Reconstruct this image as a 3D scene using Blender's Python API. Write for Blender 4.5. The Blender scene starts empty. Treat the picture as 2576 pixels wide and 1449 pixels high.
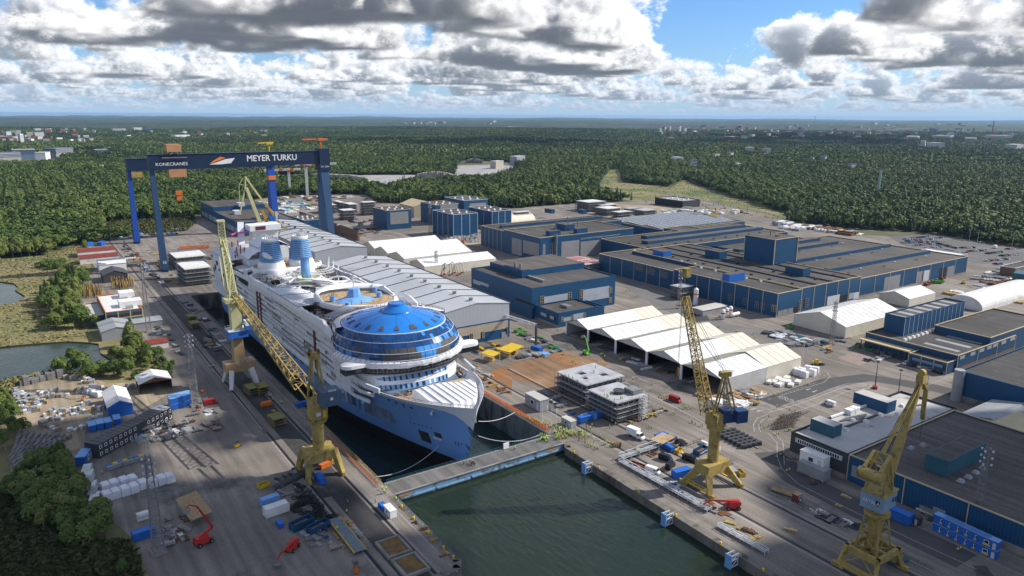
import bpy,math,random
import numpy as np
from mathutils import Vector,Matrix
from mathutils.geometry import delaunay_2d_cdt
from math import sin,cos
V3=Vector
Rnd=random.Random
R=Rnd(7)
ru=R.uniform
rad=math.radians
sc=bpy.context.scene
# ------------------------------------------------------------------ camera
CAMH,F,PITCH,ROLL,YAW=128.0,1848.5,.231244,.005059,.594242
cam=bpy.data.objects.new('camera',bpy.data.cameras.new('camera'))
sc.collection.objects.link(cam)
cp,sp,cyw,syw=cos(PITCH),sin(PITCH),cos(YAW),sin(YAW)
fwd=V3((syw*cp,cyw*cp,-sp));rgt=V3((cyw,-syw,0));upv=rgt.cross(fwd)
cr,sr=cos(ROLL),sin(ROLL)
r2=rgt*cr+upv*sr;u2=upv*cr-rgt*sr
cam.matrix_world=Matrix(((r2.x,u2.x,-fwd.x,0),(r2.y,u2.y,-fwd.y,0),(r2.z,u2.z,-fwd.z,CAMH),(0,0,0,1)))
cam.data.sensor_width=36;cam.data.lens=36*F/2576
cam.data.clip_start=1;cam.data.clip_end=90000
sc.camera=cam
# ------------------------------------------------------------------ light
SUN_AZ,SUN_EL=rad(-19),rad(39)
SKY,SUNP,EXPO=.1,5.0,.24
sdir=V3((cos(SUN_AZ)*cos(SUN_EL),sin(SUN_AZ)*cos(SUN_EL),sin(SUN_EL)))
sl=bpy.data.lights.new('sun','SUN');sl.energy=SUNP;sl.angle=rad(.53);sl.color=(1,.95,.87)
so=bpy.data.objects.new('sun',sl);sc.collection.objects.link(so)
so.rotation_euler=sdir.to_track_quat('Z','Y').to_euler()
sc.view_settings.view_transform='Standard';sc.view_settings.look='None'
sc.view_settings.exposure=EXPO;sc.view_settings.gamma=1
sc.cycles.max_bounces=5;sc.cycles.diffuse_bounces=2;sc.cycles.glossy_bounces=2
sc.cycles.volume_bounces=0;sc.cycles.transparent_max_bounces=6
AZR,ELR=rad(40),rad(9.5)
def cloud_map(NA=1400,NE=330,NR=230):
 rng=np.random.default_rng(12)
 n=128
 k=np.fft.fftfreq(n)
 kx,ky,kz=np.meshgrid(k,k,np.fft.rfftfreq(n),indexing='ij')
 ft=np.fft.rfftn(rng.standard_normal((n,n,n)))
 kk=np.sqrt(kx**2+ky**2+kz**2)
 v=np.fft.irfftn(ft*np.exp(-((kk-1/18)/.022)**2),s=(n,n,n))
 v=(v/v.std()).astype(np.float32)
 vf=v.ravel()
 def near(x,y,z):
  return vf[((x.astype(np.int32)&127)*128+(y.astype(np.int32)&127))*128+(z.astype(np.int32)&127)]
 def tri(x,y,z):
  xi=np.floor(x);yi=np.floor(y);zi=np.floor(z)
  a,b,c=(x-xi).astype(np.float32),(y-yi).astype(np.float32),(z-zi).astype(np.float32)
  xi=xi.astype(np.int32);yi=yi.astype(np.int32);zi=zi.astype(np.int32)
  o=0
  for dx in(0,1):
   fx=a if dx else 1-a
   ix=((xi+dx)&127)<<14
   for dy in(0,1):
    fy=fx*(b if dy else 1-b)
    iy=ix+(((yi+dy)&127)<<7)
    for dz in(0,1):
     o=o+fy*(c if dz else 1-c)*vf[iy+((zi+dz)&127)]
  return o
 def puff(w):
  return 1-np.abs(w)*1.3
 ZB,ZT=1.05,3.1
 def dens(x,y,z,hi=True):
  hz=(z-ZB)/(ZT-ZB)
  c=tri(x*18/5.2+7,y*18/5.2+31,np.full_like(x,5.0))*.62+.30*tri(x*18/15+50,y*18/15+3,np.full_like(x,60.))+cov(x,y)
  f=.46*tri(x*18/1.9,y*18/1.9,z*18/1.5)
  f=f+.25*puff(tri(x*18/.9+3,y*18/.9,z*18/.8))
  if hi:
   f=f+.17*puff(tri(x*18/.42,y*18/.42+9,z*18/.4))*np.clip(1.5-np.hypot(x,y)/55,.2,1)
   f=f+.085*puff(tri(x*18/.21,y*18/.21,z*18/.2))*np.clip(1.5-np.hypot(x,y)/24,0,1)
  d=c+f-.36-1.3*np.clip(hz,0,1)**.9
  return d*np.clip((z-ZB-.05*f)/.07,0,1)
 def cov(x,y):
  a=np.arctan2(x,y);r=np.hypot(x,y)
  o=.42*np.exp(-((a+.42)/.25)**2)*np.exp(-((r-9.5)/5)**2)
  o=o+.5*np.exp(-((a-.02)/.17)**2)*np.exp(-((r-8.5)/4)**2)
  o=o-1.3*np.exp(-((a-.30)/.10)**2)*np.exp(-((r-11)/9)**2)
  o=o-.8*np.exp(-((a+.43)/.05)**2)*np.exp(-((r-17)/4)**2)
  o=o+.35*np.exp(-((a-.62)/.16)**2)*np.exp(-((r-8.5)/4)**2)
  return o-.016*np.clip(r-20,0,40)
 az=(np.arange(NA)+.5)/NA*2*AZR-AZR
 el=(np.arange(NE)+.5)/NE*ELR
 T=np.ones((NE,NA),np.float32);L=np.zeros((NE,NA,3),np.float32)
 rs=np.exp(np.linspace(math.log(5.2),math.log(95),NR));
 sr_,sf_=sdir.x*cyw-sdir.y*syw,sdir.x*syw+sdir.y*cyw
 SX,SY,SZ=sr_,sf_,sdir.z
 hazec=np.array((.40,.52,.68),np.float32)
 for i in range(NR):
  r=rs[i];dr=r*(math.log(95)-math.log(5.2))/NR
  zz=r*np.tan(el)+r*r/(2*7400)
  rows=np.where((zz>ZB-.05)&(zz<ZT))[0]
  if not len(rows):continue
  jit=(rng.random((len(rows),NA))-.5).astype(np.float32)*dr
  A=np.broadcast_to(az[None,:],(len(rows),NA));rr=r+jit
  x=(rr*np.sin(A)).astype(np.float32);y=(rr*np.cos(A)).astype(np.float32)
  z=np.broadcast_to(zz[rows][:,None],x.shape).astype(np.float32)
  d=dens(x,y,z)
  m=(d>0)&(T[rows]>.02)
  if not m.any():continue
  xm,ym,zm,dm=x[m],y[m],z[m],d[m]
  tau=0
  for s,w in((.16,.2),(.36,.3),(.8,.6)):
   tau=tau+np.clip(dens(xm+SX*s,ym+SY*s,zm+SZ*s,s<.2),0,.8)*w
  hz=np.clip((zm-ZB)/1.0,0,1)
  sun=np.exp(-tau*10.5)
  pw=1-.45*np.exp(-dm*9)
  amb=.085+.25*hz+.05*np.clip(1-dm*3,0,1)
  lum=1.02*sun*pw
  col=lum[:,None]*np.array((1.0,.97,.93),np.float32)+amb[:,None]*np.array((.88,.97,1.14),np.float32)
  fog=(1-np.exp(-(r/52)**1.5))
  col=col*(1-fog)+hazec*fog
  a=1-np.exp(-np.clip(dm,0,1)*dr*24)
  tt=T[rows];ll=L[rows]
  w=tt[m]*a
  ll[m]+=w[:,None]*col;tt[m]*=(1-a)
  T[rows]=tt;L[rows]=ll
 def soft(q):
  q=q.copy();q[1:-1]=.25*q[:-2]+.5*q[1:-1]+.25*q[2:];q[:,1:-1]=.25*q[:,:-2]+.5*q[:,1:-1]+.25*q[:,2:];return q
 T,L=soft(T),soft(L)
 al=1-T
 out=np.zeros((NE,NA,4),np.float32)
 out[...,:3]=L/np.maximum(al,1e-4)[...,None]
 out[...,3]=al
 return out
cm=cloud_map()
img=bpy.data.images.new('cumulus',cm.shape[1],cm.shape[0],alpha=True,float_buffer=True)
img.colorspace_settings.name='Non-Color';img.alpha_mode='CHANNEL_PACKED'
img.pixels.foreach_set(cm.ravel());img.update();img.pack()
w=bpy.data.worlds.new('World');sc.world=w;w.use_nodes=True
nt=w.node_tree;nt.nodes.clear()
def wn(t,**k):
 n=nt.nodes.new(t)
 for a,b in k.items():setattr(n,a,b)
 return n
def wm(op,a,b=None):
 n=wn('ShaderNodeMath',operation=op)
 for i,v in enumerate((a,b)):
  if v is None:continue
  if isinstance(v,(int,float)):n.inputs[i].default_value=v
  else:nt.links.new(v,n.inputs[i])
 return n.outputs[0]
sky=wn('ShaderNodeTexSky',sky_type='NISHITA');sky.sun_disc=False
sky.sun_elevation=SUN_EL;sky.sun_rotation=math.pi/2-SUN_AZ
sky.altitude=100;sky.air_density=1.0;sky.dust_density=.1;sky.ozone_density=5
tc=wn('ShaderNodeTexCoord');sx=wn('ShaderNodeSeparateXYZ');nt.links.new(tc.outputs['Generated'],sx.inputs[0])
X,Y,Z=sx.outputs
rr=wm('SUBTRACT',wm('MULTIPLY',X,cyw),wm('MULTIPLY',Y,syw))
ff=wm('ADD',wm('MULTIPLY',X,syw),wm('MULTIPLY',Y,cyw))
u=wm('ADD',wm('DIVIDE',wm('ARCTAN2',rr,ff),2*AZR),.5)
v=wm('DIVIDE',wm('ARCSINE',Z),ELR)
cx=wn('ShaderNodeCombineXYZ');nt.links.new(u,cx.inputs[0]);nt.links.new(v,cx.inputs[1])
it=wn('ShaderNodeTexImage');it.image=img;it.extension='MIRROR';it.interpolation='Linear'
nt.links.new(cx.outputs[0],it.inputs[0])
hz=wn('ShaderNodeMix',data_type='RGBA');nt.links.new(wm('POWER',2.718,wm('MULTIPLY',wm('ABSOLUTE',Z),-22.0)),hz.inputs[0]);nt.links.new(sky.outputs[0],hz.inputs[6]);hz.inputs[7].default_value=(5.2,5.6,5.9,1)
bg=wn('ShaderNodeBackground');bg.inputs[1].default_value=SKY;tn=wn('ShaderNodeMix',data_type='RGBA',blend_type='MULTIPLY');tn.inputs[0].default_value=1;nt.links.new(hz.outputs[2],tn.inputs[6]);tn.inputs[7].default_value=(.68,.9,1.18,1);nt.links.new(tn.outputs[2],bg.inputs[0])
bg2=wn('ShaderNodeBackground');bg2.inputs[1].default_value=1;nt.links.new(it.outputs[0],bg2.inputs[0])
fd=wn('ShaderNodeMapRange');nt.links.new(Z,fd.inputs[0])
for i_,q_ in enumerate((.165,.3,1.0,.6)):fd.inputs[i_+1].default_value=q_
mx=wn('ShaderNodeMixShader');nt.links.new(wm('MULTIPLY',it.outputs[1],fd.outputs[0]),mx.inputs[0]);nt.links.new(bg.outputs[0],mx.inputs[1]);nt.links.new(bg2.outputs[0],mx.inputs[2])
wo=wn('ShaderNodeOutputWorld');nt.links.new(mx.outputs[0],wo.inputs[0])
w.cycles.sampling_method='MANUAL';w.cycles.sample_map_resolution=512
# ------------------------------------------------------------------ measuring: a point of the survey sheet (2576 wide) to a point of the ground or of a plane
def ray(x,y):
 a=(x-1288)/F;b=-(y-724.5)/F
 return fwd+r2*a+u2*b
def g(x,y,z=0.0):
 d=ray(x,y);t=(z-CAMH)/d.z
 return V3((d.x*t,d.y*t,z))
def t(r,c,x,y):return(c*644+x/4,r*362.25+y/4)
def gt(r,c,x,y,z=0.0):return g(*t(r,c,x,y),z)
def onx(p,X):
 d=ray(*p);s=X/d.x;return(d.y*s,CAMH+d.z*s)
def ony(p,Y):
 d=ray(*p);s=Y/d.y;return(d.x*s,CAMH+d.z*s)
def inpoly(x,y,P):
 c=False;j=len(P)-1
 for i in range(len(P)):
  if(P[i][1]>y)!=(P[j][1]>y)and x<(P[j][0]-P[i][0])*(y-P[i][1])/(P[j][1]-P[i][1])+P[i][0]:c=not c
  j=i
 return c
 # ------------------------------------------------------------------ materials
MATS={}
def pm(name,col,rough=.75,var=.18,scale=.12,metal=0.0,fine=None,dirt=None,dscale=.05,dthr=.58,bump=0,bscale=2.0,streak=0,alpha=None,spec=.35):
 """painted / weathered surface: two noises vary the colour, an optional second colour comes in as stains"""
 if name in MATS:return MATS[name]
 m=bpy.data.materials.new(name);m.use_nodes=True;n=m.node_tree;b=n.nodes['Principled BSDF']
 b.inputs['Roughness'].default_value=rough;b.inputs['Metallic'].default_value=metal
 b.inputs['Specular IOR Level'].default_value=spec
 geo=n.nodes.new('ShaderNodeNewGeometry')
 pos=geo.outputs['Position']
 if streak:
  mp=n.nodes.new('ShaderNodeMapping');mp.inputs['Scale'].default_value=(1,1,streak);n.links.new(pos,mp.inputs[0]);pos=mp.outputs[0]
 nz=n.nodes.new('ShaderNodeTexNoise');nz.inputs['Scale'].default_value=scale;nz.inputs['Detail'].default_value=5;nz.inputs['Roughness'].default_value=.62
 n.links.new(pos,nz.inputs['Vector'])
 mr=n.nodes.new('ShaderNodeMapRange');mr.inputs['From Min'].default_value=.28;mr.inputs['From Max'].default_value=.72
 mr.inputs['To Min'].default_value=1-var;mr.inputs['To Max'].default_value=1+var
 n.links.new(nz.outputs['Fac'],mr.inputs[0])
 vm=n.nodes.new('ShaderNodeVectorMath');vm.operation='SCALE';vm.inputs[0].default_value=col[:3];n.links.new(mr.outputs[0],vm.inputs['Scale'])
 out=vm.outputs[0]
 if dirt:
  n2=n.nodes.new('ShaderNodeTexNoise');n2.inputs['Scale'].default_value=dscale;n2.inputs['Detail'].default_value=6;n2.inputs['Roughness'].default_value=.65
  n.links.new(pos,n2.inputs['Vector'])
  m2=n.nodes.new('ShaderNodeMapRange');m2.inputs['From Min'].default_value=dthr;m2.inputs['From Max'].default_value=dthr+.12
  n.links.new(n2.outputs['Fac'],m2.inputs[0])
  mix=n.nodes.new('ShaderNodeMix');mix.data_type='RGBA';n.links.new(m2.outputs[0],mix.inputs[0])
  n.links.new(out,mix.inputs[6]);mix.inputs[7].default_value=(*dirt[:3],1);out=mix.outputs[2]
 n.links.new(out,b.inputs['Base Color'])
 if bump:
  n3=n.nodes.new('ShaderNodeTexNoise');n3.inputs['Scale'].default_value=bscale;n3.inputs['Detail'].default_value=3
  n.links.new(geo.outputs['Position'],n3.inputs['Vector'])
  bp=n.nodes.new('ShaderNodeBump');bp.inputs['Strength'].default_value=bump;bp.inputs['Distance'].default_value=.5
  n.links.new(n3.outputs['Fac'],bp.inputs['Height']);n.links.new(bp.outputs[0],b.inputs['Normal'])
 MATS[name]=m;return m
def ribbed(name,col,axis,pitch=1.0,depth=.22,**k):
 """profiled sheet: narrow stripes of lighter and darker metal across the given axis"""
 if name in MATS:return MATS[name]
 m=pm(name,col,**k);n=m.node_tree;b=n.nodes['Principled BSDF']
 src=b.inputs['Base Color'].links[0].from_socket
 geo=n.nodes.new('ShaderNodeNewGeometry');s=n.nodes.new('ShaderNodeSeparateXYZ');n.links.new(geo.outputs['Position'],s.inputs[0])
 a=n.nodes.new('ShaderNodeMath');a.operation='MULTIPLY';a.inputs[1].default_value=1/pitch;n.links.new(s.outputs[axis],a.inputs[0])
 f=n.nodes.new('ShaderNodeMath');f.operation='FRACT';n.links.new(a.outputs[0],f.inputs[0])
 r=n.nodes.new('ShaderNodeMapRange');r.inputs['From Min'].default_value=.35;r.inputs['From Max'].default_value=.65
 r.inputs['To Min'].default_value=1-depth;r.inputs['To Max'].default_value=1+depth*.4;n.links.new(f.outputs[0],r.inputs[0])
 v=n.nodes.new('ShaderNodeVectorMath');v.operation='SCALE';n.links.new(src,v.inputs[0]);n.links.new(r.outputs[0],v.inputs['Scale'])
 n.links.new(v.outputs[0],b.inputs['Base Color'])
 return m
 # ------------------------------------------------------------------ mesh building
class MB:
 def __init__(s):s.v=[];s.f=[];s.m=[];s.c=0
 def mat(s,i):s.c=i;return s
 def add(s,vs,fs):
  o=len(s.v);s.v+=[tuple(p)for p in vs]
  for f in fs:s.f.append(tuple(o+i for i in f));s.m.append(s.c)
  return s
 def box(s,x0,x1,y0,y1,z0,z1):
  return s.add([(x0,y0,z0),(x1,y0,z0),(x1,y1,z0),(x0,y1,z0),(x0,y0,z1),(x1,y0,z1),(x1,y1,z1),(x0,y1,z1)],[(0,3,2,1),(4,5,6,7),(0,1,5,4),(1,2,6,5),(2,3,7,6),(3,0,4,7)])
 def rbox(s,cx,cy,z0,sx,sy,sz,a=0,taper=1.0):
  c,d=cos(a),sin(a);vs=[]
  for z,k in((z0,1),(z0+sz,taper)):
   for ux,uy in((-1,-1),(1,-1),(1,1),(-1,1)):
    x,y=ux*sx/2*k,uy*sy/2*k
    vs.append((cx+x*c-y*d,cy+x*d+y*c,z))
  return s.add(vs,[(0,3,2,1),(4,5,6,7),(0,1,5,4),(1,2,6,5),(2,3,7,6),(3,0,4,7)])
 def beam(s,p,q,w,h=None,w2=None,h2=None):
  p,q=V3(p),V3(q);h=h or w;w2=w2 or w;h2=h2 or(h if w2==w else w2)
  d=(q-p)
  if d.length<1e-6:return s
  d.normalize();a=d.cross(V3((0,0,1)))
  a=a.normalized()if a.length>1e-3 else V3((1,0,0));b=a.cross(d).normalized()
  vs=[]
  for o,ww,hh in((p,w,h),(q,w2,h2)):
   for i,j in((-1,-1),(1,-1),(1,1),(-1,1)):vs.append(o+a*i*ww/2+b*j*hh/2)
  return s.add(vs,[(0,1,2,3),(7,6,5,4),(0,4,5,1),(1,5,6,2),(2,6,7,3),(3,7,4,0)])
 def tube(s,p,q,r,r1=None,n=10,caps=True):
  p,q=V3(p),V3(q);r1=r if r1 is None else r1
  d=(q-p).normalized();a=d.cross(V3((0,0,1)))
  a=a.normalized()if a.length>1e-3 else V3((1,0,0));b=d.cross(a)
  vs=[]
  for o,k in((p,r),(q,r1)):
   for i in range(n):
    th=2*math.pi*i/n;vs.append(o+(a*cos(th)+b*sin(th))*k)
  fs=[(i,(i+1)%n,n+(i+1)%n,n+i)for i in range(n)]
  if caps:fs+=[tuple(range(n))[::-1],tuple(range(n,2*n))]
  return s.add(vs,fs)
 def path(s,pts,w,h=None):
  for a,b in zip(pts,pts[1:]):s.beam(a,b,w,h)
  return s
 def prism(s,P,z0,z1):
  n=len(P);area=sum(P[i][0]*P[(i+1)%n][1]-P[(i+1)%n][0]*P[i][1]for i in range(n))
  if area<0:P=P[::-1]
  vs=[(x,y,z0)for x,y in P]+[(x,y,z1)for x,y in P]
  return s.add(vs,[tuple(range(n))[::-1],tuple(range(n,2*n))]+[(i,(i+1)%n,n+(i+1)%n,n+i)for i in range(n)])
 def loft(s,rings,close=True,cap0=False,cap1=False):
  n=len(rings[0]);vs=[p for r in rings for p in r];fs=[]
  for k in range(len(rings)-1):
   for i in range(n if close else n-1):
    j=(i+1)%n;fs.append((k*n+i,k*n+j,(k+1)*n+j,(k+1)*n+i))
  if cap0:fs.append(tuple(range(n))[::-1])
  if cap1:fs.append(tuple(range((len(rings)-1)*n,len(rings)*n)))
  return s.add(vs,fs)
 def lathe(s,cx,cy,prof,n=48,cap=True):
  return s.loft([[(cx+r*cos(2*math.pi*i/n),cy+r*sin(2*math.pi*i/n),z)for i in range(n)]for r,z in prof],True,False,cap)
 def gable(s,x0,x1,y0,y1,z0,z1,axis='x',over=0.0,th=.25,alt=None):
  """two roof slopes with thickness; the ridge runs along the axis"""
  if axis=='x':
   m=(y0+y1)/2
   for a,b in((y0-over,m),(y1+over,m)):
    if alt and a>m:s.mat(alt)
    s.add([(x0,a,z0),(x1,a,z0),(x1,b,z1),(x0,b,z1),(x0,a,z0-th),(x1,a,z0-th),(x1,b,z1-th),(x0,b,z1-th)],[(0,1,2,3),(7,6,5,4),(0,4,5,1),(1,5,6,2),(3,2,6,7),(0,3,7,4)])
  else:
   m=(x0+x1)/2
   for a,b in((x0-over,m),(x1+over,m)):
    s.add([(a,y0,z0),(a,y1,z0),(b,y1,z1),(b,y0,z1),(a,y0,z0-th),(a,y1,z0-th),(b,y1,z1-th),(b,y0,z1-th)],[(0,1,2,3),(7,6,5,4),(0,4,5,1),(1,5,6,2),(3,2,6,7),(0,3,7,4)])
  return s
 def lattice(s,p,q,w0,w1,n,c=.25,d=.14,up=None):
  """square lattice boom or mast: four chords and zigzag bracing"""
  p,q=V3(p),V3(q);D=(q-p).normalized()
  a=D.cross(V3(up)if up else V3((0,0,1)))
  a=a.normalized()if a.length>1e-3 else V3((1,0,0));b=a.cross(D).normalized()
  def cor(k,i,j):
   u=k/n;o=p.lerp(q,u);wd=(w0+(w1-w0)*u)/2;return o+a*i*wd+b*j*wd
  C=((-1,-1),(1,-1),(1,1),(-1,1))
  for i,j in C:s.beam(cor(0,i,j),cor(n,i,j),c)
  for k in range(n):
   for e in range(4):
    A,B=C[e],C[(e+1)%4]
    if k%2:A,B=B,A
    s.beam(cor(k,*A),cor(k+1,*B),d)
    s.beam(cor(k+1,*A),cor(k+1,*B),d)
  return s
 def bd(s,name,mats,parent=None,smooth=False,auto=None):
  me=bpy.data.meshes.new(name);me.from_pydata(s.v,[],s.f)
  if not isinstance(mats,(list,tuple)):mats=[mats]
  for m in mats:me.materials.append(m)
  if any(s.m):me.polygons.foreach_set('material_index',s.m)
  if smooth:me.polygons.foreach_set('use_smooth',[True]*len(s.f))
  me.update()
  o=bpy.data.objects.new(name,me);sc.collection.objects.link(o)
  if parent:
   o.parent=parent
   if s_world and parent.type=='EMPTY':
    o.matrix_parent_inverse=(Matrix.Translation(parent.location)@parent.rotation_euler.to_matrix().to_4x4()).inverted()
  return o
s_world=True
class LOCAL:
 def __enter__(s):
  global s_world;s_world=False
 def __exit__(s,*a):
  global s_world;s_world=True
def tag(o,label=None,cat=None,group=None,kind=None):
 if label:o['label']=label
 if cat:o['category']=cat
 if group:o['group']=group
 if kind:o['kind']=kind
 return o
def empty(name,loc,label=None,cat=None,group=None,rz=0):
 o=bpy.data.objects.new(name,None);sc.collection.objects.link(o);o.location=loc;o.rotation_euler.z=rz
 o.empty_display_size=.5
 return tag(o,label,cat,group)
def copy_tree(o,parent=None):
 c=o.copy();sc.collection.objects.link(c)
 if parent is not None:c.parent=parent
 for ch in list(o.children):copy_tree(ch,c)
 return c
def place(proto,used,loc,rz,label=None,group=None,scale=None):
 """first call moves the prototype itself, later calls copy it with its parts"""
 o=proto if not used.get(proto.name)else copy_tree(proto)
 used[proto.name]=True
 o.location=loc;o.rotation_euler.z=rz
 o.scale=scale if hasattr(scale,'__len__')else(scale or 1,)*3
 if label:o['label']=label
 if group:o['group']=group
 return o
USED={}
def struct(mb,name,mats,smooth=False,kind='structure'):
 return tag(mb.bd(name,mats,None,smooth),kind=kind)
def worn(m,lo=.72,hi=1.25,sc_=(.35,.02,1),rot=0.0,fine=2.2):
 """traffic wear: long streaks along one direction and fine grain on top of the colour"""
 n=m.node_tree;b=n.nodes['Principled BSDF'];src=b.inputs['Base Color'].links[0].from_socket;geo=n.nodes.new('ShaderNodeNewGeometry')
 for s_,a,c,det in((sc_,lo,hi,4),((fine,)*3,.8,1.2,3),((.011,)*3,.8,1.22,2)):
  mp=n.nodes.new('ShaderNodeMapping');mp.inputs['Scale'].default_value=s_;mp.inputs['Rotation'].default_value=(0,0,rot);n.links.new(geo.outputs['Position'],mp.inputs[0])
  z=n.nodes.new('ShaderNodeTexNoise');z.inputs['Scale'].default_value=1;z.inputs['Detail'].default_value=det;n.links.new(mp.outputs[0],z.inputs['Vector'])
  r=n.nodes.new('ShaderNodeMapRange');r.inputs['From Min'].default_value=.32;r.inputs['From Max'].default_value=.68;r.inputs['To Min'].default_value=a;r.inputs['To Max'].default_value=c;n.links.new(z.outputs['Fac'],r.inputs[0])
  v=n.nodes.new('ShaderNodeVectorMath');v.operation='SCALE';n.links.new(src,v.inputs[0]);n.links.new(r.outputs[0],v.inputs['Scale']);src=v.outputs[0]
 n.links.new(src,b.inputs['Base Color'])
 # ------------------------------------------------------------------ shared colours
BLUE=(.010,.070,.165)
M=dict(asphalt=pm('asphalt',(.196,.170,.146),.9,.26,.035,dirt=(.062,.06,.058),dscale=.022,dthr=.56,bump=.15,bscale=1.2),asphalt_dark=pm('worn dark asphalt',(.05,.048,.047),.85,.3,.06,dirt=(.085,.08,.072),dscale=.08,dthr=.55),asphalt_road=pm('road asphalt',(.125,.119,.113),.9,.2,.05,dirt=(.14,.132,.12),dscale=.04,dthr=.6),concrete=pm('concrete',(.26,.245,.22),.85,.22,.12,dirt=(.13,.115,.095),dscale=.09,dthr=.54),quay=pm('stained quay concrete',(.17,.155,.13),.9,.3,.25,dirt=(.07,.055,.042),dscale=.16,dthr=.5,streak=.25),rustplate=pm('rusty plate floor',(.20,.12,.065),.9,.3,.06,dirt=(.30,.115,.03),dscale=.05,dthr=.5),sand=pm('pale gravel',(.30,.24,.165),.95,.2,.08,dirt=(.20,.16,.11),dscale=.05,dthr=.56),paint_white=pm('white line paint',(.42,.42,.4),.8,.2,.4),white=pm('white paint',(.78,.78,.77),.5,.07,.2),white_dirty=pm('weathered white',(.66,.65,.62),.6,.14,.15,dirt=(.42,.37,.3),dscale=.12,dthr=.6),blue_x=ribbed('blue sheet across',BLUE,0,1.1,.16,rough=.5,var=.13,scale=.05,dirt=(.03,.1,.22),dscale=.06,dthr=.66),blue_y=ribbed('blue sheet along',BLUE,1,1.1,.16,rough=.5,var=.13,scale=.05,dirt=(.03,.1,.22),dscale=.06,dthr=.66),blue=pm('blue paint',BLUE,.5,.15,.2),blue_bright=pm('bright blue paint',(.02,.13,.48),.45,.15,.4,dirt=(.12,.22,.4),dscale=.5,dthr=.68),blue_light=pm('light blue paint',(.17,.36,.66),.5,.15,.3),teal=pm('faded teal',(.03,.11,.15),.6,.2,.2),roof=pm('bitumen roof',(.066,.06,.056),.9,.22,.035,dirt=(.11,.1,.092),dscale=.03,dthr=.58),roof_light=pm('light felt roof',(.46,.44,.41),.9,.18,.06,dirt=(.17,.15,.14),dscale=.07,dthr=.58),roof_brown=pm('brown felt roof',(.088,.076,.068),.9,.2,.04),grey=pm('grey paint',(.3,.31,.32),.6,.15,.2),grey_dark=pm('dark grey',(.055,.057,.062),.6,.2,.3),black=pm('black',(.016,.016,.018),.6,.2,.5),silver_x=ribbed('silver sheet across',(.40,.42,.45),0,.9,.14,rough=.45,var=.08,scale=.05),silver_roof=pm('silver roof sheet',(.47,.485,.50),.42,.09,.03,metal=.15,dirt=(.34,.35,.36),dscale=.04,dthr=.6),door=ribbed('grey door sheet',(.27,.27,.28),2,.8,.16,rough=.55,var=.1,scale=.1),beige=ribbed('beige sheet',(.42,.36,.27),0,1.1,.13,rough=.6,var=.1,scale=.1),cream=pm('cream trim',(.52,.42,.24),.6,.1,.2),trim_white=pm('pale trim',(.55,.57,.6),.6,.1,.2),glass=pm('dark glass',(.02,.03,.04),.12,.4,.6,spec=.6),pale_glass=pm('milky panel',(.36,.4,.45),.4,.12,.1),steel=pm('steel',(.2,.2,.2),.5,.25,.4),rust=pm('rusted steel',(.17,.075,.032),.85,.35,.5,dirt=(.09,.045,.025),dscale=.4,dthr=.52),redox=pm('red primer',(.19,.035,.022),.75,.25,.3),yellow=pm('crane yellow',(.36,.265,.075),.65,.25,.35,dirt=(.19,.115,.05),dscale=.4,dthr=.53),yellow_pale=pm('pale green yellow paint',(.52,.5,.26),.6,.15,.2,dirt=(.3,.26,.12),dscale=.3,dthr=.63),yellow_bright=pm('bright yellow',(.62,.42,.02),.55,.12,.4),orange=pm('orange',(.6,.15,.02),.6,.2,.3),red=pm('red paint',(.45,.03,.025),.45,.15,.5),green=pm('green paint',(.05,.25,.04),.5,.15,.4),lime=pm('lime paint',(.15,.5,.05),.5,.12,.4),vest=pm('hi-vis vest',(.55,.75,.07),.7,.15,3),vest_orange=pm('orange vest',(.8,.2,.03),.7,.15,3),trousers=pm('dark work trousers',(.03,.035,.05),.8,.3,3),skin=pm('skin',(.5,.3,.22),.6,.1,3),tarp=pm('white tarpaulin',(.72,.72,.74),.55,.09,.25,dirt=(.5,.48,.46),dscale=.2,dthr=.62,bump=.25,bscale=.8),tarp_cream=pm('cream tarpaulin',(.66,.61,.5),.6,.09,.2,dirt=(.45,.4,.3),dscale=.15,dthr=.62),wood=pm('timber',(.34,.23,.12),.8,.3,1.2),tan=pm('plywood deck',(.42,.30,.17),.8,.25,.35,dirt=(.22,.16,.1),dscale=.3,dthr=.55),tyre=pm('rubber',(.014,.014,.014),.8,.3,2),brick=pm('brown brick',(.2,.12,.07),.85,.2,.3),gantry=pm('gantry blue',(.009,.024,.066),.45,.12,.05),gantry_bright=pm('gantry bright blue',(.015,.07,.36),.45,.1,.05),cab_orange=pm('faded orange',(.48,.25,.12),.6,.12,.3),)
for k,rt in(('asphalt',0),('asphalt_road',.9),('asphalt_dark',0),('rustplate',.3),('sand',.7),('roof',1.57),('roof_brown',1.57)):worn(M[k],rot=rt)
# ------------------------------------------------------------------ ground, water, dock
def curve(x,y):
 r=math.hypot(x,y)
 return 0.0 if r<1600 else-(r*r-1600.0**2)/(2*7.43e6)
bay_px=[t(2,0,-400,980),t(2,0,0,940),t(2,0,500,840),t(2,0,830,850),t(2,0,960,830),t(2,0,1240,850),t(2,0,1330,800),t(2,0,1180,760),t(2,0,1090,700),t(2,0,1010,650),t(2,0,990,560),t(2,0,860,545),t(2,0,680,535),t(2,0,330,560),t(2,0,0,590),t(2,0,-500,640)]
pond_px=[t(2,0,-500,230),t(2,0,-100,180),t(2,0,150,150),t(2,0,270,90),t(2,0,150,20),t(1,0,180,1440),t(1,0,140,1400),t(1,0,-100,1370),t(1,0,-500,1330)]
bay=[tuple(g(*p).xy)for p in bay_px];pond=[tuple(g(*p).xy)for p in pond_px]
basin=[(96,556),(170,556),(170,213.5),(168,211),(165.5,112),(164,-500),(-900,-500),(-900,163.5),(88,163.5),(94,164.5),(96,168)]
S=1400
outer=[(-S,-S),(S,-S),(S,S*1.15),(-S,S*1.15)]
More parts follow.
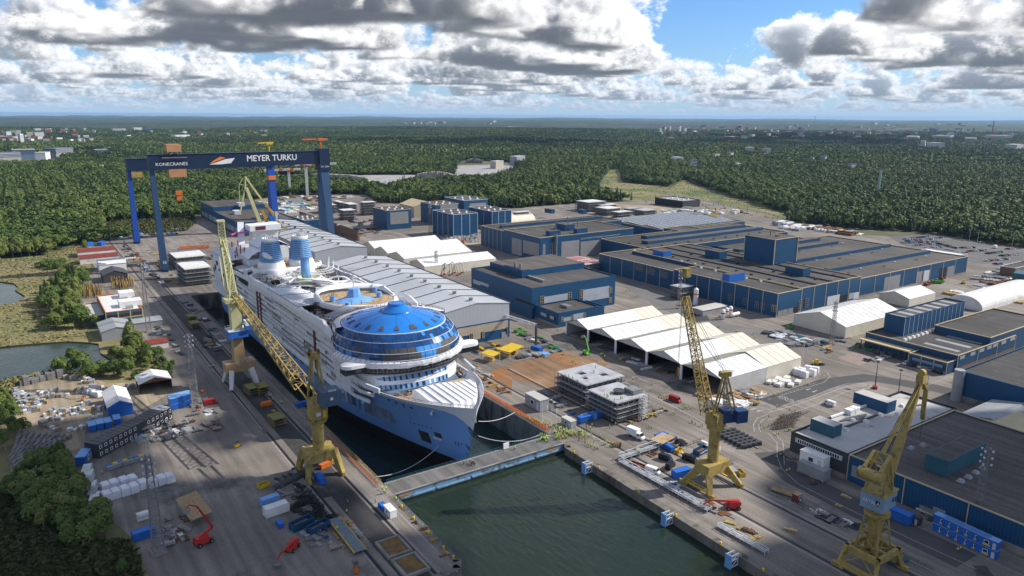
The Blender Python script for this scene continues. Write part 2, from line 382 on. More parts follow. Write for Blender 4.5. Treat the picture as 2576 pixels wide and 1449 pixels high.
def cdt(outer,holes,extra=()):
 vs,es=[],[]
 for loop in[outer]+holes:
  o=len(vs);vs+=[V3(p)for p in loop];es+=[(o+i,o+(i+1)%len(loop))for i in range(len(loop))]
 for p in extra:vs.append(V3(p))
 v2,e2,f2,*_=delaunay_2d_cdt(vs,es,[],0,1e-4)
 fs=[]
 for f in f2:
  cx_=sum(v2[i].x for i in f)/len(f);cy_=sum(v2[i].y for i in f)/len(f)
  if inpoly(cx_,cy_,outer)and not any(inpoly(cx_,cy_,h)for h in holes):fs.append(tuple(f))
 return v2,fs
v2,fs=cdt(outer,[bay,pond,basin])
mb=MB();mb.add([(p.x,p.y,0)for p in v2],fs)
for hole,dep in((bay,-1.6),(pond,-1.6)):
 n=len(hole);mb.add([(x,y,0)for x,y in hole]+[(x,y,dep)for x,y in hole],[(i,(i+1)%n,n+(i+1)%n,n+i)for i in range(n)])
def hill(x,y):
 r=math.hypot(x,y)
 h=9*sin(x*.0011+1)*sin(y*.0009+.5)+7*sin(x*.0027+y*.0013)
 return max(0,h+6)*min(1,max(0,(r-1700)/1500))
radii=[1400*1.0]+[1500*(1.13**k)for k in range(30)]
NA=160
rings=[]
for k,r in enumerate(radii):
 ring=[]
 for i in range(NA):
  a=2*math.pi*i/NA
  x,y=r*cos(a),r*sin(a)
  if k==0:
   s_=min(S*.999/max(abs(cos(a)),1e-6),(S if sin(a)<0 else S*1.15)*.999/max(abs(sin(a)),1e-6));x,y=s_*cos(a),s_*sin(a);ring.append((x,y,-.02));continue
  if k==1:s_=max(1.0,(min(S/max(abs(cos(a)),1e-6),(S if sin(a)<0 else S*1.15)/max(abs(sin(a)),1e-6))+90)/r);x*=s_;y*=s_
  elif r<2300:s_=max(1.0,(min(S/max(abs(cos(a)),1e-6),(S if sin(a)<0 else S*1.15)/max(abs(sin(a)),1e-6))+90+k*60)/r);x*=s_;y*=s_
  ring.append((x,y,curve(x,y)+hill(x,y)))
 rings.append(ring)
mb.loft([r_ for r_ in rings])
grass_m=pm('meadow soil',(.075,.085,.03),.95,.35,.012,dirt=(.15,.125,.055),dscale=.01,dthr=.5)
struct(mb,'ground',grass_m)
YARD=[tuple(g(*p).xy)for p in[(-40,1500),(700,1700)]]
def sheet(name,polys,m,z,holes=(),kind='structure'):
 mb=MB()
 for P in polys:
  vv,ff=cdt(P,list(holes));mb.add([(p.x,p.y,z)for p in vv],ff)
 o=struct(mb,name,m,kind=kind)
 return o
G=lambda*ps:[tuple(g(*p).xy)for p in ps]
left_edge=G(t(3,0,1500,1449),t(3,0,1370,1110),t(3,0,1000,760),t(3,0,940,400),t(3,0,780,200),t(2,0,850,1449),t(2,0,1200,1250),t(2,0,1400,1050),t(2,0,1750,900),t(2,0,1500,640),t(2,0,1280,380),t(2,0,800,270),t(2,0,780,60),t(1,0,960,1250),t(1,0,850,1050),t(1,0,1050,975),t(1,0,1350,930),t(1,0,1880,850),t(1,0,1960,740),t(1,1,0,560),t(1,1,300,520),t(1,1,1100,505),t(1,1,1200,590),t(1,1,1900,620))
yard_poly=left_edge+G(t(1,1,2570,650),t(1,2,600,600),t(1,2,1600,560),t(1,2,2000,590),t(1,2,2576,730),t(1,3,600,880),t(1,3,1200,930),t(1,3,1700,910),t(1,3,2000,960),t(1,3,2576,1050),t(1,3,3800,1200))+[(1000,250),(520,-120),(170,-140)]
b_in=[(96,556),(170,556),(170,213.5),(168,211),(165.5,112),(164.1,-135),(300,-480),(-300,-480),(-300,163.5),(88,163.5),(94,164.5),(96,168)]
yard_poly=[(40,163.6)]+yard_poly[0:]
yp=left_edge+yard_poly[1+len(left_edge):]
yp=[p for p in yp]+[(164.2,-140),(165.5,112),(168,211),(170,213.5),(170,556),(96,556),(96,168),(94,164.5),(88,163.6),(yp[0][0],163.6)]
sheet('yard_paving',[yp],M['asphalt'],.004)
sheet('gravel_yard',[G(t(2,0,170,1449),t(2,0,120,1000),t(2,0,250,960),t(2,0,900,900),t(2,0,1100,960),t(2,0,1700,930),t(2,0,1700,1060),t(2,0,1560,1150),t(2,0,1400,1230),t(2,0,1150,1330),t(2,0,850,1440),t(3,0,850,180),t(3,0,640,330),t(3,0,120,480),t(3,0,100,350),t(3,0,160,100))],M['sand'],.008)
sheet('plate_floor',[G(t(2,1,2320,1010),t(2,1,2576,1080),t(2,2,0,900),t(2,2,440,1060),t(2,2,1000,750),t(2,2,400,610),t(2,2,0,760),t(2,1,2380,830))],M['rustplate'],.008)
sheet('far_yard_soil',[G(t(1,2,750,690),t(1,2,1000,600),t(1,2,1700,640),t(1,2,2100,700),t(1,2,1750,760),t(1,2,1300,760)),G(t(1,1,1760,900),t(1,1,2100,1010),t(1,1,2510,1060),t(1,1,2576,950),t(1,1,2300,830))],M['sand'],.008)
road_m=M['asphalt_road']
def strip(name,px,w,m,z,kind='structure'):
 P=[g(*p)if not isinstance(p,Vector)else p for p in px];mb=MB();L,Rr=[],[]
 for i,p in enumerate(P):
  d=(P[min(i+1,len(P)-1)]-P[max(i-1,0)]);d.z=0;d.normalize();n_=V3((-d.y,d.x,0))*w/2
  L.append((p.x+n_.x,p.y+n_.y,z));Rr.append((p.x-n_.x,p.y-n_.y,z))
 for i in range(len(P)-1):mb.add([L[i],L[i+1],Rr[i+1],Rr[i]],[(0,3,2,1)])
 return struct(mb,name,m,kind=kind)
strip('public_road',[t(1,2,1400,480),t(1,2,1900,560),t(1,2,2576,700),t(1,3,300,760),t(1,3,700,830),t(1,3,1150,880),t(1,3,1900,905),t(1,3,2600,960)],9,road_m,.012)
mb=MB();mb.box(77.2,85.2,163.6,640,.006,.012);struct(mb,'crane_track_paving',M['asphalt_dark'])
mb=MB()
for xr in(74.1,86.4):mb.box(xr-.5,xr+.5,163.6,900,.006,.016)
for xr in(185.6,200):mb.box(xr-.5,xr+.5,-60,300,.006,.016)
struct(mb,'crane_rail_slots',M['black'])
mb=MB()
for xr in(73.2,87.6,92.0):mb.box(xr-.25,xr+.25,163.6,560,.006,.02)
struct(mb,'pier_kerb_lines',M['concrete'])
mb=MB()
for xr in(184.2,201.6):mb.box(xr-.15,xr+.15,-60,300,.017,.021)
struct(mb,'quay_lines',M['paint_white'])
mb=MB()
def wall(pts,z0,z1,th=2.5):
 for a,b in zip(pts,pts[1:]):
  a,b=V3((*a,0)),V3((*b,0));d=(b-a).normalized();n_=V3((d.y,-d.x,0))*th
  mb.add([(a.x,a.y,z0),(b.x,b.y,z0),(b.x,b.y,z1),(a.x,a.y,z1),(a.x+n_.x,a.y+n_.y,z0),(b.x+n_.x,b.y+n_.y,z0),(b.x+n_.x,b.y+n_.y,z1),(a.x+n_.x,a.y+n_.y,z1)],[(0,1,2,3),(7,6,5,4),(3,2,6,7),(0,3,7,4),(1,5,6,2)])
wall([(170,213.5),(170,556)],-14,-.01);wall([(170,556),(96,556)],-14,-.01);wall([(96,556),(96,214)],-14,-.01)
struct(mb,'dock_walls',M['quay'])
mb=MB()
wall([(164,-500),(165.5,112),(168,211),(170,213.5)],-9,.03);wall([(96,213.9),(96,168),(94,164.5),(88,163.5),(-300,163.5)],-9,.03)
struct(mb,'quay_wall',M['quay'])
mb=MB();mb.box(95,171,213,557,-14.2,-14);struct(mb,'dock_floor',M['concrete'])
def water_mat(name,col,rough,sc1,sc2,amp,mapping=None):
 m=bpy.data.materials.new(name);m.use_nodes=True;n=m.node_tree;b=n.nodes['Principled BSDF']
 b.inputs['Base Color'].default_value=(*col,1);b.inputs['Roughness'].default_value=rough;b.inputs['IOR'].default_value=1.33
 geo=n.nodes.new('ShaderNodeNewGeometry');mp=n.nodes.new('ShaderNodeMapping')
 mp.inputs['Rotation'].default_value=(0,0,rad(28));mp.inputs['Scale'].default_value=(1,.38,1)
 n.links.new(geo.outputs['Position'],mp.inputs[0])
 a=n.nodes.new('ShaderNodeTexNoise');a.inputs['Scale'].default_value=sc1;a.inputs['Detail'].default_value=4;a.inputs['Distortion'].default_value=.6
 c=n.nodes.new('ShaderNodeTexNoise');c.inputs['Scale'].default_value=sc2;c.inputs['Detail'].default_value=2
 n.links.new(mp.outputs[0],a.inputs['Vector']);n.links.new(geo.outputs['Position'],c.inputs['Vector'])
 ml=n.nodes.new('ShaderNodeMath');ml.operation='MULTIPLY'
 mr=n.nodes.new('ShaderNodeMapRange');mr.inputs['From Min'].default_value=.3;mr.inputs['From Max'].default_value=.7;mr.inputs['To Min'].default_value=.35;mr.inputs['To Max'].default_value=1.0
 n.links.new(c.outputs['Fac'],mr.inputs[0]);n.links.new(a.outputs['Fac'],ml.inputs[0]);n.links.new(mr.outputs[0],ml.inputs[1])
 bp=n.nodes.new('ShaderNodeBump');bp.inputs['Strength'].default_value=amp;bp.inputs['Distance'].default_value=1.0
 n.links.new(ml.outputs[0],bp.inputs['Height']);n.links.new(bp.outputs[0],b.inputs['Normal'])
 return m
mb=MB();mb.add([(-900,-500,-3.2),(172,-500,-3.2),(172,216,-3.2),(-900,216,-3.2)],[(0,1,2,3)]);struct(mb,'water',water_mat('harbour water',(.017,.028,.017),.12,.5,.025,.33))
mb=MB();mb.add([(94,219,-11.7),(172,219,-11.7),(172,557,-11.7),(94,557,-11.7)],[(0,1,2,3)]);struct(mb,'dock_water',water_mat('dock water',(.014,.028,.026),.1,.7,.05,.3))
for nm,P in(('bay_water',bay),('pond_water',pond)):
 cxm=sum(p[0]for p in P)/len(P);cym=sum(p[1]for p in P)/len(P)
 mb=MB();mb.add([(cxm+(x-cxm)*1.02,cym+(y-cym)*1.02,-.7)for x,y in P],[tuple(range(len(P)))]);struct(mb,nm,water_mat(nm,(.035,.05,.035),.15,.5,.04,.25))
 # ------------------------------------------------------------------ buildings
class Bld:
 """a building standing square to the yard: X0,Y0 is the corner nearest the camera"""
 def __init__(s,name,label,X0,X1,Y0,Y1,h,walls=None,roof='roof',trim='cream',parapet=.7,cat='building',z0=0,group=None,fascia=True):
  s.X0,s.X1,s.Y0,s.Y1,s.h,s.z0=X0,X1,Y0,Y1,h,z0
  s.root=empty(name,((X0+X1)/2,(Y0+Y1)/2,z0),label,cat,group)
  wx,wy=walls or('blue_x','blue_y')
  m=MB();m.add([(X0,Y0,z0),(X1,Y0,z0),(X1,Y1,z0),(X0,Y1,z0),(X0,Y0,h),(X1,Y0,h),(X1,Y1,h),(X0,Y1,h)],[(0,1,5,4),(2,3,7,6)])
  m.mat(1).add([(X0,Y0,z0),(X1,Y0,z0),(X1,Y1,z0),(X0,Y1,z0),(X0,Y0,h),(X1,Y0,h),(X1,Y1,h),(X0,Y1,h)],[(1,2,6,5),(3,0,4,7)])
  m.bd('wall',[M[wx],M[wy]],s.root)
  if roof:
   e=.35
   m=MB();m.add([(X0+e,Y0+e,h-parapet),(X1-e,Y0+e,h-parapet),(X1-e,Y1-e,h-parapet),(X0+e,Y1-e,h-parapet)],[(0,1,2,3)])
   m.bd('roof',M[roof],s.root)
   if fascia:
    m=MB();w=.45
    m.box(X0-.06,X1+.06,Y0-.06,Y0+w,h-.25,h+.12);m.box(X0-.06,X1+.06,Y1-w,Y1+.06,h-.25,h+.12)
    m.box(X0-.06,X0+w,Y0+w+.01,Y1-w-.01,h-.25,h+.12);m.box(X1-w,X1+.06,Y0+w+.01,Y1-w-.01,h-.25,h+.12)
    m.bd('roof_trim',M[trim],s.root)
 def f(s,face,a0,a1,z0,z1,mat,name='window',proud=.1,bars=None,label=None,back=.05):
  m=MB();a0,a1=min(a0,a1),max(a0,a1);z0,z1=min(z0,z1),max(z0,z1)
  if face=='F':m.box(a0,a1,s.Y0-proud,s.Y0+back,z0,z1)
  else:m.box(s.X0-proud,s.X0+back,a0,a1,z0,z1)
  o=m.bd(name,M[mat],s.root)
  if label:o['label']=label
  if bars:
   m=MB();nx,nz,bm=bars
   for i in range(nx+1):
    a=a0+(a1-a0)*i/nx
    if face=='F':m.box(a-.1,a+.1,s.Y0-proud-.07,s.Y0-proud+.01,z0,z1)
    else:m.box(s.X0-proud-.07,s.X0-proud+.01,a-.1,a+.1,z0,z1)
   for i in range(nz+1):
    z=z0+(z1-z0)*i/nz
    if face=='F':m.box(a0,a1,s.Y0-proud-.05,s.Y0-proud+.01,z-.08,z+.08)
    else:m.box(s.X0-proud-.05,s.X0-proud+.01,a0,a1,z-.08,z+.08)
   m.bd('frame',M[bm],o)
  return o
 def fp(s,face,p,q,mat,name='window',**k):
  if face=='F':a,b=ony(p,s.Y0),ony(q,s.Y0)
  else:a,b=onx(p,s.X0),onx(q,s.X0)
  return s.f(face,a[0],b[0],max(.05+s.z0,a[1]),max(.1+s.z0,b[1]),mat,name,**k)
 def posts(s,face,n,mat='cream',w=.4,z1=None,a0=None,a1=None,z0=None):
  """thin upright cover strips of the cladding"""
  lo,hi=(s.X0,s.X1)if face=='F' else(s.Y0,s.Y1)
  lo=a0 if a0 is not None else lo;hi=a1 if a1 is not None else hi;z1=z1 or s.h-.26;zb=s.z0 if z0 is None else z0
  for i in range(n+1):
   a=lo+(hi-lo)*i/n;m=MB()
   if face=='F':m.box(a-w/2,a+w/2,s.Y0-.12,s.Y0-.01,zb,z1)
   else:m.box(s.X0-.12,s.X0-.01,a-w/2,a+w/2,zb,z1)
   m.bd('cover_strip',M[mat],s.root)
 def band(s,face,z0,z1,mat,name='plinth',proud=.06,a0=None,a1=None):
  lo,hi=(s.X0,s.X1)if face=='F' else(s.Y0,s.Y1)
  return s.f(face,lo if a0 is None else a0,hi if a1 is None else a1,z0,z1,mat,name,proud)
 def box(s,name,x0,x1,y0,y1,z0,z1,mat,top=None):
  m=MB();m.box(x0,x1,y0,y1,z0,z1);o=m.bd(name,M[mat],s.root)
  if top:k=MB();k.box(x0+.2,x1-.2,y0+.2,y1-.2,z1-.1,z1+.05);k.bd('roof_sheet',M[top],o)
  return o
def at_corner(top,h,left,right):
 p=g(*top,h);Y1=onx(left,p.x)[0];X1=ony(right,p.y)[0]
 return p.x,X1,p.y,Y1
def skylights(b,pts,z,mat='pale_glass',s=(3,2,1.1),name='skylight'):
 for p in pts:
  q=g(*p,z);m=MB();m.rbox(q.x,q.y,z-.5,s[0],s[1],s[2]+.2,0,.55);m.bd(name,M[mat],b.root)
def roofbox(b,top,h,left,right,zr,mat='blue',name='plant_room',roof='roof_brown'):
 X0,X1,Y0,Y1=at_corner(top,h,left,right)
 m=MB();m.box(X0,X1,Y0,Y1,zr,h);o=m.bd(name,M[mat],b.root)
 m=MB();m.box(X0+.15,X1-.15,Y0+.15,Y1-.15,h-.05,h+.06);m.bd('roof',M[roof],o)
 return o,(X0,X1,Y0,Y1)
def silver_hall(label,X0,X1,Y0,Y1,he,hr,nseam):
 root=empty('assembly_hall',((X0+X1)/2,(Y0+Y1)/2,0),label,'building')
 xm=(X0+X1)/2
 m=MB()
 m.add([(X0,Y0,0),(X1,Y0,0),(X1,Y0,he),(xm,Y0,hr),(X0,Y0,he)],[(0,1,2,3,4)]);m.add([(X0,Y1,0),(X1,Y1,0),(X1,Y1,he),(xm,Y1,hr),(X0,Y1,he)],[(4,3,2,1,0)])
 m.add([(X0,Y0,0),(X0,Y1,0),(X0,Y1,he),(X0,Y0,he)],[(0,3,2,1)]);m.add([(X1,Y0,0),(X1,Y1,0),(X1,Y1,he),(X1,Y0,he)],[(0,1,2,3)])
 m.bd('wall',M['silver_x'],root)
 m=MB();m.gable(X0-.4,X1+.4,Y0-.3,Y1+.3,he+.05,hr+.3,'y',0,.25);rf=m.bd('roof',M['silver_roof'],root)
 m=MB()
 for i in range(1,nseam):
  y=Y0+(Y1-Y0)*i/nseam
  m.beam((X0-.5,y,he+.2),(xm,y,hr+.45),.8,.25);m.beam((xm,y,hr+.45),(X1+.5,y,he+.2),.8,.25)
 m.beam((X1+.45,Y0,he+.2),(X1+.45,Y1,he+.2),.5,.6);m.bd('roof_seam',M['grey_dark'],rf)
 for i in range(nseam):
  y=Y0+(Y1-Y0)*(i+.35)/nseam
  m=MB();m.box(xm-.8,xm+.8,y-.8,y+.8,hr-.2,hr+1.5);m.rbox(xm,y,hr+1.5,2.2,2.2,.3);m.bd('roof_vent',M['steel'],rf)
 return root
sh=silver_hall('long silver assembly hall nearest the ship, with blue and beige lower front',188,232.6,347,518,20.8,23.6,9)
Y0=347
def shf(x0,x1,z0,z1,mat,name,pr):
 m=MB();m.box(x0,x1,Y0-pr,Y0+.1,z0,z1);return m.bd(name,M[mat],sh)
shf(187.9,232.7,.1,11.2,'blue_x','lower_front',.25);shf(196,231.5,5.6,10.4,'beige','beige_panel',.45);shf(205,215,2.2,5.58,'beige','beige_panel',.45)
for x in(205.6,212.8,230):o=shf(x,x+1.6,2.2,6.2,'glass','window',.6);shf(x+.7,x+.9,2.2,6.2,'cream','frame',.68).parent=o
shf(227,231,.1,3.6,'door','roller_door',.5)
silver_hall('long silver hall farther along the dock under the near gantry leg',188,231.5,553,733,23.4,26,10)
X1,Y0_=336.5,370.5
b=Bld('blue_workshop','blue workshop with silver wall panels left of the five white tent bays',g(*t(2,2,265,20),20.8).x,X1,Y0_,onx(t(1,2,-410,1250),g(*t(2,2,265,20),20.8).x)[0],20.5,trim='blue')
for a,c in(((325,90),(565,150)),((715,20),(975,95))):b.fp('F',t(2,2,a[0],a[1]),t(2,2,c[0],c[1]),'pale_glass','wall_panel')
for a,c in(((285,85),(322,155)),((562,45),(597,110)),((682,20),(712,95)),((975,-5),(1003,45)),((977,95),(1000,145))):b.fp('F',t(2,2,*a),t(2,2,*c),'glass','window',bars=(2,3,'cream'),proud=.14)
b.fp('L',t(2,2,38,95),t(2,2,230,190),'black','gate_opening',proud=.05);
b.fp('L',t(1,1,2260,1385),t(1,1,2340,1440),'pale_glass','wall_panel');b.fp('L',t(1,1,2185,1360),t(1,1,2258,1425),'pale_glass','wall_panel')
xm=(b.X0+b.X1)/2
b.box('upper_storey',b.X0+14,b.X1-.5,b.Y0+33,b.Y1-3,19.5,24.2,'blue','roof_brown')
b.box('plant_room',b.X0+13,b.X0+20,b.Y0+30,b.Y0+52,19.5,25.5,'blue','roof_brown')
for k in range(4):m=MB();m.tube((b.X0+15+k%2*2.4,b.Y0+35+k*3.2,25.4),(b.X0+15+k%2*2.4,b.Y0+35+k*3.2,29),.9,.8,12);m.bd('vent_pipe',M['steel'],b.root)
for y in(12,60):b.box('ridge_skylight',b.X0+16+y*.1,b.X0+18.5+y*.1,b.Y0+y,b.Y0+y+22,19.6,21.4,'steel')
p=gt(2,2,465,400)
b=Bld('blue_annex','low blue annex with windows in front of the blue workshop',p.x,301,346,370.3,9.2,trim='blue',parapet=.8)
for a,c in(((620,265),(720,310)),((520,300),(595,325))):b.fp('F',t(2,2,*a),t(2,2,*c),'pale_glass','wall_panel')
for a,c in(((495,295),(518,335)),((595,275),(617,315)),((717,252),(740,290))):b.fp('F',t(2,2,*a),t(2,2,*c),'glass','window',bars=(2,2,'cream'),proud=.14)
for a,c in(((380,275),(420,320)),((330,255),(345,295)),((290,240),(330,285))):b.fp('L',t(2,2,*a),t(2,2,*c),'pale_glass','wall_panel')
for a,c in(((362,262),(378,306)),((425,285),(442,330))):b.fp('L',t(2,2,*a),t(2,2,*c),'glass','window',proud=.14)
b.box('roof_light',b.X0+13,b.X0+17,b.Y0+8,b.Y0+15,8.4,10,'steel');b.f('L',b.Y0,b.Y1,.05,1.4,'concrete','plinth')
b=Bld('blue_annex','narrow blue annex with parapet beside the low annex',301.2,311,352,370.3,6.5,trim='blue')
X0,X1,Y0_,Y1=at_corner(t(1,2,285,945),22,t(1,2,-80,870),t(1,2,1090,870))
b=Bld('block_hall','tall blue block hall with three grey roller doors and flat black roof',X0,X0+112,Y0_,Y1,22,trim='cream')
for a,c in(((497,985),(672,1160)),((690,985),(905,1130)),((920,960),(1075,1100))):b.fp('F',t(1,2,*a),t(1,2,*c),'door','roller_door',proud=.2)
b.fp('L',t(1,2,0,940),t(1,2,97,1130),'door','roller_door',proud=.2);b.fp('L',t(1,2,112,965),t(1,2,272,1135),'door','roller_door',proud=.2)
b.fp('F',t(1,2,692,950),t(1,2,915,935),'glass','window_band',bars=(14,1,'trim_white'));b.fp('F',t(1,2,925,930),t(1,2,1085,908),'glass','window_band',bars=(10,1,'trim_white'))
for a,c in(((312,1010),(332,1110)),((390,1000),(445,1150))):b.fp('F',t(1,2,*a),t(1,2,*c),'glass','window',bars=(3,8,'trim_white'))
m=MB();q=g(*t(1,2,490,1160));m.tube((b.X0+17,b.Y0-1.2,0),(b.X0+17,b.Y0-1.2,24),.9,n=12);m.bd('duct',M['steel'],b.root)
for tp,h,l,r in(((540,815),27,(432,790),(630,800)),((378,880),25.5,(340,855),(490,868)),((655,855),26,(620,840),(762,845))):
 roofbox(b,t(1,2,*tp),h,t(1,2,*l),t(1,2,*r),21.4)
for k in range(8):m=MB();m.rbox(b.X0+6+k*12,b.Y1-12+(k%3),21.3,2,1.2,.8);m.bd('roof_vent',M['steel'],b.root)
for(x,y)in((560,750),(660,790),(440,820)):
 q=g(*t(1,2,x,y+30),26);m=MB();m.tube((q.x,q.y,25),(q.x,q.y,31),.45,n=8);m.bd('chimney',M['steel'],b.root)
bh=b
b=Bld('block_hall','blue hall wing behind the tall block hall with a raised clerestory strip',X0+2,X0+150,Y1+.3,Y1+45,20,trim='cream')
b.posts('L',6);b.box('clerestory',b.X0+10,b.X1-8,b.Y0+22,b.Y0+26,19.2,21.8,'blue','roof_brown')
for tp,h,l,r in(((395,660),24,(328,640),(432,650)),((715,665),24,(662,645),(755,655))):roofbox(b,t(1,2,*tp),h,t(1,2,*l),t(1,2,*r),19.3)
X0,X1,Y0_,Y1=at_corner(t(1,2,1735,880),16,t(1,2,1530,840),t(1,2,1945,850))
b=Bld('blue_hall','cream trimmed blue hall end to the right of the tall block hall',X0,X1,Y0_,Y1,16,trim='cream');b.posts('L',2);b.posts('F',2)
X0,X1,Y0_,Y1=at_corner(t(1,2,1795,925),16,t(1,2,1730,900),t(1,2,1880,905))
mainlab='blue production hall '
X0,Y0_=402.5,287.2
b=Bld('production_hall',mainlab+'with cream corner strips and two roof plant rooms, nearest to the tents',X0,428,Y0_,379,16,trim='cream');b.posts('F',1);b.posts('L',8)
for a,c in(((200,205),(235,290)),):pass
for k,(a,c)in enumerate((((42,165),(75,240)),)):b.fp('L',t(2,3,*a),t(2,3,*c),'glass','window',bars=(2,4,'cream'))
for x,y in((2180,55),(2330,95),(2450,130),(2510,140)):b.fp('L',t(2,2,x,y),t(2,2,x+28,y+75),'glass','window',bars=(2,4,'grey'))
for x0 in(100,150,205,260):b.fp('F',t(2,3,x0,235-(x0-100)*.25),t(2,3,x0+42,285-(x0-100)*.25),'door' if x0<250 else 'black','roller_door')
b.fp('F',t(2,3,315,120),t(2,3,338,200),'glass','window',bars=(1,4,'grey'));b.fp('F',t(2,3,375,110),t(2,3,398,185),'glass','window',bars=(1,4,'grey'))
b.band('F',.05,1.3,'concrete');
roofbox(b,t(1,2,2190,1320),21,t(1,2,2120,1290),t(1,2,2345,1300),15.3,'blue_bright');skylights(b,[t(1,2,x,y)for x,y in((1705,1180),(1840,1208),(1900,1245),(2045,1275),(2355,1350),(2500,1380))],15.6)
b=Bld('production_hall',mainlab+'with a dark roof and many small vents, second from the tents',428.3,497,Y0_+.2,452,16.4,trim='cream');b.posts('F',5)
for k in range(26):
 m=MB();m.rbox(434+(k%3)*24+R.random()*6,300+(k//3)*16+R.random()*4,15.6,1.6,1.6,1);m.bd('roof_vent',M['black'],b.root)
for k in range(3):
 m=MB();m.beam((447+k*18,289,16),(447+k*18,450,16),.9,1.2);m.bd('roof_ridge',M['grey_dark'],b.root)
b.fp('F',t(2,3,600,90),t(2,3,712,160),'trim_white','canopy_front');
for x0 in(720,768,815):b.fp('F',t(2,3,x0,80-(x0-720)*.25),t(2,3,x0+42,132-(x0-720)*.3),'black' if x0<800 else 'pale_glass','roller_door')
b.fp('F',t(2,3,865,50),t(2,3,908,105),'trim_white','roller_door')
roofbox(b,t(1,2,2090,1090),21.5,t(1,2,1945,1060),t(1,2,2165,1085),15.7);roofbox(b,t(1,3,355,1260),21.5,t(1,3,178,1210),t(1,3,432,1240),15.7)
tb,q=roofbox(b,t(1,3,75,965),35.5,t(1,2,2350,905),t(1,3,305,930),15.6,'blue_x','tower_block','roof_brown')
m=MB();X0_,X1_,Ya,Yb=q
for x,y in((X0_,Ya),(X1_,Ya),(X0_,Yb)):m.box(x-.3,x+.3,y-.3,y+.3,15.7,35.7)
m.box(X0_,X1_,Ya-.3,Ya+.2,35.3,35.8);m.box(X0_-.3,X0_+.2,Ya,Yb,35.3,35.8);m.bd('corner_trim',M['cream'],tb)
m=MB();m.tube((X0_+12,Ya+14,35),(X0_+12,Ya+14,40),.3,n=6);m.box(X0_+14,X0_+17,Ya+9,Ya+11,35.4,36.6);m.bd('roof_mast',M['rust'],tb)
b=Bld('production_hall',mainlab+'stretching right to the car park, with long stepped roof strips',497.3,655,Y0_+.6,418,14.6,trim='cream',roof='roof_brown');b.posts('F',8)
for i,(y0,y1)in enumerate(((300,318),(336,352),(372,384),(398,404))):
 o=b.box('roof_step',500+i*3,646-i*12+(i%2)*14,y0+14,y1+1,13.5,16.6,'blue','roof_brown')
for x0,mt in((1175,'door'),(1360,'blue'),(1500,'door'),(1558,'trim_white'),(1730,'black'),(1808,'door')):
 wd=140 if x0==1175 else 55
 b.fp('F',t(1,3,x0,1345-(x0-1175)*.17),t(1,3,x0+wd,1440-(x0-1175)*.18+(0 if x0!=1175 else 20)),mt,'roller_door')
b.band('F',.05,1.6,'concrete')
for k in range(18):m=MB();m.rbox(510+(k%6)*24,305+(k//6)*38+k%2*5,13.6,2.2,1.6,.9 if k%2 else .7);m.bd('roof_vent',M['pale_glass' if k%2 else 'black'],b.root)
X0,X1,Y0_,Y1=at_corner(t(1,2,1060,1070),14.5,t(1,2,1050,1060),t(1,2,1060,1070))
b=Bld('production_hall',mainlab+'wing with cream trim set back behind the blue workshop',402.8,452,379.3,465,14.5,trim='cream');b.posts('L',6)
for x,y in((1255,1205),(1290,1215),(1370,1240),(1405,1255),(1500,1280),(1535,1290)):b.fp('L',t(1,2,x,y),t(1,2,x+24,y+65),'glass','window',bars=(2,4,'grey'))
roofbox(b,t(1,2,1525,1085),20,t(1,2,1420,1075),t(1,2,1603,1085),13.8,'blue_bright');skylights(b,[t(1,2,x,y)for x,y in((1235,1070),(1340,1100))],14)
b=Bld('production_hall',mainlab+'long middle strip with small black vents behind the set back wing',452.3,640,452.3,520,15,trim='cream');
for k in range(20):m=MB();m.rbox(460+(k%10)*17,465+(k//10)*25,14.2,1.8,1.4,.9);m.bd('roof_vent',M['black'],b.root)
for i in range(2):b.box('roof_step',470+20*i,632,476+i*22,484+i*22,14,17,'blue','roof_brown')
b=Bld('warehouse','blue storehouse with three ridged glass strips on its roof near the road',560,690,545,640,11,roof='roof')
for i in range(3):
 for j in range(26):
  x=566+j*4.6;m=MB();m.beam((x,552+i*30,11),(x,574+i*30,12.6),2.6,.4);m.bd('roof_panel',M['pale_glass'],b.root)if j%2==0 else m.bd('roof_panel',M['grey'],b.root)
b=Bld('low_hall','low dark roofed hall between the main halls and the road',530,640,418.3,452,11,trim='blue')
b=Bld('low_hall','grey low office building at the edge of the car park',655.3,700,395,412,7,walls=('grey','grey'),trim='grey')
b=Bld('low_hall','flat white roofed building by the car park beyond the main hall',655.4,705,310,345,8.5,walls=('beige','beige'),roof='white_dirty',trim='trim_white')
b.f('F',658,700,4.5,6.5,'glass','window_band',bars=(16,1,'cream'))
X0,X1,Y0_,Y1=at_corner(t(1,3,2490,1250),8,t(1,3,2345,1195),t(1,3,2700,1200))
b=Bld('brick_office','yellowish brick office with window rows at the right edge by the car park',X0,X1,Y0_,Y1,8,walls=('brick','brick'),trim='trim_white',roof='roof')
for z in(1.6,5):b.f('F',X0+1,X1-1,z,z+1.6,'glass','window_band',bars=(14,1,'cream'))
X0,X1,Y0_,Y1=at_corner(t(2,3,1915,680),9,t(2,3,985,450),t(2,3,2500,465))
b=Bld('store_hall','wide blue store hall with cream trim, striped roof and loading canopy',X0,X1,Y0_,Y1,9,trim='cream',roof='roof');b.posts('F',3)
hb=b
for k in range(13):
 u=k/12;q=g(*t(2,3,1375+520*u,520-165*u),8.6);m=MB();m.rbox(q.x,q.y,8,3.2,2,1.4,0,.6);m.bd('skylight',M['white_dirty'],b.root)
for k in range(9):
 u=k/9;m=MB();m.box(X0+8+55*u,X0+11.4+55*u,Y0_+4,Y0_+22,8.34,8.37);m.bd('roof_felt',M['grey_dark' if k%2 else 'grey'],b.root)
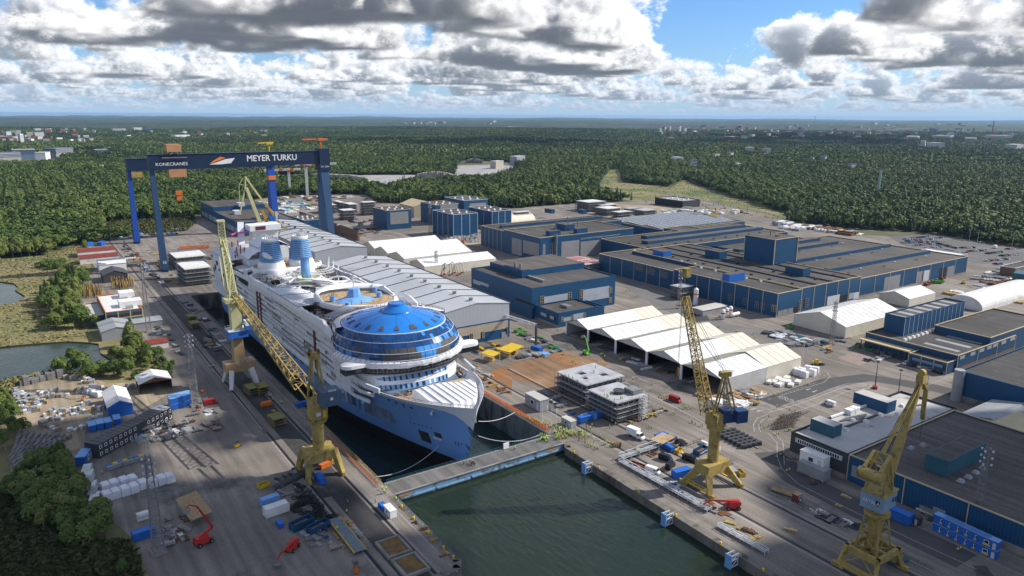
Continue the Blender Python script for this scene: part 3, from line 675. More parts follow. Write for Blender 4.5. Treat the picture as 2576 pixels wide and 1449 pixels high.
for x,y in((1935,690),(2040,655),(2130,620),(2205,592),(2265,570),(2350,540),(2440,505)):b.fp('F',t(2,3,x,y),t(2,3,x+42,y+14),'pale_glass','window')
b.band('F',.05,2,'brick');b.fp('L',t(2,3,1000,530),t(2,3,1410,640),'black','loading_bay',proud=.1)
m=MB();m.box(X0-6,X0,Y0_+22,Y1,5.6,6.2);m.bd('loading_canopy',M['cream'],b.root)
m=MB()
for y in np.linspace(Y0_+24,Y1-1,8):m.box(X0-5.7,X0-5.3,y-.2,y+.2,.05,5.6)
m.bd('canopy_post',M['grey_dark'],b.root)
X0b,X1b,Y0b,Y1b=at_corner(t(2,3,1805,755),6.5,t(2,3,1420,655),t(2,3,1912,720))
b=Bld('store_office','two storey blue office with cream frames and window row in front of the store hall',X0b,X1b,Y0b,min(Y1b,Y0b+40),6.5,trim='cream');b.posts('L',3);b.posts('F',1)
b.f('L',Y0b+2,b.Y1-2,3.2,4.8,'pale_glass','window_band',bars=(22,1,'blue'));b.band('L',.05,1.6,'concrete')
X0,X1,Y0_,Y1=at_corner(t(2,3,1385,300),19,t(2,3,1180,255),t(2,3,1985,125))
b=Bld('store_tower','tall narrow blue hall with grey striped roof rising over the store hall',X0,X1,Y0_,Y1,19,trim='blue',roof='roof')
b.posts('F',14,'trim_white',.22)
for k in range(7):m=MB();m.box(X0+(X1-X0)*k/7+.5,X0+(X1-X0)*(k+.5)/7,Y0_+.6,Y1-.6,18.34,18.37);m.bd('roof_felt',M['grey'],b.root)
b=Bld('store_hall','blue store hall behind the striped roof one, at the right edge',hb.X1-30,hb.X1+40,hb.Y0+.5,hb.Y1-20,12.5,trim='cream',roof='roof')
X0,X1,Y0_,Y1=at_corner(t(2,3,2700,1200),14,t(2,3,1925,830),t(2,3,2900,1100))
X0=g(*t(2,3,1925,830),14).x;Y1=g(*t(2,3,1925,830),14).y
b=Bld('grey_roof_hall','big blue hall with a wide grey roof at the right edge',X0,X0+120,Y1-75,Y1,14,trim='blue',roof='asphalt_dark')
b.band('L',.05,2.6,'concrete');m=MB();m.rbox(X0+40,Y1-42,13.2,3,3,3.2);m.bd('roof_cabin',M['blue_bright'],b.root)
m=MB();q=g(*t(2,3,1880,1060));m.tube((X0-1.6,Y1-1,0),(X0-1.6,Y1-1,15),2.2,n=16);m.bd('stair_tower',M['grey'],b.root)
X0,X1,Y0_,Y1=at_corner(t(3,3,805,225),10,t(3,3,235,0),t(2,3,1780,1240))
Y0f=Y0_;
b=Bld('quay_office','flat pale roofed office with dark front and a ribbon of windows behind the quay',X0,X0+78,Y0_,Y1,10,walls=('grey_dark','grey_dark'),trim='black',roof='roof_light')
b.fp('L',t(3,3,248,70),t(3,3,775,300),'white','window_surround',proud=.08)if False else None
b.f('L',Y0_+2,Y1-2,6.6,8.4,'trim_white','window_surround',proud=.08);o=b.f('L',Y0_+3,Y1-3,6.8,8.2,'glass','window_band',proud=.14,bars=(18,1,'white'))
b.f('L',Y0_+6,Y1-14,2.4,3.6,'glass','window_band',proud=.1,bars=(24,1,'grey'));b.band('L',.05,2,'concrete')
b.f('F',X0+20,X0+76,6.4,8.4,'trim_white','window_surround',proud=.08)
for tp,h,l,r in(((660,1400),14,(430,1330),(750,1360)),((1205,1160),14,(865,1050),(1295,1130))):
 roofbox(b,t(2,3,*tp),h,t(2,3,*l),t(2,3,*r),9.3,'teal' if tp[0]<1000 else 'blue','plant_room','roof_light')
skylights(b,[t(2,3,x,y)for x,y in((855,1330),(985,1340),(1130,1275),(1310,1265),(1350,1185),(1265,1430),(785,1425))],9.6,'white_dirty',(2.4,2.4,1))
for x,y in((820,1250),(870,1230)):q=g(*t(2,3,x,y),10);m=MB();m.rbox(q.x,q.y,9.2,3,3,2.2);m.bd('air_conditioner',M['white'],b.root)
m=MB();p,q=g(*t(2,3,630,1300),10),g(*t(2,3,990,1180),10);m.beam(p,q,.9,.7);m.bd('roof_duct',M['white'],b.root)
for k in range(5):m=MB();p,q=g(*t(2,3,720+k*15,1340-k*8),9.6),g(*t(2,3,960+k*8,1310-k*10),9.6);m.beam(p,q,.4,.4);m.bd('roof_pipe',M['steel'],b.root)
m=MB();p,q=g(*t(2,3,780,1400),9.5),g(*t(2,3,1180,1245),9.5);m.beam(p,q,1,.5);m.bd('roof_joint',M['grey_dark'],b.root)
p=g(*t(3,3,805,225),10)
b=Bld('quay_workshop','long dark roofed blue quay workshop at the bottom right',p.x+.4,p.x+75,-130,p.y-.3,10,trim='cream',roof='roof_brown')
b.posts('L',13,'cream',.35)
b.fp('L',t(3,3,850,330),t(3,3,1080,540),'door','roller_door',proud=.2);b.fp('L',t(3,3,1665,745),t(3,3,1775,880),'door','roller_door',proud=.2);b.band('L',.05,2.6,'concrete',a1=b.Y1-26)
X0,X1,Y0_,Y1=at_corner(t(3,3,1820,300),15,t(3,3,1590,205),t(3,3,2200,95))
m=MB();m.box(X0,X1,Y0_,Y1,9.2,15);o=m.bd('rooftop_hall',M['teal'],b.root);m=MB();m.box(X0+.4,X1-.4,Y0_+.4,Y1-.4,14.9,15.08);m.bd('roof',M['roof_brown'],o)
skylights(b,[t(3,3,x,y)for x,y in((1940,490),(2015,450),(2090,405),(2160,360),(1440,160),(1560,130))],9.6,'grey',(2.4,2.4,.9))
m_=[((2050,1390),(2280,1340),'blue grey gabled shed roof at the right edge behind the quay office'),]
q=g(*t(3,3,2250,140));
def shed(name,label,x0,x1,y0,y1,he,hr,axis,wallm,roofm,open_front=False,group=None):
 root=empty(name,((x0+x1)/2,(y0+y1)/2,0),label,'shed',group);m=MB()
 if axis=='x':
  ym=(y0+y1)/2
  m.add([(x0,y0,0),(x0,y1,0),(x0,y1,he),(x0,ym,hr),(x0,y0,he)],[(0,1,2,3,4)]if not open_front else[(4,2,3)]);m.add([(x1,y0,0),(x1,y1,0),(x1,y1,he),(x1,ym,hr),(x1,y0,he)],[(4,3,2,1,0)])
  m.add([(x0,y0,0),(x1,y0,0),(x1,y0,he),(x0,y0,he)],[(0,1,2,3)]);m.add([(x0,y1,0),(x1,y1,0),(x1,y1,he),(x0,y1,he)],[(3,2,1,0)])
 else:
  xm=(x0+x1)/2
  m.add([(x0,y0,0),(x1,y0,0),(x1,y0,he),(xm,y0,hr),(x0,y0,he)],[(0,1,2,3,4)]if not open_front else[(4,2,3)]);m.add([(x0,y1,0),(x1,y1,0),(x1,y1,he),(xm,y1,hr),(x0,y1,he)],[(4,3,2,1,0)])
  m.add([(x0,y0,0),(x0,y1,0),(x0,y1,he),(x0,y0,he)],[(0,3,2,1)]);m.add([(x1,y0,0),(x1,y1,0),(x1,y1,he),(x1,y0,he)],[(0,1,2,3)])
 m.bd('wall',M[wallm],root)
 m=MB();m.gable(x0-.3,x1+.3,y0-.3,y1+.3,he+.05,hr+.1,axis,0,.18);m.bd('roof',M[roofm],root)
 return root
p=gt(2,3,2000,1400);q=gt(2,3,2400,1430)
shed('small_shed','grey roofed shed behind the quay office at the right edge',p.x-4,p.x+26,p.y-22,p.y+2,6,8.5,'x','blue','grey')
p=gt(3,3,2480,200)
shed('small_shed','cream roofed blue shed at the right edge beside the rooftop hall',p.x-14,p.x+22,p.y-10,p.y+18,7,9,'x','blue','cream')
X0,X1,Y0_,Y1=at_corner(t(1,0,2400,775),17,t(1,0,2010,565),t(1,0,2600,760))
b=Bld('far_blue_hall','blue hall with flat brown roof and pale window panels beyond the dock head',X0,X0+62,Y0_,Y1,15,trim='blue',roof='roof_brown')
Yl=Y1-Y0_
for u0,u1,mt in((.02,.1,'pale_glass'),(.12,.2,'pale_glass'),(.21,.27,'pale_glass'),(.29,.4,'grey'),(.45,.53,'pale_glass'),(.55,.66,'pale_glass'),(.68,.76,'pale_glass'),(.8,.88,'pale_glass'),(.9,.97,'pale_glass')):b.f('L',Y0_+Yl*u0,Y0_+Yl*u1,2.5,8.2,mt,'wall_panel')
b.box('upper_storey',X0+.3,X0+61,Y0_+Yl*.62,Y1-.5,14,19.5,'blue','roof_brown')
for u,v_ in((.1,.75),(.55,.8),(.35,.4)):b.box('air_unit',X0+60*v_*.6,X0+60*v_*.6+7,Y0_+Yl*u+8,Y0_+Yl*u+20,14.2 if u<.5 else 19,18.5 if u<.5 else 23,'trim_white')
def far_hall(label,top,h,left,right,walls=('blue_x','blue_y'),trim='trim_white',door=None,posts=None,base=None,cat='building',name='blue_hall',roof='roof_brown'):
 if base:P=g(*t(*base));
 X0,X1,Y0_,Y1=at_corner(t(*top),h,t(*left),t(*right))
 b=Bld(name,label,X0,X1,Y0_,Y1,h,trim=trim,roof=roof,walls=walls)
 if door:b.fp('F',t(*door[0]),t(*door[1]),'door','roller_door')
 if posts:b.posts('F',posts[0],trim,.45);b.posts('L',posts[1],trim,.45)
 for k in range(6):m=MB();m.rbox(X0+(X1-X0)*(.2+.3*(k%3)),Y0_+(Y1-Y0_)*(.3+.4*(k//3)),h-.8,3,3,1.8,0,.3);m.bd('skylight',M['trim_white'],b.root)
 return b
far_hall('square blue painting hall with white cover strips, nearest the rubble heap',(1,1,1985,712),26,(1,1,1775,665),(1,1,2230,690),posts=(3,4))
far_hall('blue painting hall with white strips to the right behind the rubble heap',(1,1,2375,680),24,(1,1,2135,640),(1,1,2570,665),posts=(3,3))
far_hall('blue hall with brown trim and pale door behind the painting halls',(1,1,1805,615),24,(1,1,1655,580),(1,1,2040,580),trim='cream',door=((1,1,1855,615),(1,1,2030,660)))
far_hall('tallest far blue hall with grey door at the edge of the woods',(1,1,2090,570),26,(1,1,1895,515),(1,1,2335,550),door=((1,1,2150,600),(1,1,2315,650)))
far_hall('brown trimmed blue hall with a big grey shutter door on the far yard',(1,1,1315,672),22,(1,1,1175,635),(1,1,1560,655),trim='cream',door=((1,1,1350,690),(1,1,1535,795)))
p=g(*t(1,1,1600,740))
shed('cream_shed','cream gabled shed attached to the far brown trimmed hall',p.x-2,p.x+34,p.y-2,p.y+40,14,20,'y','beige','cream')
b=far_hall('long low brown brick store under the right leg of the near gantry',(1,1,1020,880),10,(1,1,440,770),(1,1,1040,875),walls=('brick','brick'),trim='grey_dark',name='low_store')
b=far_hall('dark blue low hall with brown roof behind the silver halls',(1,1,480,770),12,(1,1,350,745),(1,1,640,750),trim='cream')
far_hall('black warehouse with flat grey roof near the meadow',(1,2,1720,575),10,(1,2,1440,520),(1,2,1895,550),walls=('grey_dark','black'),trim='black',name='black_warehouse',roof='grey')
X0,X1,Y0_,Y1=at_corner(t(2,0,1060,248),10,t(2,0,970,60),t(2,0,1430,205))
b=Bld('workshop','flat white roofed workshop with orange frame between road and bay',X0,X1,Y0_,Y1,10,walls=('teal','teal'),trim='orange',roof='white_dirty')
b.posts('F',3,'cream',.5);b.posts('L',4,'orange',.4);b.band('F',5.2,5.7,'cream','beam',.14);b.band('F',1.4,1.7,'cream','beam',.14)
for u in(.03,.36,.69):b.f('F',X0+(X1-X0)*u+.6,X0+(X1-X0)*(u+.28),6.2,8.2,'glass','window',bars=(5,1,'rust'))
b.box('roof_storey',X0+9,X1+1.5,Y0_+10,Y0_+19,9.4,13,'white',None);b.box('roof_storey',X0+12,X1+.6,Y0_+36,Y0_+46,9.4,13,'white',None)
for y in(8,33):b.box('roof_cabin',X0+12,X0+16,Y0_+y-3,Y0_+y,9.4,11.2,'grey')
b=Bld('workshop_wing','low side wing of the white roofed workshop',X0-8,X0-.3,Y0_+8,Y1-6,7,walls=('teal','teal'),trim='cream',roof='roof_light')
# ------------------------------------------------------------------ the cruise ship in the dock
XC=133.0
ship=empty('cruise_ship',(XC,380,-11),'huge unfinished white and light blue cruise ship with blue glass dome in the dock','ship')
hull_blue=pm('hull light blue',(.165,.35,.72),.42,.05,.05,spec=.4);hull_white=pm('hull white',(.62,.67,.74),.42,.05,.06)
ship_white=pm('ship white',(.74,.75,.77),.5,.07,.15);
ship_patch=pm('patchy ship side',(.66,.67,.69),.6,.12,.12,dirt=(.36,.33,.29),dscale=.14,dthr=.6,streak=.6)
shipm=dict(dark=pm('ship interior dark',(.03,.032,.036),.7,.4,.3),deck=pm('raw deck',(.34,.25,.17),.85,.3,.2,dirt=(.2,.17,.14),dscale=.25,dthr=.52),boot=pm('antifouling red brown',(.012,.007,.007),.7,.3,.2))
def sheer(y):
 return 21.2-1.4*min(1,max(0,(y-220)/40))
def hb(y,z):
 """half breadth of the hull"""
 stem=219.7+(21.2-z)*.30+max(0,-z-4)*.4
 s=y-stem
 if s<=0:return 0.0
 k=min(1,max(0,(z+6)/27));L=128-66*k**1.2;ex=1.75+.75*k
 full=23.8+1.4*max(0,k-.5)*2*min(1,max(0,(300-y)/60))
 v=full*(1-max(0,1-s/L)**ex)
 if y>500:v*=1-.25*((y-500)/45)**2*(1-.5*k)
 return max(v,0)
ys=[219.75,220.5,221.5,223,225,227.5,230.5,234,238,243,249,256,260,263,266,269,273,278,283,289,295,300,310,330,360,400,450,500,520,535,543]
def zwhite(y):
 s=y-219.7
 return 19.2-1.5*min(1,s/60)-24.5*math.exp(-s/3.2)-4.2*math.exp(-((s-6)/9)**2)*0
def top_at(y):
 if y<263:return sheer(y)
 if y<283:return sheer(y)+(5.0-sheer(y))*sin((y-263)/20*1.5708)
 if y<300:return 5.0+2.4*(y-283)/17
 return 7.4-(y-300)*.008
for side in(-1,1):
 pass
def ring_pts(y,side,zs):return[(XC+side*hb(y,z),max(y,219.7+(21.2-z)*.30+max(0,-z-4)*.4),z)for z in zs]
m=MB();mw=MB();mr=MB()
for side in(-1,1):
 low,mid,up=[],[],[]
 for y in ys:
  tz=top_at(y);zb=min(zwhite(y),tz)
  if y>263:zb=tz
  low.append(ring_pts(y,side,np.linspace(-13.5,-4.2,5)))
  zb2=max(zb,-4.2);mid.append(ring_pts(y,side,np.linspace(-4.2,zb2,12)));up.append(ring_pts(y,side,np.linspace(zb2,tz,5)))
 for mm,rr_ in((mr,low),(m,mid),(mw,up)):mm.loft(rr_ if side<0 else[r_[::-1]for r_ in rr_],False)
for mm,zs in((mr,np.linspace(-13.5,-4.2,3)),(m,np.linspace(-4.2,top_at(543),4))):
 mm.loft([[(XC-hb(543,z),543,z)for z in zs],[(XC+hb(543,z),543,z)for z in zs]],False)
m.bd('hull',hull_blue,ship,True);mw.bd('bow_band',hull_white,ship,True);mr.bd('boot_topping',shipm['boot'],ship,True)
m=MB();m.box(XC-21.5,XC+21.5,292,540,3,13);m.loft([[(XC-hb(y,12)+1.4,y,4),(XC-hb(y,12)+1.4,y,17),(XC+hb(y,12)-1.4,y,17),(XC+hb(y,12)-1.4,y,4)]for y in(262,268,275,283,292)],True,True,True);m.bd('lifeboat_recess',pm('recess grey',(.12,.17,.25),.7,.4,.3),ship)
for s_ in(-1,1):
 m=MB();m.path([(XC+s_*22.2,258,20.6),(XC+s_*24.4,268,20.4),(XC+s_*25.2,280,21.6),(XC+s_*25.4,296,23.6)],.8,1.9);m.path([(XC+s_*23,262,17.4),(XC+s_*24.6,272,16.6),(XC+s_*25.2,290,17.4)],.7,1.2);m.path([(XC+s_*23.2,266,13.6),(XC+s_*24.6,278,12.6),(XC+s_*25.3,296,12.4)],.7,1.4);m.bd('quarter_fin',hull_white,ship)
 for y in(271,277,285,290):m=MB();m.beam((XC+s_*22.6,y+3,5),(XC+s_*24.6,y-1,12.4),1.0,1.6);m.bd('deck_strut',M['blue_light']if y%2 else hull_white,ship)
dk=[]
for y in[y for y in ys if 221<y<300]:dk.append(y)
m=MB();m.loft([[(XC-hb(y,15)+.4,y,15.2),(XC+hb(y,15)-.4,y,15.2)]for y in dk],False);m.bd('fore_deck',shipm['deck'],ship)
m=MB()
for side in(-1,1):
 inn=[[(XC+side*(hb(y,z)-.35),y,z)for z in(15.2,sheer(y))]+[(XC+side*(hb(y,sheer(y))+.02),y,sheer(y)+.05)]for y in ys if 220.4<y<264]
 m.loft(inn,False)
m.bd('bulwark',ship_white,ship)
def hull_box(y,z,dy,dz,mat,name,out=.12):
 m=MB();P=[]
 for yy,zz in((y-dy,z-dz),(y+dy,z-dz),(y+dy,z+dz),(y-dy,z+dz)):P.append((XC-hb(yy,zz)-out,yy,zz))
 Q=[(x+1.0,y_,z_)for x,y_,z_ in P];m.add(P+Q,[(3,2,1,0),(0,1,5,4),(1,2,6,5),(2,3,7,6),(3,0,4,7)]);return m.bd(name,mat,ship)
for k in range(4):hull_box(256-k*3.6,16.8-k*.25,.55,.5,shipm['dark'],'porthole')
for k in range(6):hull_box(252-k*2.1,6.8+.12*k,.38,.22,shipm['dark'],'scupper')
hull_box(247,1.6,2.6,2.6,shipm['dark'],'hull_door');hull_box(239.2,4.6,1.6,1.2,shipm['dark'],'anchor_pocket');hull_box(239.6,3.2,1.7,.35,hull_white,'anchor_shelf',.9)
for k in range(5):hull_box(231.5-(k%3)*1.4,3.9-(k//3)*1.0,.3,.22,shipm['dark'],'draft_mark')
def arc(cx,yb,wd,dp,z,n=40,p=2.25,a0=-90,a1=90):
 out=[]
 for i in range(n+1):
  th=rad(a0+(a1-a0)*i/n);c,s_=cos(th),sin(th)
  out.append((cx+wd*math.copysign(abs(s_)**(2/p),s_),yb-dp*abs(c)**(2/p),z))
 return out
def houseprof(z):return(24.2+.28*(z-17.5),17.5-.55*(z-17.5)*0+.18*(z-17.5))
YB=283
zs_=[15.2,17,19,21,22.6,23.9]
m=MB();m.loft([arc(XC,YB,24.0+.12*(z-17),21-.3*(z-15.2)**1.2,z)for z in zs_],False);m.loft([[(XC-24.2,YB,z),(XC-24.6,YB+25,z)]for z in(15.2,23.9)],False);m.loft([[(XC+24.6,YB+25,z),(XC+24.2,YB,z)]for z in(15.2,23.9)],False)
m.add(arc(XC,YB,25,17,23.9),[tuple(range(41))])
m.bd('forward_house',ship_white,ship,True)
def hpt(th,z,out=.0):
 wd,dp=24.0+.12*(z-17),21-.3*(z-15.2)**1.2
 c,s_=cos(th),sin(th);p=2.25
 return V3((XC+(wd+out)*math.copysign(abs(s_)**(2/p),s_),YB-(dp+out)*abs(c)**(2/p),z))
for zrow,th0,th1,nwin in((16.9,-52,30,14),(20.2,-46,30,12)):
 m=MB();seg=30;rows=[]
 for i in range(seg+1):
  th=rad(th0+(th1-th0)*i/seg);k=.35+.65*min(1,i/6);rows.append([hpt(th,zrow+1.0-.9*k,.1),hpt(th,zrow+1.0+.9*k,.1)])
 m.loft(rows,False);band=m.bd('window_stripe',M['blue_light'],ship)
 for i in range(nwin):
  th=rad(th0+9+(th1-th0-12)*i/(nwin-1));d=rad(1.05);m=MB()
  m.add([hpt(th-d,zrow+.2,.2),hpt(th+d,zrow+.2,.2),hpt(th+d,zrow+1.85,.2),hpt(th-d,zrow+1.85,.2)],[(0,1,2,3)]);m.bd('window',M['glass']if i not in(9,10)else M['white'],band)
m=MB()
for i in range(10):
 for k in range(2):
  p=hpt(rad(-74+i*2.4),16+k*.2,.7);m.beam(p,p+V3((0,0,2.2+R.random())),.14)
m.bd('stanchions',M['rust'],ship)
m=MB()
for i in range(60):
 th=rad(-75+i*2.5);p=hpt(th,15.3,1.2+R.random()*1.5);m.beam(p,p+V3((ru(-.2,.2),ru(-.2,.2),ru(.4,1.5))),ru(.5,1.6),.5)
m.bd('deck_rubble',M['concrete'],ship)['kind']='stuff'
m=MB();m.loft([[hpt(rad(-80+i*4),15.3,.9),hpt(rad(-80+i*4),16.2,.9),hpt(rad(-80+i*4),16.2,.1)]for i in range(41)],False);m.bd('coaming',M['rust'],ship)
YBR=286
m=MB();m.loft([arc(XC,YBR,26.6,23.4,z)for z in(23.6,27.4)],False);m.bd('bridge_front',shipm['dark'],ship,True)
m=MB()
for i in range(34):
 th=rad(-80+i*160/33);q=[];
 for d in(-.9,.9):
  t2=th+rad(d);c,s_=cos(t2),sin(t2)
  q.append((XC+26.75*math.copysign(abs(s_)**(2/2.25),s_),YBR-23.55*abs(c)**(2/2.25)))
 m.add([(*q[0],24.6),(*q[1],24.6),(*q[1],25.9),(*q[0],25.9)],[(0,1,2,3)])
m.bd('bridge_windows',pm('bridge glass',(.12,.14,.16),.15,.5,.8),ship)
m=MB()
for i in range(45):
 th=rad(-70+i*140/44);c,s_=cos(th),sin(th);x,y=XC+27.4*math.copysign(abs(s_)**(2/2.25),s_),YBR-24.2*abs(c)**(2/2.25)
 m.beam((x,y,23.4),(x,y,27),.12)
for z in(23.6,25,26.4):m.path([(p[0],p[1],z)for p in arc(XC,YBR,27.4,24.2,z,40)],.14)
m.bd('bridge_scaffold',M['steel'],ship)
for s_ in(-1,1):
 m=MB();x0,x1=XC+s_*22,XC+s_*31.6
 m.box(min(x0,x1),max(x0,x1),270,275.5,24.8,27.3);wing=m.bd('bridge_wing',shipm['dark'],ship)
 m=MB();P=[]
 for k in range(13):
  a=math.pi*k/12;P.append((XC+s_*(26.6+5.6*sin(a)**.6*(1 if True else 0)),272.7-3.4*cos(a)))
 m.prism([(XC+s_*22,269.3)]+P+[(XC+s_*22,276.1)],27.3,28.7);m.bd('wing_roof',M['white'],wing)
 m=MB()
 for k in range(7):m.box(min(x0,x1)+.8+k*1.3,min(x0,x1)+1.8+k*1.3,269.85,270.02,25.5,26.9)
 m.bd('wing_windows',M['glass'],wing)
m=MB();n_=72;rr_=[]
for k,(o,z)in enumerate(((2.2,26.6),(2.5,27.6),(2.5,28.9),(1.4,29.5),(.1,30.3))):
 ring=[]
 for i in range(n_+1):
  p=arc(XC,289,27.2+o,26.2+o,z,n_,2.1)[i];j=ru(-.28,.28)if k<3 else 0
  ring.append((p[0],p[1]-abs(j),z+(ru(-.25,.25)if k<2 else 0)))
 rr_.append(ring)
m.loft(rr_,False);m.bd('tarpaulin_skirt',M['tarp'],ship)
m=MB()
for i in range(0,n_+1,2):
 m.beam(V3(rr_[2][i])+V3((0,0,.1)),V3(rr_[4][i])+V3((0,0,.1)),.16)
m.bd('skirt_seam',M['grey'],ship)
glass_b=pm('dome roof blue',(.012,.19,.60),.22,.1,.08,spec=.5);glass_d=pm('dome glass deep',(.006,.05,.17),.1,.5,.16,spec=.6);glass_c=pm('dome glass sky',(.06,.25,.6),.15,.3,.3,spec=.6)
board=pm('brown cover boards',(.085,.075,.07),.7,.15,.4);rim=pm('dome rim white',(.6,.65,.7),.4,.1,.2)
DOME=[(27.5,29.6,288),(27.7,31.0,288.3),(27.5,32.4,288.6),(26.9,34.4,289.2),(25.8,36.3,289.8),(24.4,37.7,290.2),(22.7,38.9,290.6),(22.5,39.15,290.6),(19,40.6,290.3),(14.5,42,289.6),(10.4,43.1,288.8),(7.0,43.8,288.2)]
NS=96
def dring(k,off=0):
 r_,z,yc=DOME[k];return[(XC+(r_+off)*sin(2*math.pi*i/NS),yc-(r_+off)*cos(2*math.pi*i/NS),z+off*.4)for i in range(NS)]
dome=MB()
rings=[dring(k)for k in range(len(DOME))]
vs=[p for r_ in rings for p in r_];fs,mi=[],[]
for k in range(len(DOME)-1):
 for i in range(NS):
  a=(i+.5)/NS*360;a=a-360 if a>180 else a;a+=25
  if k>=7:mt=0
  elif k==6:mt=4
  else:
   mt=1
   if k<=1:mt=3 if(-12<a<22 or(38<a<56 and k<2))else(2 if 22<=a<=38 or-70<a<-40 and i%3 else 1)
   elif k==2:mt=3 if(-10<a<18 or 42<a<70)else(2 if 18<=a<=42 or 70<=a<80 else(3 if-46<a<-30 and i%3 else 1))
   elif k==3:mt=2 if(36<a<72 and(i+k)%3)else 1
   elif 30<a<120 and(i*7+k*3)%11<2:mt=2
  if k==8 and i%6==2:mt=3 if False else 0
  fs.append((k*NS+i,k*NS+(i+1)%NS,(k+1)*NS+(i+1)%NS,(k+1)*NS+i));mi.append(mt)
dome.v=vs;dome.f=fs;dome.m=mi
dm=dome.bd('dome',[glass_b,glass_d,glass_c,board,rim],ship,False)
m=MB()
for k,w_ in((0,.3),(2,.22),(4,.22),(6,.3)):p_=dring(k,.1);m.path(p_+[p_[0]],w_)
m.bd('dome_ring_rail',rim,dm)
m=MB()
for i in range(0,NS,2):m.path([dring(k,.05)[i]for k in range(0,7)],.09)
for i in range(0,NS,6):m.path([dring(k,.03)[i]for k in range(7,12)],.07)
m.bd('dome_mullion',pm('mullion',(.03,.1,.22),.4,.2,.5),dm)
for i in range(0,NS,5):
 a=2*math.pi*(i+.2)/NS;da=.05
 m=MB();P=[]
 for rr2,z,w_ in((20.8,40.08,da),(17.8,41.15,da*.6)):
  for sg in(-1,1):P.append((XC+rr2*sin(a+sg*w_),290.4-rr2*cos(a+sg*w_),z+.06))
 m.add(P,[(0,1,3,2)]);m.bd('roof_hatch',board,dm)
m=MB();m.lathe(XC+.2,288,[(7.1,43.75),(6.6,44.3),(3.9,46.4),(3.7,47.4),(3.3,47.5),(3.0,47.3)],32);kn=m.bd('dome_crown',glass_b,dm)
m=MB();m.path([(XC+6.75*sin(i*math.pi/16),288-6.75*cos(i*math.pi/16),44.3)for i in range(33)],.18);m.tube((XC-1.5,287.5,47),(XC-1.5,287.5,50.6),.12,n=6);m.beam((XC-1.5,287.5,50.5),(XC-.2,287.5,50.8),.3);m.bd('crown_rail',M['steel'],dm)
YS0,YS1=292,528
side_rail=pm('balcony front',(.58,.6,.63),.5,.12,.4)
for side in(-1,1):
 xo=XC+side*25.4;xi=XC+side*23.2
 def bx(m,a,b_,y0,y1,z0,z1):m.box(min(a,b_),max(a,b_),y0,y1,z0,z1)
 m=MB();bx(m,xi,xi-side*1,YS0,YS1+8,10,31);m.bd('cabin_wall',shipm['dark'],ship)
 m=MB()
 for k in range(8):z=10.6+k*2.75;bx(m,xo,xi,YS0,YS1+6,z,z+.5)
 m.bd('deck_slabs',ship_white,ship)
 m=MB()
 for k in range(7):
  z=10.6+k*2.75;y=YS0
  while y<YS1:
   L_=R.choice((6,9,12,18))
   r_=R.random()
   if r_<.28:bx(m,xo,xo-side*.15,y,min(y+L_-.4,YS1),z+.5,z+1.55)
   elif r_<.95:bx(m.mat(1 if r_<.87 else 2),xo+side*.06,xo-side*.1,y,min(y+(L_ if r_<.87 else 6)-.3,YS1),z+.5,z+2.45);m.mat(0)
   y+=L_
 m.bd('balcony_fronts',[side_rail,ship_patch,pm('brown boards',(.3,.25,.19),.8,.25,.4)],ship)
 m=MB()
 for k in range(7):
  z=10.6+k*2.75
  for j in range(int((YS1-YS0)/3.3)):bx(m,xo-side*.3,xi,YS0+j*3.3,YS0+j*3.3+.22,z+.5,z+2.75)
 m.bd('balcony_partitions',ship_white,ship)['kind']='stuff'
 m=MB()
 for y in(322,412,418,466):bx(m,xo+side*.3,xo-side*.4,y,y+2.6,11,30)
 m.bd('hoist_track',pm('rust red track',(.13,.03,.018),.8,.3,.3),ship)
 m=MB();bx(m,xo+side*.4,xi,292,534,9.2,10.7)
 m.bd('boat_deck_edge',ship_patch,ship)
 m=MB()
 for j in range(22):
  y=296+j*10.5;m.beam((XC+side*24,y,6.3),(xo,y,9.4),1.1,1.4);m.beam((XC+side*23.3,y+3.5,6.3),(XC+side*23.3,y+3.5,9.6),1,1.6)
 m.bd('davit',M['grey'],ship)
 m=MB();bx(m,XC+side*25.2,XC+side*23.9,281,300,12.2,29.4);m.bd('side_panel',ship_patch,ship)
 m=MB();rows=[];n2=60
 for i in range(n2+1):
  y=300+(434-300)*i/n2;u=i/n2
  zt=37.2-1.6*u+.35*sin(u*19);zb=31.6-1.2*sin(u*3.1)*0-3.2*max(0,(u-.55)/.45)**1.5-(1.9*math.exp(-((u-.12)/.1)**2))
  if u<.08:zt=33.4+(zt-33.4)*u/.08
  x=xo+side*(.35+.25*sin(i*1.9))
  rows.append([(x,y,zb),(x+side*.25,y,(zb+zt)/2),(x-side*.2,y,zt),(x-side*1.4,y,zt+.2)])
 m.loft(rows if side>0 else[r_[::-1]for r_ in rows],False);m.bd('wrapped_upper_wall',M['tarp'],ship)
 m=MB();rows=[]
 for i in range(25):
  u=i/24;y=474+66*u;xx_=xo-side*(0 if u<.75 else 8*((u-.75)/.25)**2)
  rows.append([(xx_,y,11),(xx_+side*.4,y,24),(xx_,y,35.4+1.5*max(0,u-.6)),(xx_-side*1.6,y,35.8+1.5*max(0,u-.6))])
 m.loft(rows if side>0 else[r_[::-1]for r_ in rows],False);m.bd('stern_quarter',ship_patch,ship,True)
 m=MB()
 for k in range(12):bx(m,xo+side*.55,xo-side*.2,478+R.random()*36,0,0,0)if False else None
 for k in range(9):
  y=480+k*5.5;bx(m,xo+side*.62,xo-side*.3,y,y+ru(1.5,4),13+R.random()*16,0)if False else m.box(min(xo+side*.62,xo-side*.3),max(xo+side*.62,xo-side*.3),y,y+ru(1.5,4),*(lambda z:(z,z+ru(1.5,4)))(13+R.random()*16))
 m.bd('stern_opening',shipm['dark'],ship)
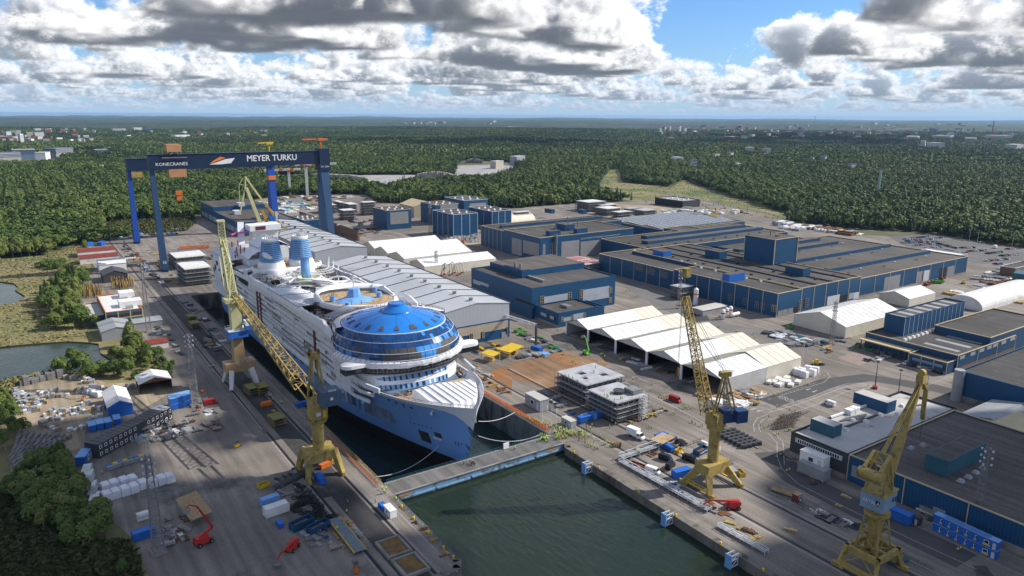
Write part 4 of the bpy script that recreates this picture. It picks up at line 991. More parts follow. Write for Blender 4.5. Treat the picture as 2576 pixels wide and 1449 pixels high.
 m=MB();m.beam((xo,434,33.5),(xo,476,31.2),.5,2.6);bx(m.mat(1),xo,xi,436,474,28,31);m.bd('terrace_ledge',[ship_white,shipm['dark']],ship)
m=MB();m.box(XC-19,XC+19,538,544,7,34);m.bd('stern_block',ship_patch,ship)
m=MB();m.box(XC-24.5,XC+24.5,300,540,30.6,31.2);m.bd('top_deck',shipm['deck'],ship)
for(x0,x1,y0,y1,z0,z1,c)in((-20,-8,306,314,31.2,33.5,0),(6,20,306,316,31.2,34,0),(-23,-18,405,430,31.2,33.4,1),(12,22,352,366,31.2,34,2),(10,21,386,398,31.2,34.6,0),(-9,-2,421,428,31.2,34.4,0),(4,13,424,432,31.2,35,0),(-22,-6,464,476,31.2,34,0),(4,20,464,474,31.2,34.2,1),(-15,-6,302,306,31.2,35,1)):m=MB();m.box(XC+x0,XC+x1,y0,y1,z0,z1);m.bd('deck_house',(ship_white,M['steel'],M['tan'])[c],ship)
P=[]
def blob(cx,cy,rx,ry,n=36,w1=.12,ph=0):return[(cx+rx*(1+w1*cos(3*a+ph))*cos(a),cy+ry*(1+w1*cos(2*a+ph))*sin(a))for a in[2*math.pi*i/n for i in range(n)]]
tan=[(XC-10,357),(XC-13.5,350),(XC-13,342),(XC-10,334),(XC-5,329),(XC,326.5),(XC+7,324),(XC+13,325),(XC+18,329),(XC+20,336),(XC+19,345),(XC+16,352),(XC+10,356),(XC+4,359),(XC-4,360)]
m=MB();m.prism(tan,36.4,37.8);m.bd('sun_deck',M['tan'],ship)
rimp=tan+[tan[0]]
m=MB();rows=[]
for i,p in enumerate(rimp):
 c=V3((XC+3,342));d=(V3(p)-c).normalized();fr=1 if p[1]<345 else 0
 hgt=.3+3.4*(1-fr)
 rows.append([(p[0]+d.x*1.6,p[1]+d.y*1.6,35.2),(p[0]+d.x*2.4,p[1]+d.y*2.4,37.5+hgt*.6),(p[0]+d.x*1.4,p[1]+d.y*1.4,37.9+hgt),(p[0]+d.x*.1,p[1]+d.y*.1,37.7+hgt*.4)])
m.loft(rows,False);m.bd('wave_rim',ship_white,ship,True)
m=MB()
for i in range(70):
 a=R.random()*6.28;q=R.choice(tan);u=R.random()**.5*.96;x,y=XC+3+(q[0]-XC-3)*u,342+(q[1]-342)*u;h_=ru(.6,1.4);m.beam((x,y,37.8),(x,y,37.8+h_),.12)
 if i%2:m.beam((x,y,37.8+h_),(x+ru(-3,3),y+ru(-2,2),37.8+h_),.12)
m.bd('guard_rails',M['rust'],ship)['kind']='stuff'
m=MB();m.loft([[(XC+1+r_*cos(a)*e,338+r_*sin(a),z)for a in[2*math.pi*i/40 for i in range(40)]]for r_,z,e in((8.0,37.8,1.25),(7.2,38.2,1.2),(4.6,39.4,1.05),(4.2,39.5,1.0))],True,False,True)
tw=m.bd('mast_base',M['blue_light'],ship,True)
m=MB();m.loft([[(XC+1+r_*cos(a),339+r_*.8*sin(a),z)for a in[2*math.pi*i/8+.4 for i in range(8)]]for r_,z in((3.6,39.4),(2.9,43.6))],True,False,True);m.bd('mast_tower',M['blue_light'],tw)
m=MB();m.beam((XC+1,339,43),(XC+1,339,50),.35)
for z in(46.5,48,49.2):m.beam((XC-1.2,339,z),(XC+3.2,339,z),.22);m.beam((XC+1,337.5,z+.4),(XC+1,340.5,z+.4),.18)
m.bd('mast',M['white'],tw)
for x,y in((-9.5,341),(-6,330),(13.5,337),(16,348)):m=MB();m.tube((XC+x,y,37.8),(XC+x,y,40.6 if y>331 else 39.3),1.3,n=14);m.bd('tank',M['blue_light'],ship)
m=MB();rows=[]
for i in range(22):
 u=i/21;x=XC+21.5+4.2*sin(u*2.8);y=304+62*u;zt=34+5.5*sin(math.pi*min(1,u*1.25))**.8+ru(-.2,.2)
 rows.append([(x+1.6,y,30),(x+1.2,y,zt-.6),(x,y,zt),(x-2.2,y,zt-1.4),(x-2.4,y,31)])
m.loft(rows,False);m.bd('wrapped_wave_wall',M['tarp'],ship)
m=MB();rows=[]
for i in range(40):
 th=rad(95+170*i/39);c=V3((XC,290));rows.append([(XC+(23.6+k)*sin(th),290-(23.6+k)*cos(th),z)for k,z in((0,39.2),(3.2,38.8),(3.4,36.8))])
m.loft(rows,False);m.bd('dome_gallery',ship_white,ship,True)
m=MB()
for i in range(40):th=rad(95+170*i/39);p=(XC+26.6*sin(th),290-26.6*cos(th));m.beam((*p,38.8),(*p,40),.12)
for z in(39.4,40):m.path([(XC+26.6*sin(rad(95+170*i/39)),290-26.6*cos(rad(95+170*i/39)),z)for i in range(40)],.12)
m.bd('gallery_rail',M['rust'],ship)
def wroof(pts,mat='tarp',name='weather_roof',ribs=9):
 a,b_,c,d=[V3(p)for p in pts];m=MB();n3=ribs*2;rows=[]
 for i in range(n3+1):
  u=i/n3;p,q=a.lerp(b_,u),d.lerp(c,u);o=V3((0,0,.3 if i%2 else-.2));rows.append([p+o,q+o])
 m.loft(rows,False);o=m.bd(name,M[mat],ship);m=MB()
 for r_ in rows[::2]:m.beam(r_[0]+V3((0,0,.1)),r_[1]+V3((0,0,.1)),.42)
 m.bd('roof_seam',M['steel'],o);return o
wroof([(XC-26,372,36.6),(XC-26,344,37),(XC-9,352,34.8),(XC-7,376,34.6)])
wroof([(XC-26,396,36),(XC-26,373,36.6),(XC-7,377,34.6),(XC-10,398,34.2)])
wroof([(XC-16.5,349,36.2),(XC-15.5,343,37.8),(XC-3,362,36.4),(XC-5,366,35.2)],'silver_x')
wroof([(XC-21.5,321,36.9),(XC-19.5,312.5,37.8),(XC-8.5,314,40.2),(XC-9,323,39.6)],'silver_x')
wroof([(XC-26,530,36.9),(XC-26,484,36),(XC-5,480,38),(XC-2,524,39.4)],'tarp','weather_roof',14)
wroof([(XC-24.5,474,33.6),(XC-24.5,450,34),(XC-10,452,36),(XC-10,474,36)],'silver_x')
m=MB();m.gable(XC-8,XC+12,476,500,44.5,49.5,'y',0,.2);m.box(XC-7.6,XC+11.6,476.4,499.6,36,44.4);m.bd('roof_tent',M['tarp'],ship)
m=MB();rows=[]
for i in range(9):u=i/8;rows.append([(XC-17+3*sin(j*.5)*.4+13.6*j/8,466+20*u,36+7.6*sin(math.pi*(j+.5)/9)**.5+ru(-.15,.15))for j in range(9)])
m.loft(rows,False,);m.box(XC-16.8,XC-4.2,466.1,486,34,38.6);m.bd('roof_tent',M['tarp'],ship)
m=MB();m.lathe(XC-.5,402,[(5.4,34),(6.4,36.4),(6.6,38.2),(6.1,38.3),(5.6,36.5)],30);m.bd('slide_bowl',pm('bowl pale green',(.6,.62,.42),.5,.1,.3),ship,True)
m=MB();m.tube((XC,408.5,33.5),(XC+.2,409.6,47.3),2.7,2.5,24);m.bd('slide_tower',M['blue_light'],ship,True)
m=MB();m.box(XC+1,XC+8,392,399,33,37);m.bd('wrapped_cabin',M['tarp'],ship)
for s_,lab in((-1,'white wave emblem'),(1,None)):
 fx=XC+s_*9.0;m=MB();prof=[(7.6,37.5),(7.4,39.4),(6.6,41.0)]
 m.loft([[(fx+r_*cos(a),444.6+r_*1.05*sin(a),z)for a in[2*math.pi*i/40 for i in range(40)]]for r_,z in((8.2,37.2),(7.9,39.2),(6.9,41.2),(6.6,41.2))],True,False,True)
 fu=m.bd('funnel',M['white'],ship,True)
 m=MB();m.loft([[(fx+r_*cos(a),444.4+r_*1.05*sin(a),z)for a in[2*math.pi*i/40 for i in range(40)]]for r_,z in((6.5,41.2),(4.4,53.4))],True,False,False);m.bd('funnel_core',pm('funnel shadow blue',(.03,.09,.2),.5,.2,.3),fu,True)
 m=MB()
 for k in range(11):
  z=41.5+k*1.09;r_=7.0-(z-41.2)*.162;m.loft([[(fx+(r_+q)*cos(a),444.4+(r_+q)*1.05*sin(a),zz)for a in[2*math.pi*i/40 for i in range(40)]]for q,zz in((-.5,z),(0,z),(-.06,z+.6),(-.5,z+.6))],True)
 m.bd('louvre_rings',pm('louvre blue',(.22,.42,.72),.4,.12,.4),fu)
 m=MB()
 for k in range(6):a=k*math.pi/3+.5;m.beam((fx+6.95*cos(a),444.4+7.3*sin(a),41.3),(fx+4.9*cos(a),444.4+5.1*sin(a),53.3),.5,.3)
 m.bd('funnel_rib',M['blue_light'],fu)
 m=MB();m.lathe(fx,444.4,[(4.9,53.2),(5.0,53.6),(4.9,55.2),(4.4,55.2),(4.4,53.8)],36,True);m.bd('funnel_collar',M['white'],fu,True)
 m=MB()
 for k in range(14):a=R.random()*6.28;r_=R.random()*3.4;m.tube((fx+r_*cos(a),444.4+r_*sin(a),53.6),(fx+r_*cos(a),444.4+r_*sin(a),55.9+R.random()),.32,n=8)
 m.bd('exhaust_pipe',M['white_dirty'],fu)
 if lab:
  m=MB();P=[]
  for k in range(13):
   u=k/12;a=rad(200+62*u);zc=46.2-2.4*u;hh=2.1*sin(math.pi*min(1,u*.9+.1))**.7
   P.append([(fx+(7.08-(z-41.2)*.162)*cos(a),444.4+(7.08-(z-41.2)*.162)*1.05*sin(a),z)for z in(zc-hh*.6,zc+hh)])
  m.loft(P,False);m.bd('funnel_emblem',M['white'],fu)
m=MB();m.prism(blob(XC,446,20.5,11,48,.05),36.2,37.3);m.bd('funnel_deck',M['tan'],ship)
m=MB();bl=blob(XC,446,21.2,11.8,48,.05);m.loft([[(x,y,34.8)for x,y in bl],[(x,y,37.6)for x,y in bl],[(XC+(x-XC)*.96,446+(y-446)*.96,37.7)for x,y in bl]]);m.bd('funnel_deck_edge',ship_white,ship,True)
m=MB()
for k,cx_ in enumerate((-13,13)):
 for a0 in range(0,360,10):
  a=rad(a0);m.beam((XC+cx_+9*cos(a),433+8*sin(a),36.4),(XC+cx_+13.6*cos(a),433+12.4*sin(a),34.6),.22)
 for r_,z in((9,36.4),(11.5,35.6),(13.6,34.6)):m.path([(XC+cx_+r_*cos(rad(a0)),433+r_*.9*sin(rad(a0)),z)for a0 in range(0,361,12)],.26)
m.bd('ring_frame',M['white'],ship)
for s_ in(-1,1):m=MB();m.tube((XC+s_*9,436,31),(XC+s_*9,436,37),5.2,n=24);m.bd('funnel_trunk',ship_white,ship,True)
m=MB()
for k in range(12):m.path([(XC-15+k*1.5+1.5*sin(j*.6),408+j*2.4,33.2+2.2*sin(j*.45+k*.5))for j in range(9)],.16)
for j in range(9):m.path([(XC-15+k*1.5+1.5*sin(j*.6),408+j*2.4,33.2+2.2*sin(j*.45+k*.5))for k in range(12)],.16)
m.bd('safety_net',M['white'],ship)
m=MB();rows=[[(XC-15+k*1.5+1.5*sin(j*.6),408+j*2.4,32.9+2.2*sin(j*.45+k*.5))for k in range(12)]for j in range(9)];m.loft(rows,False);m.bd('net_cover',M['grey'],ship,True)
def loop(cx_,cy_,rx,ry,z0,amp,w_,mat,name,n=40,turns=1,ph=0.):
 m=MB();m.path([(XC+cx_+rx*cos(2*math.pi*i*turns/n+ph),cy_+ry*sin(2*math.pi*i*turns/n+ph),z0+amp*sin(4*math.pi*i/n+ph))for i in range(n+1)],w_,w_*.7);return m.bd(name,M[mat],ship)
loop(-4,398,13,8,35.6,.8,.9,'trim_white','slide_tube');loop(-2,400,10,9,37,1.2,.9,'white','slide_tube',44,1,.8);loop(-13,400,6.5,7,35,.8,.8,'white','slide_tube');loop(9,388,9,9,36.5,1.2,1,'white','slide_tube');loop(14,372,8,12,36,1.2,1,'white','slide_tube',36,1,.4)
m=MB()
for i in range(26):
 x,y=XC+ru(-20,22),ru(362,430);z=31.2;h_=ru(2,6.5);m.beam((x,y,z),(x+ru(-.6,.6),y,z+h_),.4)
 if i%2:m.beam((x,y,z+h_),(x+ru(-8,8),y+ru(-5,5),z+h_-ru(0,2)),.22)
m.bd('white_struts',M['white'],ship)['kind']='stuff'
m=MB()
for i in range(620):
 x,y=XC+ru(-23,23),ru(304,432)
 if 322<y<362 and abs(x-XC-3)<18:continue
 m.mat(R.choice((0,0,1,2,2,3,4,4,5))).rbox(x,y,31.2,ru(.5,3.2),ru(.4,1.8),ru(.3,3.2),R.random()*3)
m.bd('deck_clutter',[M['white_dirty'],M['grey'],M['tan'],M['blue_light'],shipm['dark'],M['rust']],ship)['kind']='stuff'
m=MB()
for i in range(330):
 x,y=XC+ru(-24,24),ru(302,436);
 if 320<y<362 and abs(x-XC-3)<18:continue
 h_=ru(1.5,4.5);m.beam((x,y,31),(x,y,31+h_),.13);m.beam((x-1.6,y,31+h_*.8),(x+1.6,y+ru(-1,1),31+h_*.8),.11)
m.bd('scaffold_tubes',M['trim_white'],ship)['kind']='stuff'
for x,y,c in((-17,404,'blue'),(-13,398,'blue_light'),(-19.5,398,'white'),(14,398,'white'),(8,366,'blue_light')):m=MB();m.rbox(XC+x,y,31.2,3.4,3,3.2,.3);m.bd('deck_cabin',M[c],ship)
m=MB();m.path([(XC+2+6*sin(i*.3),376+i*1.3,35.6+.2*i)for i in range(14)],3.2,1.6);m.bd('white_slide',ship_white,ship)
for k,y in enumerate((440,432,424)):m=MB();m.beam((XC+24.5,y,31),(XC+25.5,y,41-k),1.0,1.6,.4);m.bd('spire',M['white'],ship)
for k,y in enumerate((446,441)):m=MB();m.beam((XC-24.5,y,31),(XC-25,y,38.5-k),1.0,1.6,.4);m.bd('spire',M['white'],ship)
m=MB();m.beam((XC-4,534,36),(XC-1,545,51.5),4.6,2.4,4.2,2);m.bd('slide_pylon',ship_white,ship)
m=MB();m.path([(XC-10+i*1.0,537+2.2*sin(i*.45),44.5+i*.17)for i in range(18)],1.1,.9);m.bd('pink_slide',pm('magenta',(.62,.08,.3),.4,.1,.3),ship)
m=MB();m.box(XC+2,XC+24,532,545,46.5,50.5);m.box(XC+4,XC+22,534,543,31,46.5);m.bd('adventure_platform',ship_white,ship)
m=MB();m.box(XC+6,XC+13,531.8,532.02,47.2,49.8);m.bd('platform_grille',pm('maroon',(.12,.02,.05),.6,.2,.5),ship)
m=MB()
for k in range(10):m.tube((XC-17+ru(-4,12),478+k*4.5,35),(XC-17+ru(-4,12),478+k*4.5,41.5+ru(-3,2)),.42,n=8)if False else(lambda x,y,h_:m.tube((x,y,34),(x,y,h_),.42,n=8))(XC-18+ru(-2,13),478+k*5,40.5+ru(-2,3))
m.bd('rust_pipe',pm('rust pipe',(.30,.09,.04),.7,.2,.4),ship)
m=MB();m.box(XC+13,XC+17,462,466,38,46);m.bd('yellow_cover',M['yellow_bright'],ship)
fl=[(XC-9.6,251.5),(XC+16.8,253.5),(XC+15.5,243),(XC+9.0,230.2),(XC-3.0,228.4),(XC-6.5,233.5)]
def yfr(x):
 y=221.0
 while hb(y,20)<abs(x)+1.7:y+=.25
 return y
m=MB();hoops=MB();nr=9;rows=[]
for i in range(nr*4+1):
 u=i/(nr*4);x=-10.5+26*u;sag=.45*abs(sin(math.pi*u*nr));yf=max(yfr(x),227.5)+.4*sag;zt=20.6+1.3*sin(math.pi*min(1,u*1.15+.12))-sag*.6
 row=[(XC+x,252.5-.6*u,zt-1.2),(XC+x,250.5,zt),(XC+x,(250.5+yf)/2,zt-.25-sag*.3),(XC+x,yf+1.6,zt-.6),(XC+x,yf,17.2)];rows.append(row)
 if i%4==0:hoops.path([V3(p)+V3((0,0,.07))for p in row[:4]],.2)
m.loft(rows,False);m.add(rows[0]+[(XC-10.5,rows[0][4][1],15.2),(XC-10.5,252.5,15.2)],[(0,1,2,3,4,5,6)]);m.bd('bow_tarpaulin',M['tarp'],ship);hoops.bd('tarpaulin_hoop',M['trim_white'],ship)
m=MB();m.box(XC+2,XC+17,254,259,17,18);m.box(XC+3,XC+6,255,258,15.2,17);m.bd('wood_platform',M['tan'],ship)
m=MB()
for i in range(60):
 y=ru(236,263);x=XC+ru(-1,1)*max(2,hb(y,16.6)-2);m.mat(R.randrange(3)).rbox(x,y,15.2,ru(.5,2.4),ru(.5,2),ru(.3,1.2),R.random()*3)
m.bd('fore_deck_gear',[M['rust'],M['concrete'],M['tan']],ship)['kind']='stuff'
m=MB();yy=[y for y in ys if 220.4<y<262]
for side in(-1,1):m.path([(XC+side*(hb(y,sheer(y))-.2),y,sheer(y)+1.1)for y in yy],.12)
for side in(-1,1):
 for y in yy:m.beam((XC+side*(hb(y,sheer(y))-.2),y,sheer(y)),(XC+side*(hb(y,sheer(y))-.2),y,sheer(y)+1.1),.1)
m.bd('bow_rail',M['steel'],ship)
# ------------------------------------------------------------------ dock gate
gate=empty('dock_gate',(132,218,-4),'long blue grey floating gate closing the dock in front of the bow','dock gate')
m=MB();m.box(96.05,169.95,214,223,-13.5,-.3);m.bd('caisson',pm('gate blue grey',(.15,.27,.40),.6,.2,.2,dirt=(.10,.10,.09),dscale=.3,dthr=.5),gate)
m=MB();m.box(96.05,169.95,214.4,222.6,-.3,.04);m.bd('gate_deck',M['asphalt_road'],gate)
m=MB();m.box(96.05,169.95,213.7,214.4,-.12,.12);m.box(96.05,169.95,222.2,223.2,-.6,.25);m.bd('gate_edge',M['concrete'],gate)
m=MB()
for k in range(5):m.box(98+k*14.5,98+k*14.5+13.6,213.2,214,-2.4-.2*(k%2),-1.9-.2*(k%2))
m.bd('fender_beam',MATS['gate blue grey'],gate)
for x0,x1 in((97.6,102),(161.5,167)):m=MB();m.box(x0,x1,213.9,213.99,-1.6,-.9);m.bd('name_plate',pm('orange plate',(.42,.22,.07),.6,.25,1.5),gate)
m=MB()
for x in np.arange(97,169,2.4):m.beam((x,222.7,.2),(x,222.7,1.4),.1)
for z in(.8,1.4):m.beam((97,222.7,z),(169,222.7,z),.09)
m.bd('hand_rail',M['teal'],gate)
m=MB();m.box(146.5,149,222,222.5,.3,2.6);m.bd('notice_board',M['white'],gate)
# ------------------------------------------------------------------ lettering
def text_mesh(name,s,size,loc,rot,mat,parent,ext=.05,align='CENTER',sx=1.0):
 c=bpy.data.curves.new('lettering','FONT');c.body=s;c.size=size;c.extrude=ext;c.align_x=align;c.align_y='CENTER';c.resolution_u=2;c.offset=size*(.012 if size>5 else 0)
 o=bpy.data.objects.new('lettering',c);sc.collection.objects.link(o)
 dg=bpy.context.evaluated_depsgraph_get();me=bpy.data.meshes.new_from_object(o.evaluated_get(dg));bpy.data.objects.remove(o);bpy.data.curves.remove(c)
 me.transform(Matrix.Translation(loc)@rot@Matrix.Diagonal((sx,1,1,1)))
 me.materials.clear();me.materials.append(mat)
 o=bpy.data.objects.new(name,me);sc.collection.objects.link(o);o.parent=parent
 if parent.type=='EMPTY':o.matrix_parent_inverse=(Matrix.Translation(parent.location)@parent.rotation_euler.to_matrix().to_4x4()).inverted()
 return o
FRONT=Matrix.Rotation(rad(90),4,'X')
LEFT=Matrix.Rotation(rad(-90),4,'Z')@FRONT
# ------------------------------------------------------------------ gantry cranes over the dock
def gantry(label,Y,x0,x1,z0,z1,mt,legm,wide):
 root=empty('gantry_crane',((x0+x1)/2,Y,0),label,'gantry crane')
 m=MB();m.box(x0,x1,Y,Y+wide,z0,z1);gd=m.bd('girder',mt,root)
 m=MB();m.box(x0-.3,x1+.3,Y-.5,Y+wide+.5,z1,z1+.25);m.box(x0,x1,Y-.4,Y,z0-.3,z0+.2);m.bd('girder_flange',M['gantry'],gd)
 m=MB()
 for z in(.6,1.2):m.beam((x0,Y-.4,z1+z),(x1,Y-.4,z1+z),.1)
 for x in np.arange(x0,x1,3):m.beam((x,Y-.4,z1),(x,Y-.4,z1+1.2),.1)
 m.bd('walkway_rail',M['grey_dark'],gd)
 def leg(name,x,top_w,bot_w,dy,yb,slant=0):
  m=MB();R0=[]
  for z,w_,yy in((0.8,bot_w[0],yb),(z0,top_w[0],Y+wide/2+dy)):
   d_=bot_w[1]if z<5 else top_w[1]
   xx_=x+(slant if z<5 else 0)
   R0.append([(xx_-w_/2,yy-d_/2,z),(xx_+w_/2,yy-d_/2,z),(xx_+w_/2,yy+d_/2,z),(xx_-w_/2,yy+d_/2,z)])
  m.loft(R0,True,True,True);lg=m.bd(name,legm,root)
  m=MB()
  for k in range(3):m.box(xx_-1.6 if False else x+slant-1.8,x+slant+1.8,yb-7+k*5,yb-3+k*5,.05,1.9)
  m.bd('bogie',M['gantry'],lg);return lg
 return root,gd,leg
ga,gd,leg=gantry('dark blue gantry crane with white lettering, its girder spanning the ship in front',657.6,92,241.5,84.2,95.4,M['gantry'],pm('gantry leg blue',(.028,.07,.155),.45,.1,.05),9)
l1=leg('leg',94.2,(3.4,5),(5.0,8),0,660,1.6)
text_mesh('leg_number','10',3.4,V3((95.6,655.8,7.5)),FRONT,M['white'],l1)
for dy,yb in((-1.5,646),(1.5,674)):leg('leg',237.2,(8,4.5),(4.4,5),dy,yb)
m=MB();m.box(232.5,242,656,668.5,78,97.6);m.bd('leg_head',M['gantry'],ga)
text_mesh('girder_lettering','MEYER TURKU',7.2,V3((190.5,657.5,90.3)),FRONT,M['white'],gd,sx=.93)
text_mesh('girder_lettering','KONECRANES',3.7,V3((109,657.5,87.6)),FRONT,M['white'],gd,sx=1.02)
text_mesh('leg_lettering','RC 1200t',1.9,V3((237.3,655.9,81.4)),FRONT,M['white'],ga)
m=MB();Yf=657.5
m.add([(x,Yf,z)for x,z in((138,86.8),(141,89.2),(147,92.6),(151.5,91.6),(143.5,88.7))],[(0,1,2,3,4)])
m.bd('girder_emblem',pm('emblem orange',(.78,.22,.02),.5,.08,.5),gd)
m=MB();m.add([(x,Yf,z)for x,z in((138,86.3),(144,88.1),(151,90.4),(159,91.3),(155.5,87.0),(148,86.3))],[(0,5,4,3,2,1)][::-1]if False else[(0,1,2,3,4,5)]);m.bd('girder_emblem',M['white'],gd)
m=MB();m.rbox(111.5,661,97.5,11,11,6,0);m.box(106,117,655.6,666.4,97.4,97.9);m.bd('upper_trolley',M['cab_orange'],ga)
m=MB()
for x in(108,115):m.beam((x,656,95.4),(111.5,656,97.4),.5);m.beam((x,666,95.4),(111.5,666,97.4),.5)
m.box(102,121,656,656.6,92.5,93.2);m.bd('trolley_frame',M['steel'],ga)
m=MB();m.rbox(113,662,77,13,9,6.4,0,1.05);m.beam((113,662,84.2),(113,662,82),10,8);m.bd('lower_trolley',M['cab_orange'],ga)
m=MB()
for dx in(-2,2):
 for dy in(-1,1):m.beam((113+dx,662+dy,77),(113+dx*.6,662+dy,66),.12)
m.bd('hoist_rope',M['black'],ga);m=MB();m.rbox(113,662,62,5,3,3.2);m.rbox(113,662,57.5,4,2,4.2);m.bd('hook_block',M['orange'],ga)
for x,lab in((236,'jib'),):
 m=MB();m.tube((x,662,95.4),(x,662,105),.9,n=10);m.beam((x-17,662,105.6),(x+7,662,105.8),1.4,1.2);m.rbox(x,662,104.5,4,3,2.4);m.bd('service_jib',M['orange'],ga)
gb2,gd2,leg=gantry('bright blue gantry crane standing behind the lettered one, with an orange banded leg',819,94.5,239.5,72.5,84,M['gantry'],M['gantry_bright'],8)
leg('leg',96.5,(3.2,4),(5.4,8),0,822);lg=leg('leg',235.5,(7.4,5),(6,20),0,822)
m=MB();m.box(231.6,239.4,817.8,826.6,57.5,62);m.bd('leg_band',pm('signal orange',(.75,.2,.02),.5,.1,.5),lg)
m=MB();m.rbox(103,823,66,10,8,6);m.bd('trolley',M['yellow'],gb2)
m=MB();m.tube((235.5,823,84),(235.5,823,96),.8,n=8);m.beam((224,823,97),(241,823,97.6),1.4,1.4);m.rbox(236,823,95.5,7,3,2.2);m.bd('service_jib',M['yellow_bright'],gb2)
# ------------------------------------------------------------------ jib cranes on the dock side
def portal(root,cx,cy,gx,gy,zt,mat,w_=2.0,beam=2.6,splay=0):
 """portal of four legs on rails with a ring beam"""
 for sx in(-1,1):
  for sy in(-1,1):
   m=MB();m.beam((cx+sx*(gx/2),cy+sy*(gy/2+splay),.6),(cx+sx*gx*.36,cy+sy*gy*.3,zt),w_*.8,w_*.8,w_,w_);m.rbox(cx+sx*gx/2,cy+sy*(gy/2+splay),.05,1.0,4.2,1.3)
   m.bd('leg',mat,root)
 m=MB();m.box(cx-gx*.36-1,cx+gx*.36+1,cy-gy*.3-1,cy+gy*.3+1,zt-beam,zt);m.bd('portal_beam',mat,root)
Yl=M['yellow'];BX,BY=80.2,243.8
cb=empty('jib_crane',(BX,BY,0),'yellow jib crane by the bow with its lattice boom lowered along the ship','crane')
portal(cb,BX,BY,12.4,10,9.5,Yl,2.2,3.2,.6)
for sy in(-1,1):m=MB();m.beam((BX-6.2,BY+sy*5.6,1.3),(BX+6.2,BY+sy*5.6,1.3),.01,.01);
m=MB();m.tube((BX,BY,9.5),(BX,BY,21),2.1,2.1,18);m.bd('column',Yl,cb);m=MB();m.tube((BX,BY,20.2),(BX,BY,21.4),3.3,n=20);m.bd('slewing_ring',Yl,cb)
m=MB();m.path([(BX+3.9*cos(a),BY+3.9*sin(a),21.8)for a in np.linspace(0,6.28,21)],.15);m.bd('ring_rail',M['grey_dark'],cb)
m=MB();m.loft([[(BX-2.8,BY-3.2,21.4),(BX+2.8,BY-3.2,21.4),(BX+2.8,BY+2.2,21.4),(BX-2.8,BY+2.2,21.4)],[(BX-2.8,BY-4,27),(BX+2.8,BY-4,27),(BX+2.6,BY+2.2,29),(BX-2.6,BY+2.2,29)]],True,True,True);hs=m.bd('machine_house',Yl,cb)
m=MB();m.box(BX-1.6,BX+.2,BY-4.12,BY-3.85,23.6,25);m.bd('house_plate',M['trim_white'],hs);m=MB();m.box(BX+1,BX+2,BY-4.0,BY-3.72,22.6,25.4);m.bd('house_door',M['yellow_bright'],hs)
m=MB();m.box(BX-.5,BX+6.6,BY-8.4,BY-2.6,28.2,33.6);cw=m.bd('counterweight',pm('counterweight grey blue',(.07,.11,.17),.6,.15,.3),cb)
m=MB();m.box(BX+2.4,BX+3.4,BY-8.46,BY-8.35,30.4,31.4);m.bd('plate',M['white'],cw);text_mesh('counterweight_lettering','KONE',1.0,V3((BX+3.2,BY-8.45,33.9)),FRONT,M['white'],cw)
AT=V3((BX-.5,BY-2.4,45.6))
m=MB()
for s_ in(-1,1):m.beam((BX+s_*2.2,BY+2,28.5),AT+V3((s_*.9,.6,0)),.7);m.beam((BX+s_*2.4,BY-5,29),AT+V3((s_*.9,-.6,0)),.6);m.beam((BX+s_*2.3,BY-1.5,37),(BX+s_*2.3,BY+1.6,33),.3)
m.rbox(AT.x,AT.y,44.6,3.6,2.6,2.4);m.bd('a_frame',Yl,cb);m=MB()
for s_ in(-1,1):m.tube(AT+V3((s_*1.5-.3,0,1.2)),AT+V3((s_*1.5+.3,0,1.2)),1.2,n=14)
m.bd('sheave',M['rust'],cb)
TIP=V3((BX+.3,360.5,44));PV=V3((BX,BY+2.2,27.6))
m=MB();pm1=PV.lerp(TIP,.12);m.lattice(pm1,TIP,4.6,2.2,24,.42,.2);m.beam(PV+V3((-2,0,0)),pm1+V3((-2.2,0,0)),.5);m.beam(PV+V3((2,0,0)),pm1+V3((2.2,0,0)),.5);m.bd('boom',Yl,cb)
m=MB();m.path([(TIP.x,TIP.y-1+4*sin(k*.35),TIP.z+4*(1-cos(k*.35))-4)for k in range(9)],.9,.7);m.bd('boom_head',Yl,cb)
m=MB()
for s_ in(-1,1):m.beam(AT+V3((s_*.8,0,1)),TIP+V3((s_*.6,-2,1)),.12);m.beam(AT+V3((s_*.4,0,1.2)),PV.lerp(TIP,.6)+V3((s_*.6,0,1.6)),.1)
m.bd('luffing_rope',M['black'],cb)
AX,AY=79.6,352.5;PY=M['yellow_pale'];OC=pm('ochre portal',(.36,.24,.12),.7,.15,.2,dirt=(.5,.45,.4),dscale=.12,dthr=.55)
ca=empty('jib_crane',(AX,AY,0),'pale yellow jib crane with blue cab ring and steeply raised boom beside the ship','crane')
for sx in(-1,1):
 for sy in(-1,1):m=MB();m.beam((AX+sx*6.2,AY+sy*7.5,.5),(AX+sx*4.4,AY+sy*3.2,8.5),1.6,1.6,2.2,2.2);m.bd('leg',M['white_dirty'],ca)
m=MB();m.box(AX-7,AX+7,AY-3.4,AY+3.4,7.6,12.2);m.bd('portal_beam',OC,ca)
m=MB();m.loft([[(AX+sx*a,AY+sy*a,z)for sx,sy in((-1,-1),(1,-1),(1,1),(-1,1))]for a,z in((2.6,12.2),(2.1,24.5))],True,True,True);m.bd('column',OC,ca)
m=MB();m.box(AX-4.4,AX+4.4,AY-4.2,AY+4.2,24.6,27.8);rg=m.bd('machine_ring',M['blue_bright'],ca)
m=MB();m.box(AX-4.5,AX+4.5,AY-4.3,AY+4.3,27.8,28.2);m.path([(AX-4.5,AY-4.3,29),(AX+4.5,AY-4.3,29),(AX+4.5,AY+4.3,29),(AX-4.5,AY+4.3,29),(AX-4.5,AY-4.3,29)],.12);m.bd('ring_rail',M['trim_white'],rg)
